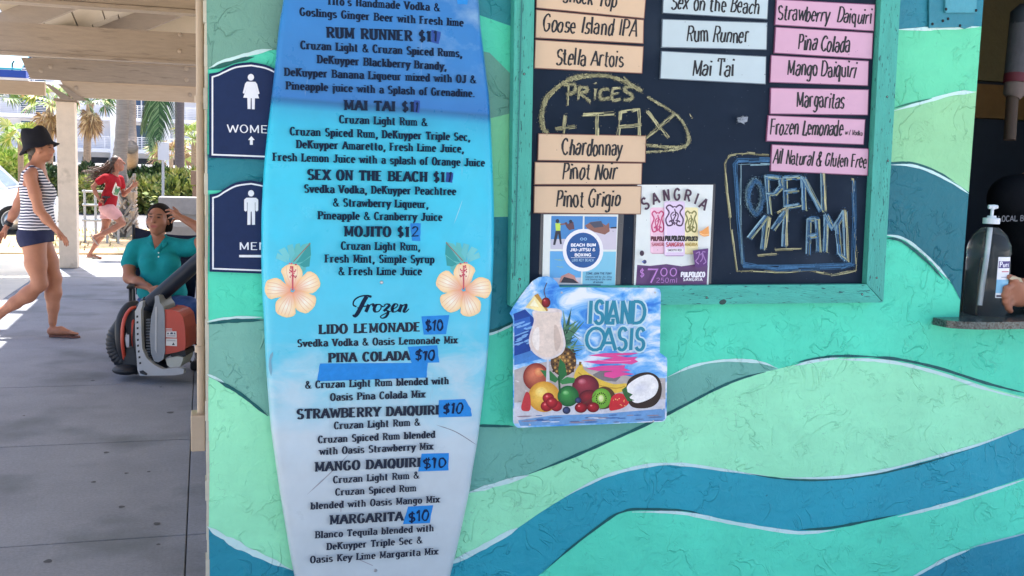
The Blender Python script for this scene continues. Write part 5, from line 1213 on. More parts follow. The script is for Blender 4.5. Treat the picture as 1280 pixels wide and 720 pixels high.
# ------------------------------------------------------------------ roof over the walkway
WOOD = mat('tan_painted_timber', lin(138, 123, 109), rough=.6, var2=(.05, 60), stain=(lin(108, 94, 82), 3.5, .6, .15), var=.14, vscale=5, stretch=(1, 6, 8), bump=.2, bscale=30)
WOOD_LIT = mat('lit_tan_timber', lin(170, 150, 129), rough=.6, var=.1, vscale=5, stretch=(1, 6, 8), bump=.2, bscale=30)  # lit copy of the tan timber, brighter light put into its colour
WOODY = mat('tan_painted_rafter', lin(142, 127, 112), rough=.6, var=.1, vscale=5, stretch=(1, 4, 4), bump=.2, bscale=30)
DECK = mat('tan_roof_boards', lin(184, 168, 146), rough=.6, var=.08, vscale=4, bump=.15, bscale=40)
BOLT = mat('tan_bolt', lin(150, 134, 118), rough=.5, var=.1)
YB0, YB1, YB2 = 7.4, 11.0, 15.1
roof = thing('walkway_roof', at(125, 120, YB2), 'tan timber beams, rafters and boarded roof over the walkway', 'roof')
XR = XC + 1.4
def beam(pa, pb, Y, thick, name='beam', ends=None, xl=None, m=WOOD):
    ta, tb = pa; 
    za0, za1 = at(125, ta, Y).z, at(125, tb, Y).z
    x0 = at(pb[0], (ta + tb) / 2, Y).x if xl is None else xl
    b = MB(); v = [(x0 + (ends or 0), za1), (XR, za1), (XR, za0), (x0, za0)]
    b.prism([(x, Y, z) for x, z in v], (0, thick, 0)); return b.build(name, m, roof, bevel=.006)
beam((-40, 3.5), (-40, 0), YB0, .09, xl=-2.6); 
beam((34.5, 70.5), (-60, 0), YB1, .10, xl=-2.75)
b = MB(); z1 = at(125, 74.2, YB1).z; z0 = at(125, 70.2, YB1).z; b.box(-2.75, XR, YB1 - .012, YB1 + .14, z1, z0); b.build('beam_lath', WOOD, roof, bevel=.003)
b = MB(); z1 = at(125, 9.5, YB0).z; z0 = at(125, 4.2, YB0).z; b.box(-2.6, XR, YB0 - .012, YB0 + .14, z1, z0); b.build('beam_lath', WOOD, roof, bevel=.003)
beam((77, 102.5), (26, 0), YB2 - .06, .07, ends=at(38, 90, YB2).x - at(26, 90, YB2).x)
beam((101.5, 122.8), (75, 0), YB2 + .02, .10, ends=at(86, 110, YB2).x - at(75, 110, YB2).x, m=WOOD_LIT)
for x, y, Y in ((225.5, 43.5, YB1), (224.5, 64, YB1), (51.5, 88.3, YB2 - .06), (63.3, 83, YB2 - .06), (233, 85.5, YB2 - .06), (233.3, 100, YB2 - .06), (95, 109.8, YB2 + .02), (237.5, 118.5, YB2 + .02)):
    b = MB(); p = at(x, y, Y - .001); r = 2.6 * p.y / F; b.lathe(p, [(r, 0), (r, .008), (r * .6, .016), (0, .018)], (0, -1, 0), 12); b.build('bolt', BOLT, roof, auto=50)
# flat boarding over the near bay
b = MB(); x = -1.9
while x < 1.5:
    b.box(x, x + .178, -1.2, YB1 - .02, 3.06, 3.09); x += .19
b.build('roof_boards', DECK, roof)
b = MB(); b.box(-1.92, 1.6, -1.2, YB1 + .1, 3.094, 3.13); b.build('roof_cover', mat('roof_felt', lin(120, 110, 100), rough=.9, var=.1), roof)
b = MB(); b.box(-1.92, -1.86, -1.2, YB1 - .02, 2.9, 3.058); b.build('eave_board', WOOD, roof, bevel=.005)
# sloping rafters and boards of the bay behind the second beam
SL = .48
pA = P(105, 7, 11.3); pB = P(244, 13, 13.3)
hb = (pB.z - pA.z - SL * (pB.x - pA.x)) / (pB.y - pA.y)
def hz(x, y): return pA.z + SL * (x - pA.x) + hb * (y - pA.y)
XEV = -2.35
YM = pA.y + 1.6
def rafter(Y, XEV, th=.09, dep=.27):
    b = MB(); x1 = 1.6
    b.prism([(XEV, Y, hz(XEV, Y)), (x1, Y, hz(x1, Y)), (x1, Y, hz(x1, Y) + dep), (XEV, Y, hz(XEV, Y) + dep)], (0, th, 0)); b.build('rafter', WOODY, roof, bevel=.005)
rafter(pA.y, -2.35); rafter(pB.y, -1.4)
for xs, y0, y1 in ((-2.05, YB1 + .12, YM), (-1.6, YM + .01, YB2 + .08)):
    b = MB(); x = xs; dz = .272
    while x < 1.5:
        w_ = .30; v = [(x, y0, hz(x, y0) + dz), (x + w_ - .014, y0, hz(x + w_ - .014, y0) + dz), (x + w_ - .014, y1, hz(x + w_ - .014, y1) + dz), (x, y1, hz(x, y1) + dz)]
        b.add(v + [(p[0], p[1], p[2] + .03) for p in v], [(0, 3, 2, 1), (4, 5, 6, 7), (0, 1, 5, 4), (1, 2, 6, 5), (2, 3, 7, 6), (3, 0, 4, 7)]); x += w_
    b.build('sloping_boards', DECK, roof)
    b = MB(); x0, x1 = xs - .02, 1.6; dz = .306
    v = [(x, y, hz(x, y) + dz) for x, y in ((x0, y0), (x1, y0), (x1, y1), (x0, y1))]
    b.add(v + [(p[0], p[1], p[2] + .03) for p in v], [(0, 3, 2, 1), (4, 5, 6, 7), (0, 1, 5, 4), (1, 2, 6, 5), (2, 3, 7, 6), (3, 0, 4, 7)]); b.build('roof_cover', MATS['roof_felt'], roof)
b = MB(); b.box(at(40, 75, YB2).x, XR, YB2 - .14, YB2 + .1, at(125, 76.6, YB2).z + .002, at(125, 74.5, YB2).z); b.build('top_plate', WOOD, roof)
b = MB(); z0 = at(125, 74.4, YB2).z + .003; b.box(-1.3, XR, YB2 + .09, YB2 + .12, z0, 3.75); b.build('gable_board', DECK, roof)
# ------------------------------------------------------------------ column
f0 = G(74, 335.5); f1 = at(97, 336.3, f0.y)
c_ = thing('roof_column', ((f0.x + f1.x) / 2, f0.y + .13, 0), 'square tan concrete column holding up the walkway roof beams', 'column')
ztop = at(85, 127, f0.y).z
b = MB(); b.box(f0.x, f1.x, f0.y, f0.y + .27, .001, ztop); b.build('shaft', mat('column_plaster', lin(216, 198, 178), rough=.75, var=.12, vscale=5, bump=.25, bscale=60, stain=(lin(150, 132, 110), 4, .6, .2)), c_, bevel=.012)
b = MB(); b.box(f0.x - .03, f1.x + .03, f0.y + .02, f0.y + .25, ztop + .002, ztop + .04)
for x in (56, 72):
    p = at(x, 104, YB2 - .02); b.prism([(p.x, YB2 - .0, at(x, 105, YB2).z), (p.x + .05, YB2, at(x, 105, YB2).z), (p.x + .36, YB2, ztop + .01), (p.x + .2, YB2, ztop + .01)], (0, .06, 0))
b.build('bracket', WOOD, c_, bevel=.005)
# roof of the next wing: tan beam, white drip edge, blue metal roof
YW = 15.9
wing = thing('blue_roof_wing', at(-60, 118, YW + .4), 'neighbouring pavilion with blue metal roof edge and tan beam', 'pavilion')
zb, zw, zbl, ztp = at(30, 118, YW).z, at(30, 101, YW).z, at(30, 98, YW).z, at(30, 89, YW).z
b = MB(); b.box(-14, at(56, 110, YW).x, YW, YW + .12, zb, zw - .002); b.build('tan_beam', WOOD_LIT, wing, bevel=.005)
b = MB(); b.box(-14, at(36, 110, YW).x, YW - .06, YW + .14, zw, zbl); b.build('drip_edge', mat('white_trim', lin(232, 234, 240), rough=.4, var=.03), wing)
b = MB(); b.box(-14, at(34, 110, YW).x, YW - .08, YW + .14, zbl + .003, ztp); b.build('blue_fascia', mat('blue_metal', lin(24, 76, 190), rough=.4, var=.05), wing)
b = MB(); xr = at(28, 100, YW).x; b.add([(-14, YW - .09, ztp + .003), (xr, YW - .09, ztp + .003), (xr, YW + 2.6, ztp + .9), (-14, YW + 2.6, ztp + .9), (-14, YW - .09, ztp + .03), (xr, YW - .09, ztp + .03), (xr, YW + 2.6, ztp + .93), (-14, YW + 2.6, ztp + .93)], [(0, 3, 2, 1), (4, 5, 6, 7), (0, 1, 5, 4), (1, 2, 6, 5), (2, 3, 7, 6), (3, 0, 4, 7)]); b.build('metal_roof', mat('light_blue_roof', lin(70, 190, 232), rough=.35, var=.04), wing)
b = MB(); p = at(15, 88, YW - .05); b.tube([p, p + Vector((.005, 0, .09)), p + Vector((.03, 0, .13))], .012, 8); b.build('roof_hook', mat('dark_metal', lin(50, 56, 66), rough=.5, metal=.4), wing)
b = MB(); b.box(-13.5, -13.2, YW, YW + .28, -.006, zb); b.build('post', WOOD, wing)
b = MB(); b.box(-14, -1.15, 13.5, YW - .12, 2.92, 2.98); b.build('shade_slab', MATS['roof_felt'], wing)  # unseen slab behind the second beam, added to shade the floor

# ================================================================== people
def skinmat(name, c): return mat(name, ink=True, rough=.5, var=.06, vscale=30, spec=.35)
SKIN = mat('skin', ink=True, rough=.5, var=.07, vscale=22, spec=.35)
def cloth(name, c, **k): return mat(name, c, rough=k.pop('rough', .85), var=k.pop('var', .12), vscale=k.pop('vscale', 14), bump=k.pop('bump', .35), bscale=k.pop('bscale', 28), spec=.2, **k)
def striped():
    m = bpy.data.materials.new('striped_jersey'); m.use_nodes = True; n = m.node_tree; N = n.nodes; L_ = n.links; bs = N['Principled BSDF']; bs.inputs['Roughness'].default_value = .85
    tc = N.new('ShaderNodeTexCoord'); no = N.new('ShaderNodeTexNoise'); no.inputs['Scale'].default_value = 6; L_.new(tc.outputs['Object'], no.inputs['Vector'])
    ad = N.new('ShaderNodeVectorMath'); ad.operation = 'MULTIPLY_ADD'; ad.inputs[1].default_value = (0, 0, .03); L_.new(no.outputs['Fac'], ad.inputs[0]); L_.new(tc.outputs['Object'], ad.inputs[2])
    wv = N.new('ShaderNodeTexWave'); wv.bands_direction = 'Z'; wv.inputs['Scale'].default_value = 13.2; L_.new(ad.outputs[0], wv.inputs['Vector'])
    cr = N.new('ShaderNodeValToRGB'); cr.color_ramp.elements[0].position = .46; cr.color_ramp.elements[1].position = .54; cr.color_ramp.elements[0].color = (*lin(226, 224, 230), 1); cr.color_ramp.elements[1].color = (*lin(36, 42, 72), 1)
    L_.new(wv.outputs['Fac'], cr.inputs[0]); L_.new(cr.outputs[0], bs.inputs['Base Color']); return m
def hand(B, wrist, knuck, tips, thumb, r=.0095):
    """palm from wrist to knuckles and five fingers"""
    w_ = Vector(wrist); 
    for kn in knuck: B.cap(w_ + (kn - w_) * .15, kn, .017, .0125, .012)
    for kn, tp in zip(knuck, tips):
        mid = (kn + tp[0]) / 2 if len(tp) == 1 else tp[0]; end = tp[-1]
        B.chain([kn, mid, end], [r, r * .92, r * .78], .005)
    B.chain([w_ + (knuck[0] - w_) * .3, thumb[0], thumb[1]], [.016, .0115, .0095], .008)

# ---------------------------------------------------------------- woman in the black hat, walking right
zb = 8.72
woman = thing('person', G(66, 419), 'person walking in a black hat', 'person')
woman['label'] = 'person in a black bucket hat, striped tank top and navy shorts walking past the column'
q = lambda x, y, dz=0: P(x, y, zb + dz)
U = 6.7e-3
B = Body()
head = q(53, 184)
B.ball(q(51.5, 181), .094, .076, .105, .02)
B.ball(q(56.5, 190.5), .066, .058, .062, .03)          # jaw
B.cap(q(64, 184), q(66.3, 188.6), .012, .016, .012)    # nose
B.cap(q(62.5, 192.4), q(64.0, 192.6), .013, .012, .012); B.cap(q(61.8, 195), q(63.3, 195.2), .013, .012, .01); B.ball(q(60, 198.6), .022, .026, .02, .02)
B.ball(q(49, 187.5, -.078), .022, .012, .032, .008)
B.chain([q(45.5, 212), q(49, 196)], [.06, .052], .04)
B.ball(q(45, 236), .108, .155, .165, .06); B.chain([q(41, 217, -.135), q(43, 215), q(44, 217, .135)], [.052, .066, .052], .05)
B.ball(q(57.5, 242, -.07), .068, .07, .07, .05); B.ball(q(57.5, 242, .07), .068, .07, .07, .05)
B.ball(q(46, 266), .10, .135, .14, .06); B.ball(q(45.5, 292), .118, .165, .125, .05); B.ball(q(36, 299, -.06), .08, .08, .085, .04); B.ball(q(37, 299, .06), .08, .08, .085, .04)
# near arm forward, far arm back
B.chain([q(37.5, 221, -.18), q(44, 243, -.205), q(48.5, 262, -.20), q(58, 274, -.19), q(69, 286, -.18)], [.052, .045, .038, .036, .025], .03)
kn = [q(77, 292.5, -.205), q(78.3, 294.5, -.19), q(78.2, 296.3, -.172), q(77, 297.6, -.157)]
hand(B, q(69.5, 286.5, -.18), kn, [(q(82.5, 297.5, -.21), q(85.5, 303, -.207)), (q(83.2, 300, -.193), q(85.2, 306.5, -.19)), (q(82.2, 302, -.173), q(83.2, 307.6, -.17)), (q(80.3, 302, -.155), q(80.6, 306.6, -.153))], (q(73.5, 295, -.22), q(76.5, 300, -.225)))
B.chain([q(41, 222, .18), q(30, 238, .21), q(23.5, 254, .22), q(16.5, 268, .20), q(9.8, 281, .18)], [.05, .044, .037, .034, .024], .03)
kn = [q(3.5, 289, .15), q(2.5, 291, .165), q(2.6, 293, .18), q(3.8, 294.6, .195)]
hand(B, q(9, 282.5, .18), kn, [(q(-1.5, 293, .14), q(-4.5, 299, .14)), (q(-1.8, 296, .16), q(-4, 302, .16)), (q(-.8, 298.5, .178), q(-2, 304, .178)), (q(1.2, 299.5, .195), q(.6, 304, .195))], (q(7, 293, .14), q(5.8, 298, .13)))
# trailing near leg, standing far leg
B.chain([q(42.5, 303, -.085), q(45, 330, -.085), q(50, 355, -.08), q(36, 367, -.08), q(19, 378.5, -.085), q(0, 391.5, -.09)], [.098, .083, .058, .060, .050, .034], .03)
B.ball(q(33, 371, -.08), .06, .05, .045, .04)
B.chain([q(0, 391.5, -.09), q(-8, 400, -.09), q(-4, 414.5, -.09)], [.036, .034, .026], .03)
B.chain([q(50, 303, .085), q(60, 326, .08), q(68, 348, .075), q(68, 366, .07), q(66.5, 384, .07), q(65.8, 403, .07)], [.096, .080, .056, .056, .045, .033], .03)
B.ball(q(63.5, 368, .07), .045, .05, .075, .04)
B.chain([q(64.5, 414, .07), q(76, 413.5, .06), q(90, 416.3, .05)], [.037, .033, .019], .03)
for i, (x, dz) in enumerate(((97, .02), (96.8, .04), (95.6, .055), (94, .07), (92, .085))): B.cap(q(88, 416, dz * .9), q(x, 417.2, dz), .014, .011, .008)
sk = lin(172, 118, 94)
B.mesh('skin', SKIN, woman, .0075, tint=[(q(63, 193.5), (.022, .03, .010), lin(160, 84, 80)), (q(62.6, 184.3, -.035), (.012, .014, .006), lin(40, 28, 26)), (q(60.8, 181.3, -.04), (.02, .02, .005), lin(70, 48, 38))], base=sk)
# striped tank top
T = Body()
T.ball(q(45, 240), .112, .150, .15, .06); T.ball(q(58, 242.5, -.07), .072, .072, .072, .05); T.ball(q(58, 242.5, .07), .072, .072, .072, .05); T.ball(q(46.5, 266), .115, .150, .14, .06); T.ball(q(46.5, 284), .130, .172, .11, .06)
for dz, y0 in ((-.115, 214.5), (.115, 214.5)):
    T.chain([q(58, 232, dz), q(48, 215.5, dz), q(40, y0 - 2.5, dz), q(32, 218, dz * .95), q(28.5, 232, dz * .85)], [.024] * 5, .015)
zt0, zt1, zt2 = q(27, 226).z, q(62, 226).z, q(46, 287.5).z
ptop = lambda X, Y, Z: None
def cutw(X, Y, Z):
    u = (X - woman.location.x) * RV.x + (Y - woman.location.y) * RV.y
    bot = (zt2 + .008 * np.sin(u * 40)) - Z
    return bot
T.mesh('tank_top', striped(), woman, .008, grow=.008, cut=cutw)
S = Body(); S.ball(q(45.5, 292), .122, .168, .125, .05); S.ball(q(36, 298, -.06), .085, .085, .088, .04); S.ball(q(37, 298, .06), .085, .085, .088, .04); S.cap(q(42.5, 301, -.085), q(46, 330, -.085), .103, .088, .03); S.cap(q(50, 301, .085), q(60, 326, .08), .10, .086, .03)
a1, a2 = q(30, 309), q(66, 301.5); n_ = Vector((-(a2.z - a1.z), 0, (a2 - a1).dot(RV)))
def cuts(X, Y, Z):
    u = (X - a1.x) * RV.x + (Y - a1.y) * RV.y; line_ = a1.z + (a2.z - a1.z) * u / (a2 - a1).dot(RV)
    return np.maximum(line_ - Z, Z - q(46, 284).z)
S.mesh('shorts', cloth('navy_shorts', lin(46, 50, 78)), woman, .008, grow=.008, cut=cuts)
# hat
b = MB(); hx = (q(75, 180) - q(28, 192)).normalized(); hu = (UV - hx * UV.dot(hx)).normalized(); o = q(50.5, 186) + hu * .012
prof = [(0, .176), (.055, .174), (.088, .164), (.104, .142), (.112, .10), (.116, .05), (.120, .032), (.135, .016), (.160, -.004), (.163, -.010), (.158, -.012), (.130, .004), (.114, .02), (.110, .04), (.104, .1), (.08, .15), (0, .166)]
v0 = len(b.v); b.lathe(o - hx * .012, prof, hu, 40, xa=hx, sx=1.0, sy=.92)
for p in b.v:
    d_ = p - o; u = d_.dot(hx); h_ = d_.dot(hu); p += hu * (.006 * math.sin(u * 40 + d_.dot(FV) * 30)) + hx * (.05 * max(0, .16 - h_) * (1 if u > 0.05 else 0)) + hu * (-.10 * max(0, -u - .07) ) 
    if h_ > .12: p += hu * (-.12 * max(0, u - .02)) - hu * .008 * math.cos(u * 40)
b.build('bucket_hat', cloth('black_felt', lin(30, 30, 36), bscale=60), woman, smooth=True)
b = MB(); b.tube([q(12.2, 277, .18), q(9.6, 281.5, .18)], .034, 14); b.ell(q(9.2, 279, .148), RV * .018, FV * .008, UV * .02, 10, 6); b.build('wristwatch', mat('black_strap', lin(24, 24, 28), rough=.4, var=.05), woman, auto=40)
b = MB(); H2 = [q(61, 417.6, .02), q(74, 417.6, .025), q(90, 418.5, .0), q(100.5, 417.8, .03), q(99, 417, .085), q(86, 416, .11), q(72, 415.5, .11), q(61, 416, .10)]
for p in H2: p.z = .004
b.prism(H2, (0, 0, .014)); b.build('flip_flop', mat('brown_rubber', lin(120, 80, 72), rough=.7, var=.1), woman, bevel=.003)
H = MB(); H.tube([q(44, 188, .0), q(40.5, 199, .0), q(40, 205, 0)], [.05, .036, .012], 10); H.ell(q(45, 186), RV * .075, FV * .072, UV * .085); H.build('hair', mat('dark_hair', lin(44, 32, 28), rough=.5, var=.2, vscale=80, stretch=(8, 8, 1)), woman, smooth=True)

# ---------------------------------------------------------------- girl running right
zg = 15.0
gp_ = G(118, 323.5)
zg = (gp_ - CAM).dot(_f)
girl = thing('person', gp_, 'person with flying brown hair in red t-shirt and pale pink shorts, running', 'person')
q = lambda x, y, dz=0: P(x, y, zg + dz)
B = Body()
B.ball(q(147, 204), .085, .07, .092, .02); B.ball(q(150.5, 209.5), .055, .05, .05, .03); B.cap(q(154.2, 202.5), q(155.8, 204.6), .010, .014, .01); B.cap(q(153.5, 208), q(154.7, 208), .011, .010, .01); B.ball(q(152.3, 212), .02, .022, .017, .02)
B.ball(q(146.5, 206, -.07), .018, .01, .026, .008)
B.chain([q(142.5, 221), q(146, 211)], [.046, .041], .03)
B.ball(q(141.5, 231), .10, .13, .14, .05); B.chain([q(134, 221.5, -.10), q(141, 219.5), q(148, 223, .10)], [.042, .05, .042], .04)
B.ball(q(137, 246), .095, .12, .13, .05); B.ball(q(134, 260), .10, .13, .11, .05)
B.chain([q(130.5, 222.5, -.14), q(122, 228, -.17), q(116.5, 233.5, -.18), q(119.5, 241, -.165), q(124, 249, -.15)], [.042, .036, .031, .029, .021], .02)
kn = [q(126.5, 252.5, -.17), q(127.3, 252.2, -.155), q(128, 251.6, -.14), q(128.2, 250.8, -.125)]
hand(B, q(124, 249, -.15), kn, [(q(128.5, 254.5, -.175), q(129, 257, -.17)), (q(129.5, 254.5, -.158), q(130, 257, -.15)), (q(130.3, 253.5, -.14), q(131, 255.7, -.135)), (q(130.4, 252.5, -.122), q(131.2, 254, -.12))], (q(127, 249, -.19), q(129.5, 250, -.195)), .0085)
B.chain([q(150, 224, .13), q(152.5, 234, .16), q(155, 243.5, .15), q(160.5, 238.5, .10), q(165.5, 233, .06)], [.042, .036, .031, .029, .021], .02)
kn = [q(168, 230.4, .03), q(168.9, 231, .045), q(169.5, 232, .06), q(169.5, 233.2, .075)]
hand(B, q(165.8, 232.7, .06), kn, [(q(169.5, 227.6, .02), q(170.6, 224.8, .01)), (q(171, 228.5, .04), q(173, 226, .035)), (q(171.8, 230.3, .06), q(174, 228.6, .06)), (q(171.6, 232.4, .08), q(173.8, 231.5, .085))], (q(166.8, 229, .02), q(166.8, 226, .01)), .0085)
B.chain([q(137.5, 264, -.075), q(146, 271, -.08), q(153, 279, -.08), q(142, 286, -.08), q(131, 291, -.08), q(120.5, 295.5, -.08)], [.078, .066, .047, .046, .037, .026], .025)
B.chain([q(119.5, 295, -.08), q(117.5, 299, -.08), q(122, 304.5, -.08)], [.03, .028, .02], .02)
B.chain([q(134, 265, .075), q(133, 275, .07), q(131, 286, .07), q(126, 296, .065), q(119.5, 306, .06), q(112.5, 317, .06)], [.078, .066, .045, .045, .036, .026], .025)
B.chain([q(110.5, 320.5, .06), q(117, 320.8, .05), q(126, 322.3, .04)], [.03, .027, .02], .02)
B.mesh('skin', SKIN, girl, .008, tint=[(q(153.8, 208), (.018, .03, .009), lin(170, 90, 84)), (q(153, 202.6, -.03), (.011, .014, .006), lin(40, 28, 26)), (q(151.5, 200.6, -.04), (.02, .02, .005), lin(70, 48, 38))], base=lin(146, 98, 80))
T = Body(); T.ball(q(141.5, 231), .106, .135, .14, .05); T.chain([q(134, 221.8, -.11), q(141, 220.5), q(148, 223.5, .10)], [.045, .05, .045], .04); T.ball(q(137, 246), .108, .13, .14, .05); T.ball(q(134, 256), .12, .14, .09, .05)
T.cap(q(131, 222.5, -.135), q(123.5, 227, -.165), .056, .05, .03); T.cap(q(150, 224, .13), q(152.3, 233, .155), .054, .05, .03)
zc = q(134, 258).z
T.mesh('t_shirt', cloth('red_cotton', lin(146, 26, 36)), girl, .008, grow=.006, cut=lambda X, Y, Z: np.maximum(zc - Z, Z - q(143, 216).z))
b = MB(); c0 = q(146, 238, -.142)
for pts, c in (([(-6.5, 3), (-3.5, -6), (-1, -11), (.5, -6), (5, -4), (3, 2), (2, 8), (-5, 6)], lin(206, 196, 186)), ([(-3, 0), (-1, -6), (1, -2), (5.5, -5), (3.5, 1), (1, 6), (-2, 4)], lin(66, 120, 84)), ([(-4, 3), (0, 2), (1.5, 6.5), (-4, 5.5)], lin(110, 140, 100)), ([(-1.6, -8.6), (.4, -9), (0, -6)], lin(236, 230, 220))):
    c0 = c0 - FV * .0015; b.flat([c0 + RV * (x * .0112) - UV * (y * .0112) for x, y in pts], c)
b.build('shirt_print', INK, girl)
S = Body(); S.ball(q(134, 260), .11, .14, .115, .05); S.cap(q(137.5, 263, -.075), q(144, 269.5, -.08), .095, .094, .03); S.cap(q(134, 264, .075), q(133, 274, .07), .092, .088, .03)
S.mesh('shorts', cloth('pale_pink_cotton', lin(196, 148, 148)), girl, .008, grow=.006, cut=lambda X, Y, Z: np.maximum(Z - q(134, 255).z, q(134, 273.5).z - Z))
b = MB(); b.tube([q(128, 258.8 - 1, -.13), q(134, 247, -.165), q(138, 246, -.15)], .012, 8); b.box(0, 0, 0, 0, 0, 0) if False else None; b.ell(q(131.5, 246.5, -.15), RV * .05, FV * .03, UV * .02, 10, 6); b.build('waist_pouch', mat('dark_nylon', lin(40, 34, 40), rough=.6), girl, smooth=True)
rr = random.Random(5); H = MB(); HM = mat('brown_hair', ink=True, rough=.45, var=.2, vscale=60)
H.ell(q(144.5, 201.5), RV * .082, FV * .078, UV * .085, 18, 10, lin(56, 38, 32)); H.ell(q(140.5, 207), RV * .07, FV * .07, UV * .075, 14, 8, lin(56, 38, 32))
for i in range(85):
    sx, sy = rr.uniform(135, 144), rr.uniform(200, 214); t = rr.random(); ex = rr.uniform(105, 128); ey = 214 + (sy - 200) * .5 + rr.uniform(-5, 9); my = (sy + ey) / 2 + rr.uniform(-1, 4); dz = rr.uniform(-.07, .07)
    pts = catmull([tuple(q(sx, sy, dz)), tuple(q((sx + ex) / 2 + 3, my, dz * 1.2)), tuple(q(ex, ey, dz * 1.5 + rr.uniform(-.05, .05))), tuple(q(ex - rr.uniform(1, 6), ey + rr.uniform(-3, 4), dz * 1.8))], 4)
    r0_ = rr.uniform(.006, .014); k = len(pts); H.tube(pts, [r0_ * (1 - .85 * j / (k - 1)) for j in range(k)], 5, shade(lin(74, 52, 42), rr.uniform(.6, 1.6)))
H.build('hair', HM, girl, smooth=True)
SOLE = mat('grey_sole', lin(150, 136, 130), rough=.7, var=.1)
for (a, b2, nrm) in ((q(113.5, 292, -.08), q(123.5, 307, -.08), None), (q(106.5, 322.7, .06), q(129, 324, .045), 1)):
    b = MB(); d_ = (b2 - a); l = d_.length; d_.normalize(); s_ = FV; u_ = d_.cross(s_); 
    if nrm: d_ = Vector((d_.x, d_.y, 0)).normalized(); u_ = Vector((0, 0, 1)); a = a.copy(); a.z = .012; s_ = d_.cross(u_)
    pts = []
    for i in range(16):
        t = 2 * math.pi * i / 16; pts.append(a + d_ * (l * (.5 - .5 * math.cos(t))) + s_ * (.042 * math.sin(t) * (.8 + .2 * math.cos(t))) )
    b.prism([p - u_ * (.009) for p in pts], u_ * .018); b.tube([a + d_ * l * .45 - s_ * .04, a + d_ * l * .62 + (u_ if nrm else -u_) * .045, a + d_ * l * .45 + s_ * .04], .008, 6); b.build('sandal', SOLE, girl)

# ---------------------------------------------------------------- seated woman
zs_ = 8.05
ft = G(212, 446)
sit = thing('person', (ft.x, ft.y, 0), 'person in teal polo shirt slumped in a folding chair, hand on forehead', 'person')
q = lambda x, y, dz=0: P(x, y, zs_ + dz)
B = Body(); u_ = 6.2e-3
hd = q(197.5, 271, -.02)
nv = (FV * -.96 + UV * .24 + RV * .02).normalized(); uvv = (UV * .97 + FV * .22 + RV * .04).normalized(); rv = uvv.cross(-nv).normalized()
if rv.dot(RV) < 0: rv = -rv
h0 = q(197.6, 274.5, 0)
def hp_(r, u, f): return h0 + rv * r + uvv * u + nv * f
B.ell(hp_(0, .025, -.015), rv * .077, uvv * .098, nv * .092, .02); B.ell(hp_(0, -.055, .02), rv * .056, uvv * .06, nv * .06, .035); B.ell(hp_(0, -.098, .035), rv * .03, uvv * .022, nv * .03, .03)
B.cap(hp_(0, .012, .078), hp_(0, -.03, .098), .010, .017, .014); B.cap(hp_(-.018, -.034, .08), hp_(.018, -.034, .08), .011, .011, .012)
B.cap(hp_(-.022, -.064, .076), hp_(.022, -.064, .076), .010, .010, .01); B.cap(hp_(-.018, -.077, .074), hp_(.018, -.077, .074), .011, .011, .01)
B.cap(hp_(-.05, .022, .066), hp_(-.015, .026, .076), .012, .011, .014); B.cap(hp_(.05, .022, .066), hp_(.015, .026, .076), .012, .011, .014)
B.ell(hp_(-.042, -.03, .052), rv * .03, uvv * .028, nv * .03, .03); B.ell(hp_(.042, -.03, .052), rv * .03, uvv * .028, nv * .03, .03)
for sg_ in (-1, 1):
    B.ell(hp_(.030 * sg_, .004, .070), rv * .016, uvv * .009, nv * .011, .006); B.ell(hp_(.078 * sg_, -.005, -.02), rv * .012, uvv * .032, nv * .022, .008)
B.chain([q(197.5, 303, .05), q(197.5, 286, .03)], [.054, .052], .022)
B.ball(q(199, 322, .04), .150, .110, .14, .06); B.chain([q(172, 309, .03), q(198, 304, .05), q(228, 309, .03)], [.052, .056, .052], .03)
B.ball(q(187.5, 330, -.06), .078, .07, .068, .05); B.ball(q(212, 330, -.06), .078, .07, .068, .05); B.ball(q(202, 354, .02), .165, .135, .13, .07); B.ball(q(205, 376, .08), .19, .15, .12, .06)
B.chain([q(168, 312, .03), q(162, 330, .0), q(161.5, 347, -.06), q(173, 353, -.14), q(186, 359, -.22)], [.053, .050, .042, .038, .027], .03)
kn = [q(198.5, 363, -.27), q(195.5, 365.5, -.275), q(192.5, 366.5, -.27), q(189.5, 366, -.26)]
hand(B, q(186.5, 359.5, -.22), kn, [(q(202, 370, -.285), q(202, 377, -.28)), (q(197, 373, -.29), q(196.5, 381, -.285)), (q(192.5, 374, -.285), q(192, 381, -.28)), (q(188.5, 372.5, -.275), q(188, 378.5, -.27))], (q(196.5, 358.5, -.28), q(202.5, 361, -.29)))
B.chain([q(233, 311, .03), q(251, 305, -.02), q(267, 297, -.07), q(250, 285, -.10), q(229.5, 273.5, -.11)], [.06, .053, .044, .040, .027], .03)
kn = [q(217.5, 264.0, -0.125), q(219.0, 267.0, -0.130), q(220.5, 270.0, -0.125), q(221.5, 272.8, -0.115)]
hand(B, q(229, 273, -.11), kn, [(q(212.0, 262.0, -0.120), q(207.0, 263.0, -0.105)), (q(212.5, 266.3, -0.130), q(207.8, 267.5, -0.115)), (q(214.5, 271.0, -0.130), q(210.5, 273.0, -0.120)), (q(217.0, 275.0, -0.120), q(214.5, 278.5, -0.110))], (q(221.0, 263.5, -0.100), q(216.5, 259.0, -0.090)))
B.chain([q(193, 385, .04), q(187, 392, -.2), q(184, 398, -.42), q(187, 420, -.40), q(189, 440, -.34)], [.095, .088, .065, .056, .038], .04)
B.chain([q(217, 385, .04), q(233, 389, -.2), q(247, 394, -.42), q(254, 418, -.40), q(256, 443, -.34)], [.095, .088, .065, .058, .038], .04)
for x in (189, 256):
    p = q(x, 440, -.34); p.z = .045; e = p - FV * .17; e.z = .03; B.cap(p, e, .04, .03, .03)
ds = lin(142, 96, 77)
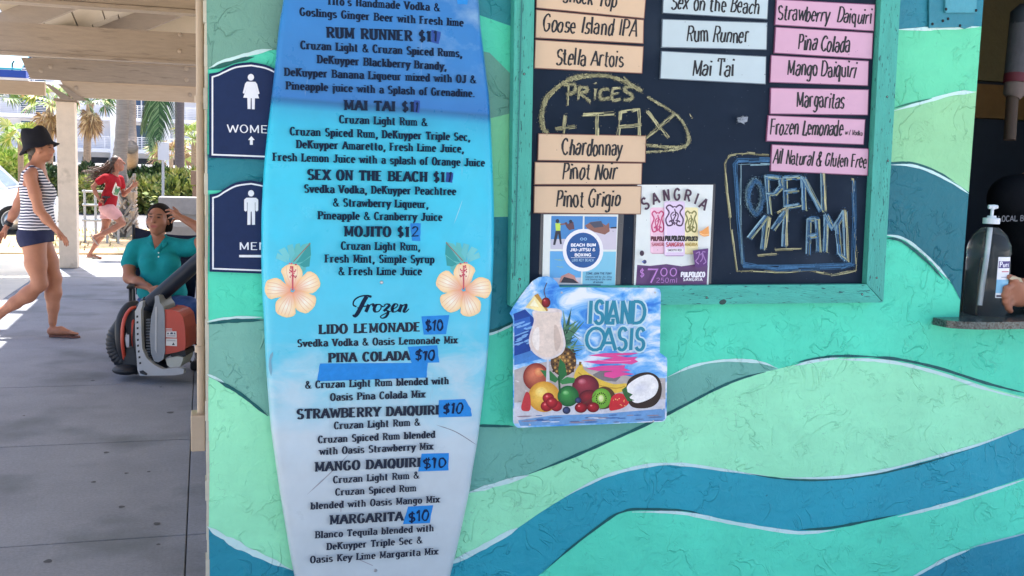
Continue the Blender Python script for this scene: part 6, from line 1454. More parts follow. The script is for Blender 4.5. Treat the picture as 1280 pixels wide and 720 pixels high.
B.mesh('skin', SKIN, sit, .0075, tint=[(hp_(0, -.07, .085), (.026, .03, .010), lin(138, 70, 66)), (hp_(.030, .004, .08), (.015, .02, .0055), lin(40, 26, 24)), (hp_(-.030, .004, .08), (.015, .02, .0055), lin(40, 26, 24)), (hp_(.032, .026, .075), (.02, .03, .005), lin(58, 38, 32)), (hp_(-.032, .026, .075), (.02, .03, .005), lin(58, 38, 32)), (hp_(-.009, -.042, .098), (.005, .012, .004), lin(84, 50, 40)), (hp_(.009, -.042, .098), (.005, .012, .004), lin(84, 50, 40))], base=ds)
Hh = Body(); Hh.ell(hp_(0, .04, -.026), rv * .092, uvv * .096, nv * .098, .02); Hh.ell(hp_(0, -.015, -.05), rv * .094, uvv * .09, nv * .06, .03); Hh.ell(hp_(.078, -.05, -.03), rv * .03, uvv * .07, nv * .04, .02); Hh.ell(hp_(-.076, -.03, -.03), rv * .022, uvv * .06, nv * .035, .02); Hh.ell(hp_(0, .03, -.12), rv * .045, uvv * .045, nv * .045, .02)
hc = hp_(0, .074, .055); hn = np.array((nv * 1.0 - uvv * .75).normalized()); hcn = np.array(hc)
Hh.mesh('hair', mat('black_hair', lin(22, 16, 15), rough=.75, spec=.2, var=.25, vscale=90), sit, .0075, cut=lambda X, Y, Z: (X - hcn[0]) * hn[0] + (Y - hcn[1]) * hn[1] + (Z - hcn[2]) * hn[2])
T = Body(); T.ball(q(199, 322, .04), .155, .115, .14, .06); T.chain([q(172, 309, .03), q(198, 304, .05), q(228, 309, .03)], [.058, .060, .058], .035); T.cap(q(197.5, 306, .05), q(197.5, 299, .045), .07, .060, .02); T.ball(q(187.5, 330, -.06), .08, .072, .07, .05); T.ball(q(212, 330, -.06), .08, .072, .07, .05); T.ball(q(202, 354, .02), .17, .14, .13, .07); T.ball(q(203, 366, .05), .185, .15, .09, .05)
T.cap(q(168, 312, .03), q(162.5, 328, .005), .062, .064, .03); T.cap(q(233, 311, .03), q(246, 307, -.005), .060, .062, .03)
T.cap(q(188, 304, .0), q(197, 312, -.075), .016, .014, .01); T.cap(q(207, 304, .0), q(198, 312, -.075), .016, .014, .01); T.cap(q(188, 303, .0), q(190, 298, .08), .016, .016, .01); T.cap(q(207, 303, .0), q(205, 298, .08), .016, .016, .01)
TEAL = cloth('teal_pique', lin(18, 126, 134), bump=.5, bscale=18)
nv0 = q(197.8, 312, -.0)
def vneck(X, Y, Z):
    u = (X - nv0.x) * RV.x + (Y - nv0.y) * RV.y; f = (X - nv0.x) * FV.x + (Y - nv0.y) * FV.y
    return np.maximum(q(200, 374).z - Z, np.minimum(.48 * (Z - nv0.z) - np.abs(u), .03 - f))
T.mesh('polo_shirt', TEAL, sit, .008, grow=.005, cut=vneck)
b = MB()
for s_ in (-1, 1):
    b.tube([q(197.5 + s_ * 5, 297, .12), q(197.5 + s_ * 11, 298.5, .06), q(197.5 + s_ * 12, 301, .0), q(197.5 + s_ * 8.5, 305, -.04), q(197.8 + s_ * 6.0, 309.5, -.066)], [.014, .018, .021, .021, .008], 8, sq=.5)
b.build('collar', TEAL, sit, smooth=True)
b = MB(); 
for y in (316, 321): b.ell(q(198.2, y, -.098 + (y - 313) * -.004), RV * .006, FV * .003, UV * .006, 8, 6)
b.build('button', mat('pale_button', lin(190, 206, 206), rough=.4), sit)
S = Body(); S.ball(q(205, 380, .08), .205, .155, .115, .06); S.chain([q(193, 385, .04), q(187, 392, -.2), q(184, 398, -.42), q(186, 410, -.415)], [.105, .10, .083, .085], .05); S.chain([q(217, 385, .04), q(233, 389, -.2), q(247, 394, -.42), q(250.5, 404, -.415)], [.105, .10, .083, .082], .05)
S.mesh('jeans', cloth('blue_denim', lin(40, 66, 112), bump=.6, bscale=24, var=.22), sit, .008, grow=.004, cut=lambda X, Y, Z: q(222, 402, -.4).z - Z)
b = MB()
for x in (189, 256):
    p = q(x, 440, -.34); p.z = .0; b.obox(p - FV * .08 + UV * .035, RV * .048, FV * .135, UV * .034)
b.build('shoe', mat('dark_shoe', lin(40, 40, 46), rough=.6, var=.1), sit, bevel=.02)
b = MB(); b.tube([q(196.8, 374.4, -.288) + RV * (.0105 * math.cos(t)) + FV * (.0105 * math.sin(t)) for t in [i * .7 for i in range(10)]], .0022, 6); b.build('ring', mat('gold', lin(220, 180, 90), rough=.3, metal=1), sit)

# ---------------------------------------------------------------- folding chair
ch = thing('folding_chair', (ft.x, ft.y + .1, 0), 'black folding camp chair under the slumped person, beside the leaf blower', 'chair')
BK = mat('black_tube', lin(30, 32, 38), rough=.45, var=.08); NV = cloth('navy_canvas', lin(34, 40, 62)); 
b = MB(); tl, tr_ = q(167, 284, .26), q(249, 294, .26); bl_, br_ = q(170, 368, .17), q(243, 372, .17)
pts = []
NS = 10
for i in range(NS + 1):
    t = i / NS; sag = math.sin(math.pi * t)
    a = tl.lerp(tr_, t) + FV * (.06 * sag) - UV * (.03 * sag); c = bl_.lerp(br_, t) + FV * (.07 * sag); pts.append((a, c))
v = [p for pr in pts for p in pr] + [p + FV * .012 for pr in pts for p in pr]; o_ = 2 * (NS + 1)
b.add(v, [(2 * i, 2 * i + 1, 2 * i + 3, 2 * i + 2) for i in range(NS)] + [(o_ + 2 * i, o_ + 2 * i + 2, o_ + 2 * i + 3, o_ + 2 * i + 1) for i in range(NS)] + [(2 * i, 2 * i + 2, o_ + 2 * i + 2, o_ + 2 * i) for i in range(NS)] + [(2 * i + 1, o_ + 2 * i + 1, o_ + 2 * i + 3, 2 * i + 3) for i in range(NS)]); b.build('back_fabric', NV, ch, smooth=True)
b = MB(); sz = q(205, 397).z; sa, sb, sc2, sd_ = [Vector((p.x, p.y, sz)) for p in (q(166, 390, -.36), q(246, 390, -.36), q(244, 390, .16), q(169, 390, .16))]
b.prism([sa, sb, sc2, sd_], (0, 0, -.014)); b.build('seat', NV, ch, bevel=.004)
def floor_(p): return Vector((p.x, p.y, .012))
for (a, top, e) in ((sa, q(163, 361, -.36), floor_(q(163, 400, -.36))), (sb, q(249, 361, -.36), floor_(q(249, 400, -.36)))):
    b = MB(); b.tube([top, Vector((top.x, top.y, sz)), e], .013, 10); b.build('leg', BK, ch, smooth=True)
for (top, e) in ((tl + UV * .02, floor_(q(169, 400, .2))), (tr_ + UV * .02, floor_(q(246, 400, .2)))):
    b = MB(); b.tube([top, (top + e) / 2 - FV * .02, e], .012, 10); b.build('leg', BK, ch, smooth=True)
for (a, c) in ((sa, floor_(q(169, 400, .2))), (sb, floor_(q(246, 400, .2))), (floor_(sa), sd_), (floor_(sb), sc2), (floor_(sa), sb), (floor_(sb), sa)):
    b = MB(); b.tube([a - UV * .02, c + UV * .03], .009, 8); b.build('cross_brace', BK, ch, smooth=True)
for (x0, x1) in ((162.5, 168), (249.5, 248)):
    b = MB(); a = q(x0, 359.5, -.40); c = q(x1, 352, .2); b.bar(a, c, .05, .022); b.build('armrest', mat('black_grip', lin(34, 34, 38), rough=.7, var=.1), ch, bevel=.008)

# ---------------------------------------------------------------- backpack leaf blower
zl = (G(190, 475) - CAM).dot(_f)
lb = thing('leaf_blower', G(195, 474), 'orange and grey backpack leaf blower standing on the walkway with its long dark tube', 'leaf blower')
q = lambda x, y, dz=0: P(x, y, zl + dz)
qq = lambda u, v, dz=0: q(120 + u / 5.5, 360 + v / 5.5, dz)
GREY = mat('grey_plastic', lin(128, 133, 142), rough=.45, var=.06, bump=.05); DKG = mat('dark_plastic', lin(28, 32, 40), rough=.5, var=.15, vscale=30); ORG = mat('orange_plastic', lin(176, 62, 44), rough=.42, var=.06, vscale=10); LG = mat('pale_grey_plastic', lin(168, 170, 176), rough=.4, var=.05)
b = MB()   # back frame plate, L-shaped; flat dark plates painted for the shade in its slots
fr = [(300, 95), (322, 92), (318, 130), (308, 150), (312, 330), (318, 420), (345, 480), (400, 530), (460, 560), (560, 548), (605, 556), (600, 590), (540, 600), (300, 604), (284, 560), (270, 330), (268, 160), (285, 130)]
b.prism([qq(x, y, -.17) for x, y in fr], FV * .05); b.build('back_frame', LG, lb, bevel=.006)
for i in range(9):
    b = MB(); y = 190 + i * 40; x = 277 + i * 1.0 + (0 if i < 6 else (i - 5) * 4); b.prism([qq(*p, -.1715) for p in ((x, y), (x + 13, y - 2), (x + 13, y + 13), (x, y + 15))], FV * .004); b.build('slot_shade_plate', DKG, lb)
b = MB(); b.prism([qq(*p, -.175) for p in ((298, 572), (322, 566), (352, 590), (348, 600), (330, 596), (305, 588))], FV * .01); b.build('frame_hook', DKG, lb)
b = Body(); b.ell(qq(345, 340, .02), RV * .085, FV * .12, UV * .20, .02).mesh('fan_case', DKG, lb, .009)
b = MB()
for i in range(14): y = 215 + i * 20; b.prism([qq(*p, -.125) for p in ((344, y), (370, y), (370, y + 9), (344, y + 9))], FV * .03)
b.build('air_grille', mat('grille_grey', lin(96, 102, 112), rough=.5), lb)
b = MB(); gh = [(378, 200), (392, 150), (404, 100), (404, 58), (418, 50), (434, 58), (438, 100), (462, 130), (472, 180), (474, 440), (462, 490), (430, 510), (400, 505), (378, 450), (368, 330)]
b.prism([qq(x, y, -.15) for x, y in gh], FV * .24); b.build('grey_housing', GREY, lb, bevel=.016)
b = MB(); b.prism([qq(x, y, -.153) for x, y in ((408, 130), (418, 128), (416, 450), (404, 420))], FV * .01); b.build('housing_rib', LG, lb, bevel=.003)
b = MB(); oc = [(474, 146), (520, 150), (570, 165), (598, 200), (612, 280), (616, 380), (612, 425), (560, 440), (474, 458)]
b.prism([qq(x, y, -.14) for x, y in oc], FV * .24); b.build('engine_cover', ORG, lb, bevel=.02)
sgp = [((480, 278), (522, 280), (522, 284), (480, 283)), ((480, 288), (524, 290), (524, 293), (480, 292)), ((482, 298), (552, 298), (554, 342), (480, 338)), ((482, 348), (556, 348), (556, 400), (480, 396))]
b = MB()
for g_ in sgp: b.prism([qq(x, y, -.1425) for x, y in g_], FV * .003, lin(206, 204, 204))
for pts in (((486, 318), (495, 304), (504, 318)), ((508, 318), (514, 304), (528, 306), (530, 318)), ((534, 318), (540, 304), (548, 318))): b.prism([qq(x, y, -.1432) for x, y in pts], FV * .002, lin(60, 66, 90))
for y in (324, 330, 356, 362): b.prism([qq(x, yy, -.1432) for x, yy in ((486, y), (546, y + 1), (546, y + 3.5), (486, y + 2.5))], FV * .002, lin(110, 110, 120))
b.prism([qq(x, y, -.1432) for x, y in ((522, 392), (532, 374), (542, 392))], FV * .002, lin(50, 50, 56)); b.build('warning_label', INK, lb)
b = MB(); b.prism([qq(x, y, -.10) for x, y in ((510, 440), (612, 428), (618, 470), (560, 480), (512, 470))], FV * .2); b.build('engine_base', DKG, lb, bevel=.01)
b = MB(); b.prism([qq(x, y, -.13) for x, y in ((478, 486), (560, 470), (600, 476), (596, 500), (575, 550), (520, 556), (488, 530))], FV * .22); b.build('fuel_tank', mat('milky_tank', lin(170, 172, 166), rough=.35, var=.05), lb, bevel=.02)
b = MB(); pts = catmull([tuple(qq(*p)) for p in ((290, 132, .02), (245, 140, -.02), (205, 190, -.05), (184, 270, -.06), (182, 380, -.05), (196, 488, .0))], 6); b.tube(pts, .017, 10, sq=.6); b.build('carry_strap', ORG, lb, smooth=True)
b = MB(); pts = catmull([tuple(qq(*p)) for p in ((262, 205, .0), (256, 290, -.03), (262, 400, .0))], 5); b.tube(pts, .014, 8); b.build('shoulder_strap', ORG, lb, smooth=True)
b = MB(); pts = catmull([tuple(qq(*p)) for p in ((290, 120, .08), (225, 130, .05), (175, 210, .02), (165, 330, .0), (185, 440, .02), (240, 500, .05), (270, 450, .08))], 6); b.tube(pts, .034, 10); b.build('harness_pad', DKG, lb, smooth=True)
for pad in (((196, 215), (232, 165), (272, 145), (272, 312), (214, 322)), ((186, 424), (214, 408), (274, 412), (286, 596), (236, 590), (200, 540))):
    b = MB(); b.prism([qq(x, y, -.02) for x, y in pad], FV * .07); b.build('back_pad', DKG, lb, bevel=.015)
b = MB(); path = catmull([tuple(qq(*p)) for p in ((330, 535, .08), (255, 525, .1), (180, 490, .1), (138, 425, .1), (132, 350, .1), (165, 275, .1), (225, 205, .08), (280, 150, .06))], 10)
rr_ = [.060 * (1 + .07 * math.cos(i * 2.1)) if i < 48 else .056 for i in range(len(path))]; b.tube(path, rr_, 16); b.build('flexible_hose', DKG, lb, smooth=True)
b = MB(); b.ell(qq(420, 520, .0), RV * .10, FV * .12, UV * .04); b.ell(qq(215, 560, -.02), RV * .10, FV * .1, UV * .035); b.build('base_foot', DKG, lb, smooth=True)
TU = mat('navy_tube', lin(28, 35, 48), rough=.45, spec=.3, var=.1, vscale=9)
b = MB(); a, c = q(168, 397, .05), q(268, 309, -.12); d_ = (c - a).normalized()
b.tube([a, a + d_ * .12, a + d_ * .125, a + d_ * .16, a + d_ * .165, c], [.056, .056, .062, .062, .054, .051], 20); b.build('blower_tube', TU, lb, auto=40)

# ---------------------------------------------------------------- barkeeper behind the counter
zk = 3.62
bk = thing('person', Vector((P(1330, 300, 3.75).x, P(1330, 300, 3.75).y, 0)), 'person in a dark shirt behind the counter, bracelet on the wrist', 'person')
q = lambda x, y, z=3.75: P(x, y, z)
B = Body()
XB = 1322
hb0 = q(XB, 152)
B.ball(hb0 + UV * .02, .078, .094, .098, .02); B.ball(q(XB, 168) - FV * .015, .058, .062, .06, .03); B.cap(hb0 - FV * .088 + UV * .005, hb0 - FV * .104 - UV * .028, .010, .016, .012)
B.cap(hb0 - FV * .086 - UV * .062 - RV * .02, hb0 - FV * .086 - UV * .062 + RV * .02, .011, .011, .01); B.cap(hb0 - FV * .074 + UV * .03 - RV * .045, hb0 - FV * .074 + UV * .03 + RV * .045, .014, .014, .014)
for sg_ in (-1, 1): B.ball(hb0 + RV * (.078 * sg_), .012, .022, .032, .008)
B.chain([q(XB, 215), q(XB, 180)], [.06, .055], .03); B.ball(q(XB, 290), .19, .13, .2, .06); B.chain([q(XB - 58, 245), q(XB, 225), q(XB + 58, 245)], [.06, .07, .06], .05)
B.ball(q(XB, 370), .17, .13, .2, .06); B.chain([q(XB, 440), q(XB, 520)], [.17, .16], .06)
for sx in (XB - 25, XB + 25): pq = q(sx, 500); B.chain([pq, Vector((pq.x, pq.y, .5)), Vector((pq.x, pq.y, .06))], [.1, .065, .045], .04)
wr = q(1289, 372, 3.30)
B.chain([q(XB + 62, 250), q(XB + 60, 345, 3.6), wr], [.055, .045, .031], .03)
B.chain([q(XB - 58, 250), q(XB - 40, 340, 3.95), q(XB + 15, 380, 3.8)], [.055, .045, .03], .03)
kn = [q(1265, 357, 3.22), q(1262.5, 363, 3.23), q(1263, 370, 3.24), q(1265, 377, 3.25)]
hand(B, wr, kn, [(q(1258, 361, 3.185), q(1257.5, 370, 3.20)), (q(1255.5, 369, 3.19), q(1257, 377, 3.21)), (q(1256, 377, 3.2), q(1259, 384, 3.22)), (q(1259, 384, 3.215), q(1263, 389, 3.23))], (q(1268, 350, 3.21), q(1262, 346, 3.19)), .0115)
B.ell(q(1276, 365, 3.26), RV * .036, FV * .026, UV * .045, .02)
B.mesh('skin', SKIN, bk, .0065, base=lin(166, 112, 88), tint=[(hb0 - FV * .088 - UV * .062, (.024, .03, .010), lin(140, 74, 70)), (hb0 - FV * .082 + UV * .008 - RV * .032, (.015, .03, .006), lin(40, 28, 26)), (hb0 - FV * .082 + UV * .008 + RV * .032, (.015, .03, .006), lin(40, 28, 26)), (hb0 - FV * .084 + UV * .032 - RV * .034, (.022, .03, .005), lin(50, 34, 30)), (hb0 - FV * .084 + UV * .032 + RV * .034, (.022, .03, .005), lin(50, 34, 30))])
Hk = Body(); Hk.ball(hb0 + UV * .035 + FV * .012, .088, .1, .098, .02); hkc = hb0 + UV * .07 - FV * .06; hkn = np.array((-FV - UV * .6).normalized()); hkc = np.array(hkc)
Hk.mesh('hair', MATS['black_hair'], bk, .009, cut=lambda X, Y, Z: (X - hkc[0]) * hkn[0] + (Y - hkc[1]) * hkn[1] + (Z - hkc[2]) * hkn[2])
T = Body(); T.ball(q(XB, 290), .195, .135, .2, .06); T.chain([q(XB - 58, 245), q(XB, 232), q(XB + 58, 245)], [.065, .07, .065], .05); T.ball(q(XB, 370), .178, .138, .2, .06); T.cap(q(XB, 440), q(XB, 470), .178, .178, .06); T.cap(q(XB + 62, 250), q(XB + 61, 300, 3.66), .075, .07, .03); T.cap(q(XB - 58, 250), q(XB - 49, 295, 3.85), .075, .07, .03)
T.mesh('dark_t_shirt', cloth('black_cotton', lin(15, 18, 24)), bk, .009, grow=.004, cut=lambda X, Y, Z: Z - q(XB, 218).z)
bb = MB(); yb = q(1285, 280).y - .165
sg = Sheet(D - yb); sg.text('LOCAL BE', (1247.5, 277), (1284, 276), 7, lin(84, 90, 100), 'sans', .2, .16); sg.build('shirt_lettering', INK, bk)
b = MB(); pp_ = [wr + RV * (-.012) + (RV * .0 + FV * .036 * math.cos(t) + UV * .036 * math.sin(t)) for t in [i * .45 for i in range(15)]]
for p in pp_[:-1]: b.ell(p, RV * .007, FV * .008, UV * .008, 8, 6)
b.build('bead_bracelet', mat('dark_bead', lin(40, 36, 40), rough=.35), bk, smooth=True)
nt_ = thing('paper_note', q(1268, 350, 3.2), 'small folded cream paper held in the hand at the counter', 'paper')
b = MB(); a = q(1264, 346, 3.19); b.prism([q(1262, 349, 3.18), q(1266, 345, 3.18), q(1276, 347.5, 3.2), q(1279, 353, 3.22), q(1270, 351, 3.2)], FV * .004); b.build('note_sheet', mat('cream_paper', lin(196, 186, 160), rough=.8, var=.05), nt_)
# grey tube with red band hanging inside
hg = thing('hanging_tube', P(1266, 60, 3.5), 'grey tube with a dark red band hanging inside the dark service window', 'utensil')
q = lambda x, y: P(x, y, 3.5)
b = MB(); b.tube([q(1277, 24), q(1276, 30), q(1270, 94)], [.03, .036, .037], 18); b.build('grey_sleeve', mat('grey_cloth', lin(76, 73, 77), rough=.8, var=.12, vscale=40, bump=.3), hg, auto=40)
b = MB(); b.tube([q(1270.2, 93), q(1269, 104)], [.0385, .038], 18); b.build('red_band', mat('red_band', lin(88, 20, 34), rough=.6), hg, auto=40)
b = MB(); b.tube([q(1268.8, 104.2), q(1267, 118), q(1265.5, 122)], [.034, .033, .024], 18); b.build('pale_tip', mat('pale_cloth', lin(100, 86, 82), rough=.8), hg, auto=40)
b = MB(); b.tube([q(1281, 8), q(1277, 17), q(1276.5, 31)], [.02, .036, .0375], 18); b.build('dark_cap', mat('dark_cap', lin(36, 38, 46), rough=.6), hg, auto=40)
b = MB(); b.tube([q(1265.5, 121), q(1262, 175)], [.02, .02], 12); b.build('wooden_stick', mat('brown_wood', lin(60, 44, 34), rough=.7, var=.1), hg, auto=40)
b = MB(); b.tube([q(1281, 9), q(1282, -60), Vector((q(1282, -60).x, q(1282, -60).y, ZT - .01))], .004, 6); b.build('hanging_cord', DKG, hg)
# ================================================================== beyond the walkway
def gz(y, x=125): p = G(x, y); return p
# asphalt car park, far pavement
b = MB(); b.box(-80, 60, 24.5, 36, -.127, -.060); tag(b.build('asphalt', mat('asphalt', lin(96, 96, 100), rough=.9, var=.12, vscale=3, bump=.2, bscale=80), None), kind='structure')
b = MB(); b.box(-60, 2.8, 18.95 + .6, 24.45, -.128, -.05); tag(b.build('parking_apron', SUNC, None), kind='structure')
b = MB(); b.box(-80, 60, 62, 84, -.126, -.06); tag(b.build('far_pavement', SUNC, None), kind='structure')
SOIL = mat('mulch_sand', lin(170, 146, 112), rough=.95, var=.3, vscale=5, bump=.5, bscale=25)
b = MB(); b.box(-3.6, 9, 17.65, 24.0, -.128, .02); tag(b.build('planting_bed', SOIL, None), kind='structure')
b = MB(); b.box(-20, 24, 36.2, 60, -.128, .01); tag(b.build('lawn_soil', SOIL, None), kind='structure')

def leafmat(name, c, var=.35): return mat(name, c, rough=.55, var=var, vscale=9, spec=.3)
rr = random.Random(31)
def rv3(r): return Vector((r.uniform(-1, 1), r.uniform(-1, 1), r.uniform(-1, 1)))
def leaves(b, cen, R_, n, size, cols, squash=(1, 1, 1), r=rr, long=2.2):
    for i in range(n):
        while True:
            d_ = rv3(r)
            if .02 < d_.length < 1: break
        d_ = d_.normalized() * (d_.length ** .45)
        p = Vector(cen) + Vector((d_.x * R_[0], d_.y * R_[1], d_.z * R_[2]))
        a = (d_ + rv3(r) * .8 + Vector((0, 0, .3))).normalized(); s_ = a.cross(rv3(r)).normalized(); l = size * r.uniform(.6, 1.3)
        c = r.choice(cols); k = r.uniform(.7, 1.25); c = tuple(v * k for v in c)
        b.add([p, p + a * l * .5 + s_ * l / long / 2, p + a * l, p + a * l * .5 - s_ * l / long / 2], [(0, 1, 2, 3)], c)
LEAF = mat('leaf', ink=True, rough=.5, spec=.35)
BARK = mat('palm_bark', lin(150, 136, 122), rough=.9, var=.35, vscale=6, stretch=(1, 1, 7), bump=.7, bscale=14)
BARK2 = mat('grey_palm_bark', lin(128, 122, 118), rough=.9, var=.3, vscale=5, stretch=(1, 1, 9), bump=.6, bscale=12)
def hedge(name, x0, x1, y, y0, y1, depth, n, size, cols, label, cat='hedge', group=None):
    y0 += 5
    pa, pb = P(x0, y1, y), P(x1, y1, y); zt_ = P((x0 + x1) / 2, y0, y).z
    h_ = zt_ - max(0, .0); t = thing(name, ((pa.x + pb.x) / 2, pa.y, 0), label, cat, group); L_ = (pb - pa).length; k = max(2, int(L_ / (depth * .8)))
    b = MB()
    for i in range(k):
        f_ = (i + .5) / k; c = pa.lerp(pb, f_); zc_ = h_ * rr.uniform(.44, .54); leaves(b, (c.x + rr.uniform(-.1, .1), c.y + rr.uniform(-.2, .2), zc_), (L_ / k * .8, depth / 2 * rr.uniform(.8, 1.2), zc_ * rr.uniform(.95, 1.12)), int(n / k), size, cols)
    b.build('foliage', LEAF, t)
    b = MB()
    for i in range(k * 2):
        c = pa.lerp(pb, (i + .5) / (k * 2)); b.tube([Vector((c.x, c.y, -.05)), Vector((c.x + rr.uniform(-.15, .15), c.y, h_ * .7))], [.03, .01], 5)
    b.build('stems', BARK, t); return t
DG = [lin(50, 72, 44), lin(62, 88, 52), lin(40, 58, 38), lin(84, 108, 62)]
YG = [lin(150, 158, 84), lin(176, 174, 100), lin(116, 132, 70), lin(186, 178, 120), lin(92, 112, 58)]
LGc = [lin(150, 176, 90), lin(176, 196, 110), lin(110, 146, 66), lin(196, 206, 140)]
hedge('hedge', 48, 76, 40, 203, 232, 1.6, 2200, .20, DG, 'clipped dark green hedge behind the person in the black hat', group='dark hedges along the road')
hedge('hedge', 103, 136, 38, 204, 226, 1.6, 2200, .20, DG, 'clipped dark green hedge between the column and the running person', group='dark hedges along the road')
hedge('hedge', 160, 176, 37, 207, 232, 1.6, 1500, .20, DG, 'small dark green hedge clump at the foot of the thick palm trunk', group='dark hedges along the road')
hedge('hedge', 176, 206, 37, 206, 236, 1.6, 2400, .20, DG, 'round dark green hedge left of the white sign post', group='dark hedges along the road')
hedge('hedge', 206, 262, 37, 208, 236, 1.8, 2600, .20, YG, 'sunlit yellow green hedge behind the white sign post', group='dark hedges along the road')
hedge('shrub', 166, 215, 31, 218, 248, 2.0, 3600, .24, YG, 'yellow green sunlit ornamental shrub behind the running person', 'shrub')
hedge('shrub', 208, 262, 30, 220, 250, 2.0, 3600, .24, YG[:3] + DG[:1], 'wide yellow green shrub at the foot of the sign post', 'shrub')
hedge('shrub', 100, 118, 30, 222, 240, 1.6, 1500, .20, YG, 'low yellow shrub beside the column and railing', 'shrub')
hedge('shrub', -14, 34, 52, 180, 210, 3.0, 3200, .30, LGc, 'pale green bush at the left edge behind the white car', 'shrub')
hedge('shrub', 46, 66, 44, 206, 238, 1.6, 1300, .22, DG + YG[:1], 'mixed green shrub beside the white car bonnet', 'shrub')

# ---------------------------------------------------------------- palms
def frond(b, o, d_, length, droop, nl, ll, cols, wl=.035, r=rr, both=True):
    """feather frond: a curved rib with leaflets"""
    d_ = Vector(d_).normalized(); pts = [Vector(o)]; v = d_.copy(); st = length / 14
    for i in range(14):
        v = (v + Vector((0, 0, -droop / 14))).normalized(); pts.append(pts[-1] + v * st)
    b.tube(pts, [.03 * length / 3 * (1 - .85 * i / 14) for i in range(15)], 5, tuple(x * .9 for x in cols[0]))
    for i in range(nl):
        t = .12 + .86 * i / nl; j = min(13, int(t * 14)); f_ = t * 14 - j; p = pts[j].lerp(pts[j + 1], f_); ax = (pts[j + 1] - pts[j]).normalized()
        sd_ = ax.cross(Vector((0, 0, 1)))
        if sd_.length < .1: sd_ = ax.cross(Vector((0, 1, 0)))
        sd_.normalize(); l = ll * math.sin(math.pi * min(.97, .18 + .8 * t)) * r.uniform(.85, 1.1)
        for s_ in (-1, 1):
            e = (ax * .75 + sd_ * s_ * .8 + Vector((0, 0, -.55 + r.uniform(-.2, .2)))).normalized(); m_ = p + e * l * .5 + Vector((0, 0, .03)); q_ = p + e * l + Vector((0, 0, -.18 * l)); wv = ax * wl
            c = shade(r.choice(cols), r.uniform(.7, 1.3)); b.add([p - wv * .5, p + wv * .5, m_ + wv * .7, m_ - wv * .7, q_], [(0, 1, 2, 3), (3, 2, 4)], c)
def fan(b, o, d_, r_, cols, r=rr):
    """fan leaf: stalk and a pleated half disc"""
    d_ = Vector(d_).normalized(); c0 = Vector(o) + d_ * r_ * .9; b.tube([o, c0], [.022, .012], 5, tuple(x * .8 for x in cols[0])); s_ = d_.cross(rv3(r)).normalized()
    for i in range(15):
        a = rad(-110 + 220 * i / 14); e = (d_ * math.cos(a) + s_ * math.sin(a)).normalized(); l = r_ * r.uniform(.8, 1.05) * (.75 + .25 * math.cos(a)); n_ = e.cross(d_.cross(s_)).normalized() * r_ * .055
        q_ = c0 + e * l + Vector((0, 0, -.28 * l)); m_ = c0 + e * l * .55; c = shade(r.choice(cols), r.uniform(.75, 1.25)); b.add([c0, m_ + n_, q_, m_ - n_], [(0, 1, 2, 3)], c)
def trunk(b, pts, r_):
    pts = catmull([tuple(p) for p in pts], 8); k = len(pts); rs = []
    for i in range(k):
        t = i / (k - 1); base = r_[0] + (r_[1] - r_[0]) * t; rs.append(base * (1 + (.04 if i % 2 else -.03)))
    b.tube(pts, rs, 14)
PALM = [lin(64, 104, 50), lin(86, 124, 60), lin(50, 84, 44), lin(120, 146, 80)]; DEAD = [lin(176, 150, 110), lin(150, 124, 92), lin(196, 176, 140), lin(130, 106, 80)]
def palm(name, label, base, bends, r_, crown, frn, cols, dead=0, boots=False, bark=BARK, group='palms by the road'):
    base = Vector((base.x, base.y, 0)); t = thing(name, base, label, 'palm tree', group)
    b = MB(); trunk(b, [base + Vector((0, 0, -.12))] + bends + [crown], r_); b.build('trunk', bark, t, smooth=True)
    b = MB(); kind, n, L_, dr = frn
    for i in range(n):
        a = 2 * math.pi * i / n + rr.uniform(-.2, .2); el = rr.uniform(-.25, .95); d_ = Vector((math.cos(a) * math.cos(el), math.sin(a) * math.cos(el), math.sin(el)))
        if kind == 'feather': frond(b, crown, d_, L_ * rr.uniform(.85, 1.1), dr, 44, L_ * .26, cols)
        else: fan(b, crown, d_, L_ * rr.uniform(.8, 1.1), cols)
    b.build('crown', LEAF, t)
    if dead:
        b = MB()
        for i in range(dead):
            a = rr.uniform(0, 6.28); d_ = Vector((math.cos(a) * .45, math.sin(a) * .45, -.9)); fan(b, crown - Vector((0, 0, rr.uniform(.0, .9) * L_)), d_, L_ * rr.uniform(.6, .9), DEAD)
        b.build('dead_fronds', LEAF, t)
    if boots:
        b = MB()
        for i in range(150):
            z = rr.uniform(-.05, 1.05); a = rr.uniform(0, 6.28); rb = r_[0] * 1.02 + .05 * (1 - z / 1.6); o = base + Vector((math.cos(a) * rb, math.sin(a) * rb, z)); s_ = Vector((-math.sin(a), math.cos(a), 0)); n_ = Vector((math.cos(a), math.sin(a), 0)); sg_ = 1 if i % 2 else -1; c = shade(lin(186, 174, 162), rr.uniform(.55, 1.25))
            e = o + s_ * (.16 * sg_) + Vector((0, 0, .22)) + n_ * .04; b.bar(o, e, .05, .03, c)
        b.build('leaf_bases', LEAF, t)
    return t
z1 = 20.0
pb = P(151, 303, z1); pb = G(152, 297); z1 = (pb - CAM).dot(_f)
palm('palm_tree', 'thick grey palm trunk with shaggy leaf bases right behind the running person', pb, [P(149, 240, z1), P(149.5, 200, z1), P(153, 150, z1)], (.165, .105), P(158, -40, z1), ('feather', 7, 2.6, 1.3), PALM, boots=True, bark=BARK2)
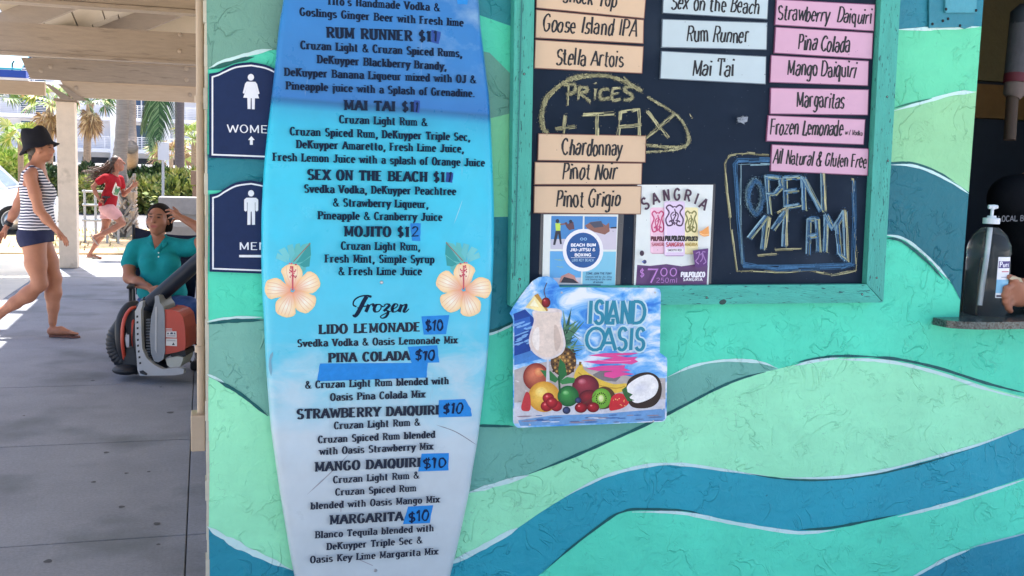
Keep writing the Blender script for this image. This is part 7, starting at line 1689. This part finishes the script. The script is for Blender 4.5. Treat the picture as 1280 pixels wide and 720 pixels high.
# a long frond of the thick palm hanging into view
z2 = (P(163, 205, 36) - CAM).dot(_f)
palm('palm_tree', 'slimmer pale palm trunk just right of the thick palm trunk', G(165, 240), [P(164.5, 190, 34), P(162.5, 160, 34)], (.22, .19), P(160, -70, 34), ('feather', 9, 3.0, 1.2), PALM)
palm('palm_tree', 'dark straight palm trunk nearest the conduit pipe', Vector((P(224.5, 222, 42).x, P(224.5, 222, 42).y, 0)), [P(224.5, 190, 42), P(224.5, 150, 42)], (.20, .17), P(224, -70, 42), ('feather', 10, 3.0, 1.2), PALM, bark=mat('dark_palm_bark', lin(96, 92, 96), rough=.9, var=.25, vscale=5, stretch=(1, 1, 9), bump=.6, bscale=12))
palm('fan_palm_tree', 'small fan palm with a skirt of dead brown fronds seen right of the column', Vector((P(109, 215, 46).x, P(109, 215, 46).y, 0)), [P(109, 190, 46), P(110, 160, 46)], (.16, .15), P(113, 128, 46), ('fan', 16, .8, 0), PALM + DEAD[:1], dead=22)
palm('fan_palm_tree', 'fan palm with a drooping brown skirt seen between the hat and the column', Vector((P(62, 215, 48).x, P(62, 215, 48).y, 0)), [P(62, 190, 48), P(62, 165, 48)], (.16, .15), P(62, 128, 48), ('fan', 18, .85, 0), LGc + DEAD[:1], dead=22)
palm('fan_palm_tree', 'low yellow green fan palm at left above the white car', Vector((P(26, 214, 50).x, P(26, 214, 50).y, 0)), [P(26, 195, 50)], (.14, .13), P(26, 172, 50), ('fan', 20, .75, 0), LGc)
palm('fan_palm_tree', 'fan palm fronds cut by the left edge under the blue roof', Vector((P(-6, 214, 44).x, P(-6, 214, 44).y, 0)), [P(-6, 180, 44)], (.15, .14), P(-6, 120, 44), ('fan', 14, .7, 0), PALM)
palm('fan_palm_tree', 'low yellow green fan palm beside the conduit pipe', Vector((P(243, 214, 46).x, P(243, 214, 46).y, 0)), [P(243, 195, 46)], (.14, .13), P(243, 174, 46), ('fan', 18, .7, 0), LGc)
palm('fan_palm_tree', 'tiny brown and yellow palm under the hotel right of the sign', Vector((P(214, 216, 60).x, P(214, 216, 60).y, 0)), [P(214, 206, 60)], (.12, .12), P(214, 196, 60), ('fan', 20, .9, 0), DEAD + LGc[:1])
zf = 21.0
crown = P(186, 88, zf); hang = thing('hanging_frond_palm', Vector((P(205, 250, zf + 1).x, P(205, 250, zf + 1).y + 1.2, 0)), 'palm with long dark green fronds hanging into view below the roof beam', 'palm tree')
b = MB(); tb = Vector((P(282, 250, zf).x, P(282, 250, zf).y, -.05)); hang.location = tb; trunk(b, [tb, P(280, 200, zf), P(272, 120, zf), P(245, 40, zf), P(220, 45, zf), P(200, 60, zf)], (.15, .11)); b.build('trunk', BARK2, hang, smooth=True)
b = MB()
for (x0, y0, x1, y1, dz) in ((200, 62, 188, 190, 0), (198, 62, 176, 168, .2), (202, 62, 198, 176, -.2)):
    a, c = P(x0, y0, zf), P(x1, y1, zf + dz); d_ = (c - a); frond(b, a, d_ + Vector((0, 0, d_.length * .15)), d_.length * 1.02, .3, 64, .62, [lin(58, 92, 56), lin(74, 110, 66), lin(44, 74, 48), lin(110, 136, 96)], wl=.032)
for i in range(7):
    a_ = i * .9; frond(b, P(200, 60, zf), (math.cos(a_), math.sin(a_), .6), 2.4, 1.2, 40, .6, PALM)
b.build('crown', LEAF, hang)

# ---------------------------------------------------------------- hotel with balconies
YH = 96.0
def hx(x, y=190): return at(x, y, YH).x
WHITE = mat('white_stucco_wall', lin(226, 228, 236), rough=.8, var=.05, vscale=.8); GLASS = mat('blue_window_glass', lin(54, 82, 120), rough=.12, var=.25, vscale=.9, spec=.8); RAILW = mat('white_railing', lin(232, 234, 240), rough=.5)
hotel = thing('hotel', (hx(100), YH, 0), 'white hotel block with long balconies, white railings and blue windows beyond the palms', 'hotel')
X0, X1 = hx(-90), hx(300)
zs1, zs2 = at(125, 185.5, YH).z, at(125, 145.5, YH).z; st = zs2 - zs1
b = MB(); b.box(X0, X1, YH + 2.0, YH + 9, -.1, zs1 + 5 * st)
b.build('wall', WHITE, hotel)
b = MB()
for x in (X0 + .1, hx(-20), hx(73), hx(142), hx(209), hx(262)): b.box(x - .25, x + .25, YH - .02, YH + 1.99, -.1, zs1 + 5 * st)
b.build('dividing_fin', WHITE, hotel)
for x0, x1 in ((hx(100), hx(133)), (hx(62), hx(72)), (hx(-60), hx(12)), (hx(170), hx(205)), (hx(214), hx(250))):
    b = MB(); b.box(x0, x1, YH + 1.9, YH + 1.99, -.1, zs1 - .75); b.build('opening_shade_panel', mat('opening_shade', lin(58, 62, 70), rough=.8, var=.15), hotel)  # flat dark panel on the wall, the opening's shade put into its colour
for i in range(5):
    z0 = zs1 + i * st
    b = MB(); b.box(X0, X1, YH, YH + 1.98, z0 - .32, z0 + .02); bal = b.build('balcony', WHITE, hotel)
    b = MB(); x = X0
    while x < X1: b.box(x, x + .06, YH + .03, YH + .09, z0 + .021, z0 + 1.0); x += 1.35
    for k in range(7): b.box(X0, X1, YH + .04, YH + .075, z0 + .12 + k * .145, z0 + .16 + k * .145 + (.03 if k == 6 else 0))
    b.build('railing', RAILW, bal)
    x = X0 + .9; j = 0
    while x < X1 - 2.4:
        if not any(abs(x + 1.1 - f_) < 1.25 for f_ in (hx(-20), hx(73), hx(142), hx(209), hx(262))):
            b = MB(); b.box(x, x + 2.1, YH + 1.93, YH + 1.985, z0 + .05, z0 + 2.15); wn = b.build('window', GLASS, hotel)
            b = MB()
            for xx in (x - .05, x + 1.0, x + 2.05): b.box(xx, xx + .1, YH + 1.89, YH + 1.928, z0 + .04, z0 + 2.2)
            b.box(x - .05, x + 2.15, YH + 1.89, YH + 1.927, z0 + 2.15, z0 + 2.25); b.build('frame', RAILW, wn)
        x += 2.9
# low white wall in front of the hotel
lw = thing('low_wall', (hx(120), 86, 0), 'long low white wall in front of the hotel', 'wall')
b = MB(); b.box(at(-80, 210, 86).x, at(300, 210, 86).x, 86, 86.25, -.1, at(180, 207, 86).z); b.build('wall_body', WHITE, lw, bevel=.02); b = MB(); b.box(at(-80, 210, 86).x, at(300, 210, 86).x, 85.95, 86.3, at(180, 207, 86).z + .002, at(180, 205.6, 86).z); b.build('wall_cap', RAILW, lw)

# ---------------------------------------------------------------- cars
def car(loc, L_, H_, paint, label, name='parked_car', yaw=0.0):
    t = thing(name, (0, 0, 0), label, 'car')
    W_ = 1.8; wr = .33
    PM = mat(paint[0], paint[1], rough=.25, var=.02, spec=.6)
    low = [(.0, .32), (.02, .62), (.10, .82), (.9, .92), (L_ - 1.05, .93), (L_ - .35, .80), (L_ - .08, .66), (L_, .45), (L_ - .03, .28), (L_ - .45, .22), (.35, .22)]
    b = MB(); b.prism([(x, -W_ / 2, z) for x, z in low], (0, W_, 0)); b.build('body', PM, t, bevel=.06)
    cabp = [(.45, .93), (.75, H_ - .08), (1.25, H_), (2.35, H_ - .01), (2.75, H_ - .10), (L_ - .95, .93)]
    b = MB(); v = []; n = len(cabp)
    for (x, z) in cabp: k = (z - .93) / (H_ - .93); v.append((x, -W_ / 2 + .05 + .16 * k, z))
    for (x, z) in cabp: k = (z - .93) / (H_ - .93); v.append((x, W_ / 2 - .05 - .16 * k, z))
    b.add(v, [(i, (i + 1) % n, n + (i + 1) % n, n + i) for i in range(n)] + [tuple(range(n)), tuple(reversed(range(n, 2 * n)))]); b.build('cabin', PM, t, bevel=.05)
    GM = mat('car_glass', lin(60, 96, 120), rough=.08, spec=.8)
    for s_ in (-1, 1):
        for pts in ([(.72, .98), (.92, H_ - .16), (1.75, H_ - .12), (1.75, .98)], [(1.83, .98), (1.83, H_ - .12), (2.4, H_ - .14), (2.66, H_ - .24), (L_ - 1.18, .98)]):
            b = MB(); q_ = []
            for (x, z) in pts: k = (z - .93) / (H_ - .93); q_.append((x, s_ * (W_ / 2 - .05 - .16 * k + .006), z))
            b.prism(q_, (0, s_ * .012, 0)); b.build('side_window', GM, t)
    b = MB(); k0, k1 = .12, .82; xa, za = L_ - .98, .98; xb, zb2 = 2.72, H_ - .14
    b.add([(xa + .03, -.72, za), (xa + .03, .72, za), (xb + .06, .62, zb2), (xb + .06, -.62, zb2)], [(0, 1, 2, 3)]); b.build('windscreen', GM, t)
    for s_ in (-1, 1):
        b = MB(); b.lathe((L_ - .2, s_ * .68, .63), [(.0, .16), (.09, .13), (.12, .05), (.12, 0)], (1, 0, .1), 14); b.build('headlight', mat('lamp_glass', lin(210, 214, 222), rough=.1), t, smooth=True)
        b = MB(); b.box(2.72, 2.92, s_ * (W_ / 2 + .05) - .09, s_ * (W_ / 2 + .05) + .09, .96, 1.10); b.build('mirror', PM, t, bevel=.03)
        b = MB(); b.box(1.5, 1.68, s_ * (W_ / 2 + .012) - .01, s_ * (W_ / 2 + .012) + .01, .78, .81); b.build('door_handle', mat('chrome', (.6, .6, .62), rough=.25, metal=1), t)
        for x in (.78, L_ - .82):
            b = MB(); b.lathe((x, s_ * (W_ / 2 - .18), wr), [(wr * .6, 0), (wr, .03), (wr, .17), (wr * .62, .20), (wr * .6, .0)], (0, s_, 0), 24); wh = b.build('wheel', mat('tyre', lin(34, 34, 36), rough=.85), t, smooth=True)
            b = MB(); b.lathe((x, s_ * (W_ / 2 - .16), wr), [(wr * .6, .0), (wr * .58, .16), (wr * .2, .19), (0, .19)], (0, s_, 0), 16); b.build('rim', mat('rim_alloy', (.5, .5, .52), rough=.3, metal=.8), wh, smooth=True)
    b = MB(); b.box(L_ - .06, L_ + .03, -.75, .75, .3, .46); b.build('bumper', mat('dark_bumper', lin(50, 52, 58), rough=.6), t, bevel=.02)
    t.location = loc; t.rotation_euler.z = yaw; return t
f_ = G(76, 293); pc = Vector((f_.x - 4.15, f_.y + .6, -.05))
car(pc, 4.15, 1.52, ('white_car_paint', lin(232, 234, 240)), 'white parked car cut by the left edge behind the walking person')
p = P(34, 204, 58); car(Vector((p.x - 4.1, p.y, .02)), 4.1, 1.45, ('red_car_paint', lin(170, 34, 44)), 'dark red car seen far off above the white car roof')

# ---------------------------------------------------------------- railing behind the runner
WM = mat('pale_grey_metal', lin(172, 172, 174), rough=.5, var=.05)
zr = (G(106, 305) - CAM).dot(_f); r_ = thing('railing', Vector((P(120, 300, zr).x, P(120, 300, zr).y, 0)), 'pale grey metal railing right behind the running person', 'railing')
for x in (105.5, 119, 133, 147):
    b = MB(); a = P(x, 237, zr); b.tube([Vector((a.x, a.y, -.1)), a], .021, 10); b.build('post', WM, r_, auto=40)
for y in (239, 256, 275):
    b = MB(); b.tube([P(103, y, zr), P(150, y + 1, zr)], .02, 10); b.build('rail', WM, r_, auto=40)
# sign on a post
zp = 27.0; b0 = P(203.5, 249, zp); sg_t = thing('street_sign', (b0.x, b0.y, 0), 'blank back of a white double street sign on a thin white post', 'sign')
b = MB(); b.tube([Vector((b0.x, b0.y, -.1)), P(203.8, 177, zp)], .034, 10); b.build('post', WM, sg_t, auto=40)
b = MB(); a, c = P(197.5, 200, zp), P(211.5, 178, zp); b.box(a.x, c.x, b0.y + .045, b0.y + .065, a.z, c.z); b.build('sign_panel', mat('sign_back', lin(196, 198, 206), rough=.5, var=.04), sg_t, bevel=.01)
# concrete seat wall and brown post at right
zc = 15.6; cw = thing('concrete_bench', Vector((P(222, 290, zc).x, P(222, 290, zc).y, 0)), 'grey concrete bench block behind the slumped person', 'bench')
b = MB(); a, c = P(198, 268, zc), P(262, 248, zc); b.box(a.x, c.x, a.y, a.y + .5, .001 + P(198, 268, zc).z, c.z); b.build('seat_slab', mat('grey_bench_concrete', lin(128, 128, 132), rough=.8, var=.12, bump=.2), cw, bevel=.015)
b = MB(); b.box(a.x + .1, c.x - .1, a.y + .08, a.y + .42, .002, P(198, 268, zc).z); b.build('foot', mat('bench_foot', lin(150, 146, 144), rough=.85, var=.1), cw)
b = MB(); b.box(a.x - .05, c.x, a.y - .55, a.y - .08, P(198, 283, zc - .4).z, P(198, 276, zc - .4).z); b.build('front_ledge', mat('bench_ledge', lin(150, 146, 142), rough=.85, var=.1), cw, bevel=.01)
zq = 17.5; bp2 = P(242, 300, zq); wp = thing('wooden_post', (bp2.x, bp2.y, 0), 'brown square post with a wider cap next to the conduit pipe', 'post')
b = MB(); a, c = P(240.5, 230, zq), P(247, 214, zq); b.box(a.x, c.x, bp2.y, bp2.y + .1, -.1, P(240, 232, zq).z); b.build('shaft', mat('brown_post', lin(110, 92, 80), rough=.8, var=.15), wp, bevel=.01)
b = MB(); a, c = P(238.5, 228, zq), P(250, 213.5, zq); b.box(a.x, c.x, bp2.y - .04, bp2.y + .14, P(240, 231, zq).z, c.z); b.build('cap', MATS['brown_post'], wp, bevel=.01)
# low planting and litter in the bed
gr = MB(); r2 = random.Random(77)
for i in range(420):
    x, y = r2.uniform(-3.2, 3), r2.uniform(18.2, 23.5); h_ = r2.uniform(.04, .14); a = r2.uniform(0, 6.28); d_ = Vector((math.cos(a) * .06, math.sin(a) * .06, h_)); o = Vector((x, y, .02)); s_ = Vector((-math.sin(a), math.cos(a), 0)) * .012
    gr.add([o - s_, o + s_, o + d_], [(0, 1, 2)], shade(r2.choice(YG + DEAD), r2.uniform(.6, 1.2)))
tag(gr.build('ground_cover', LEAF, None), 'sparse yellow green ground cover in the planting bed', kind='stuff')
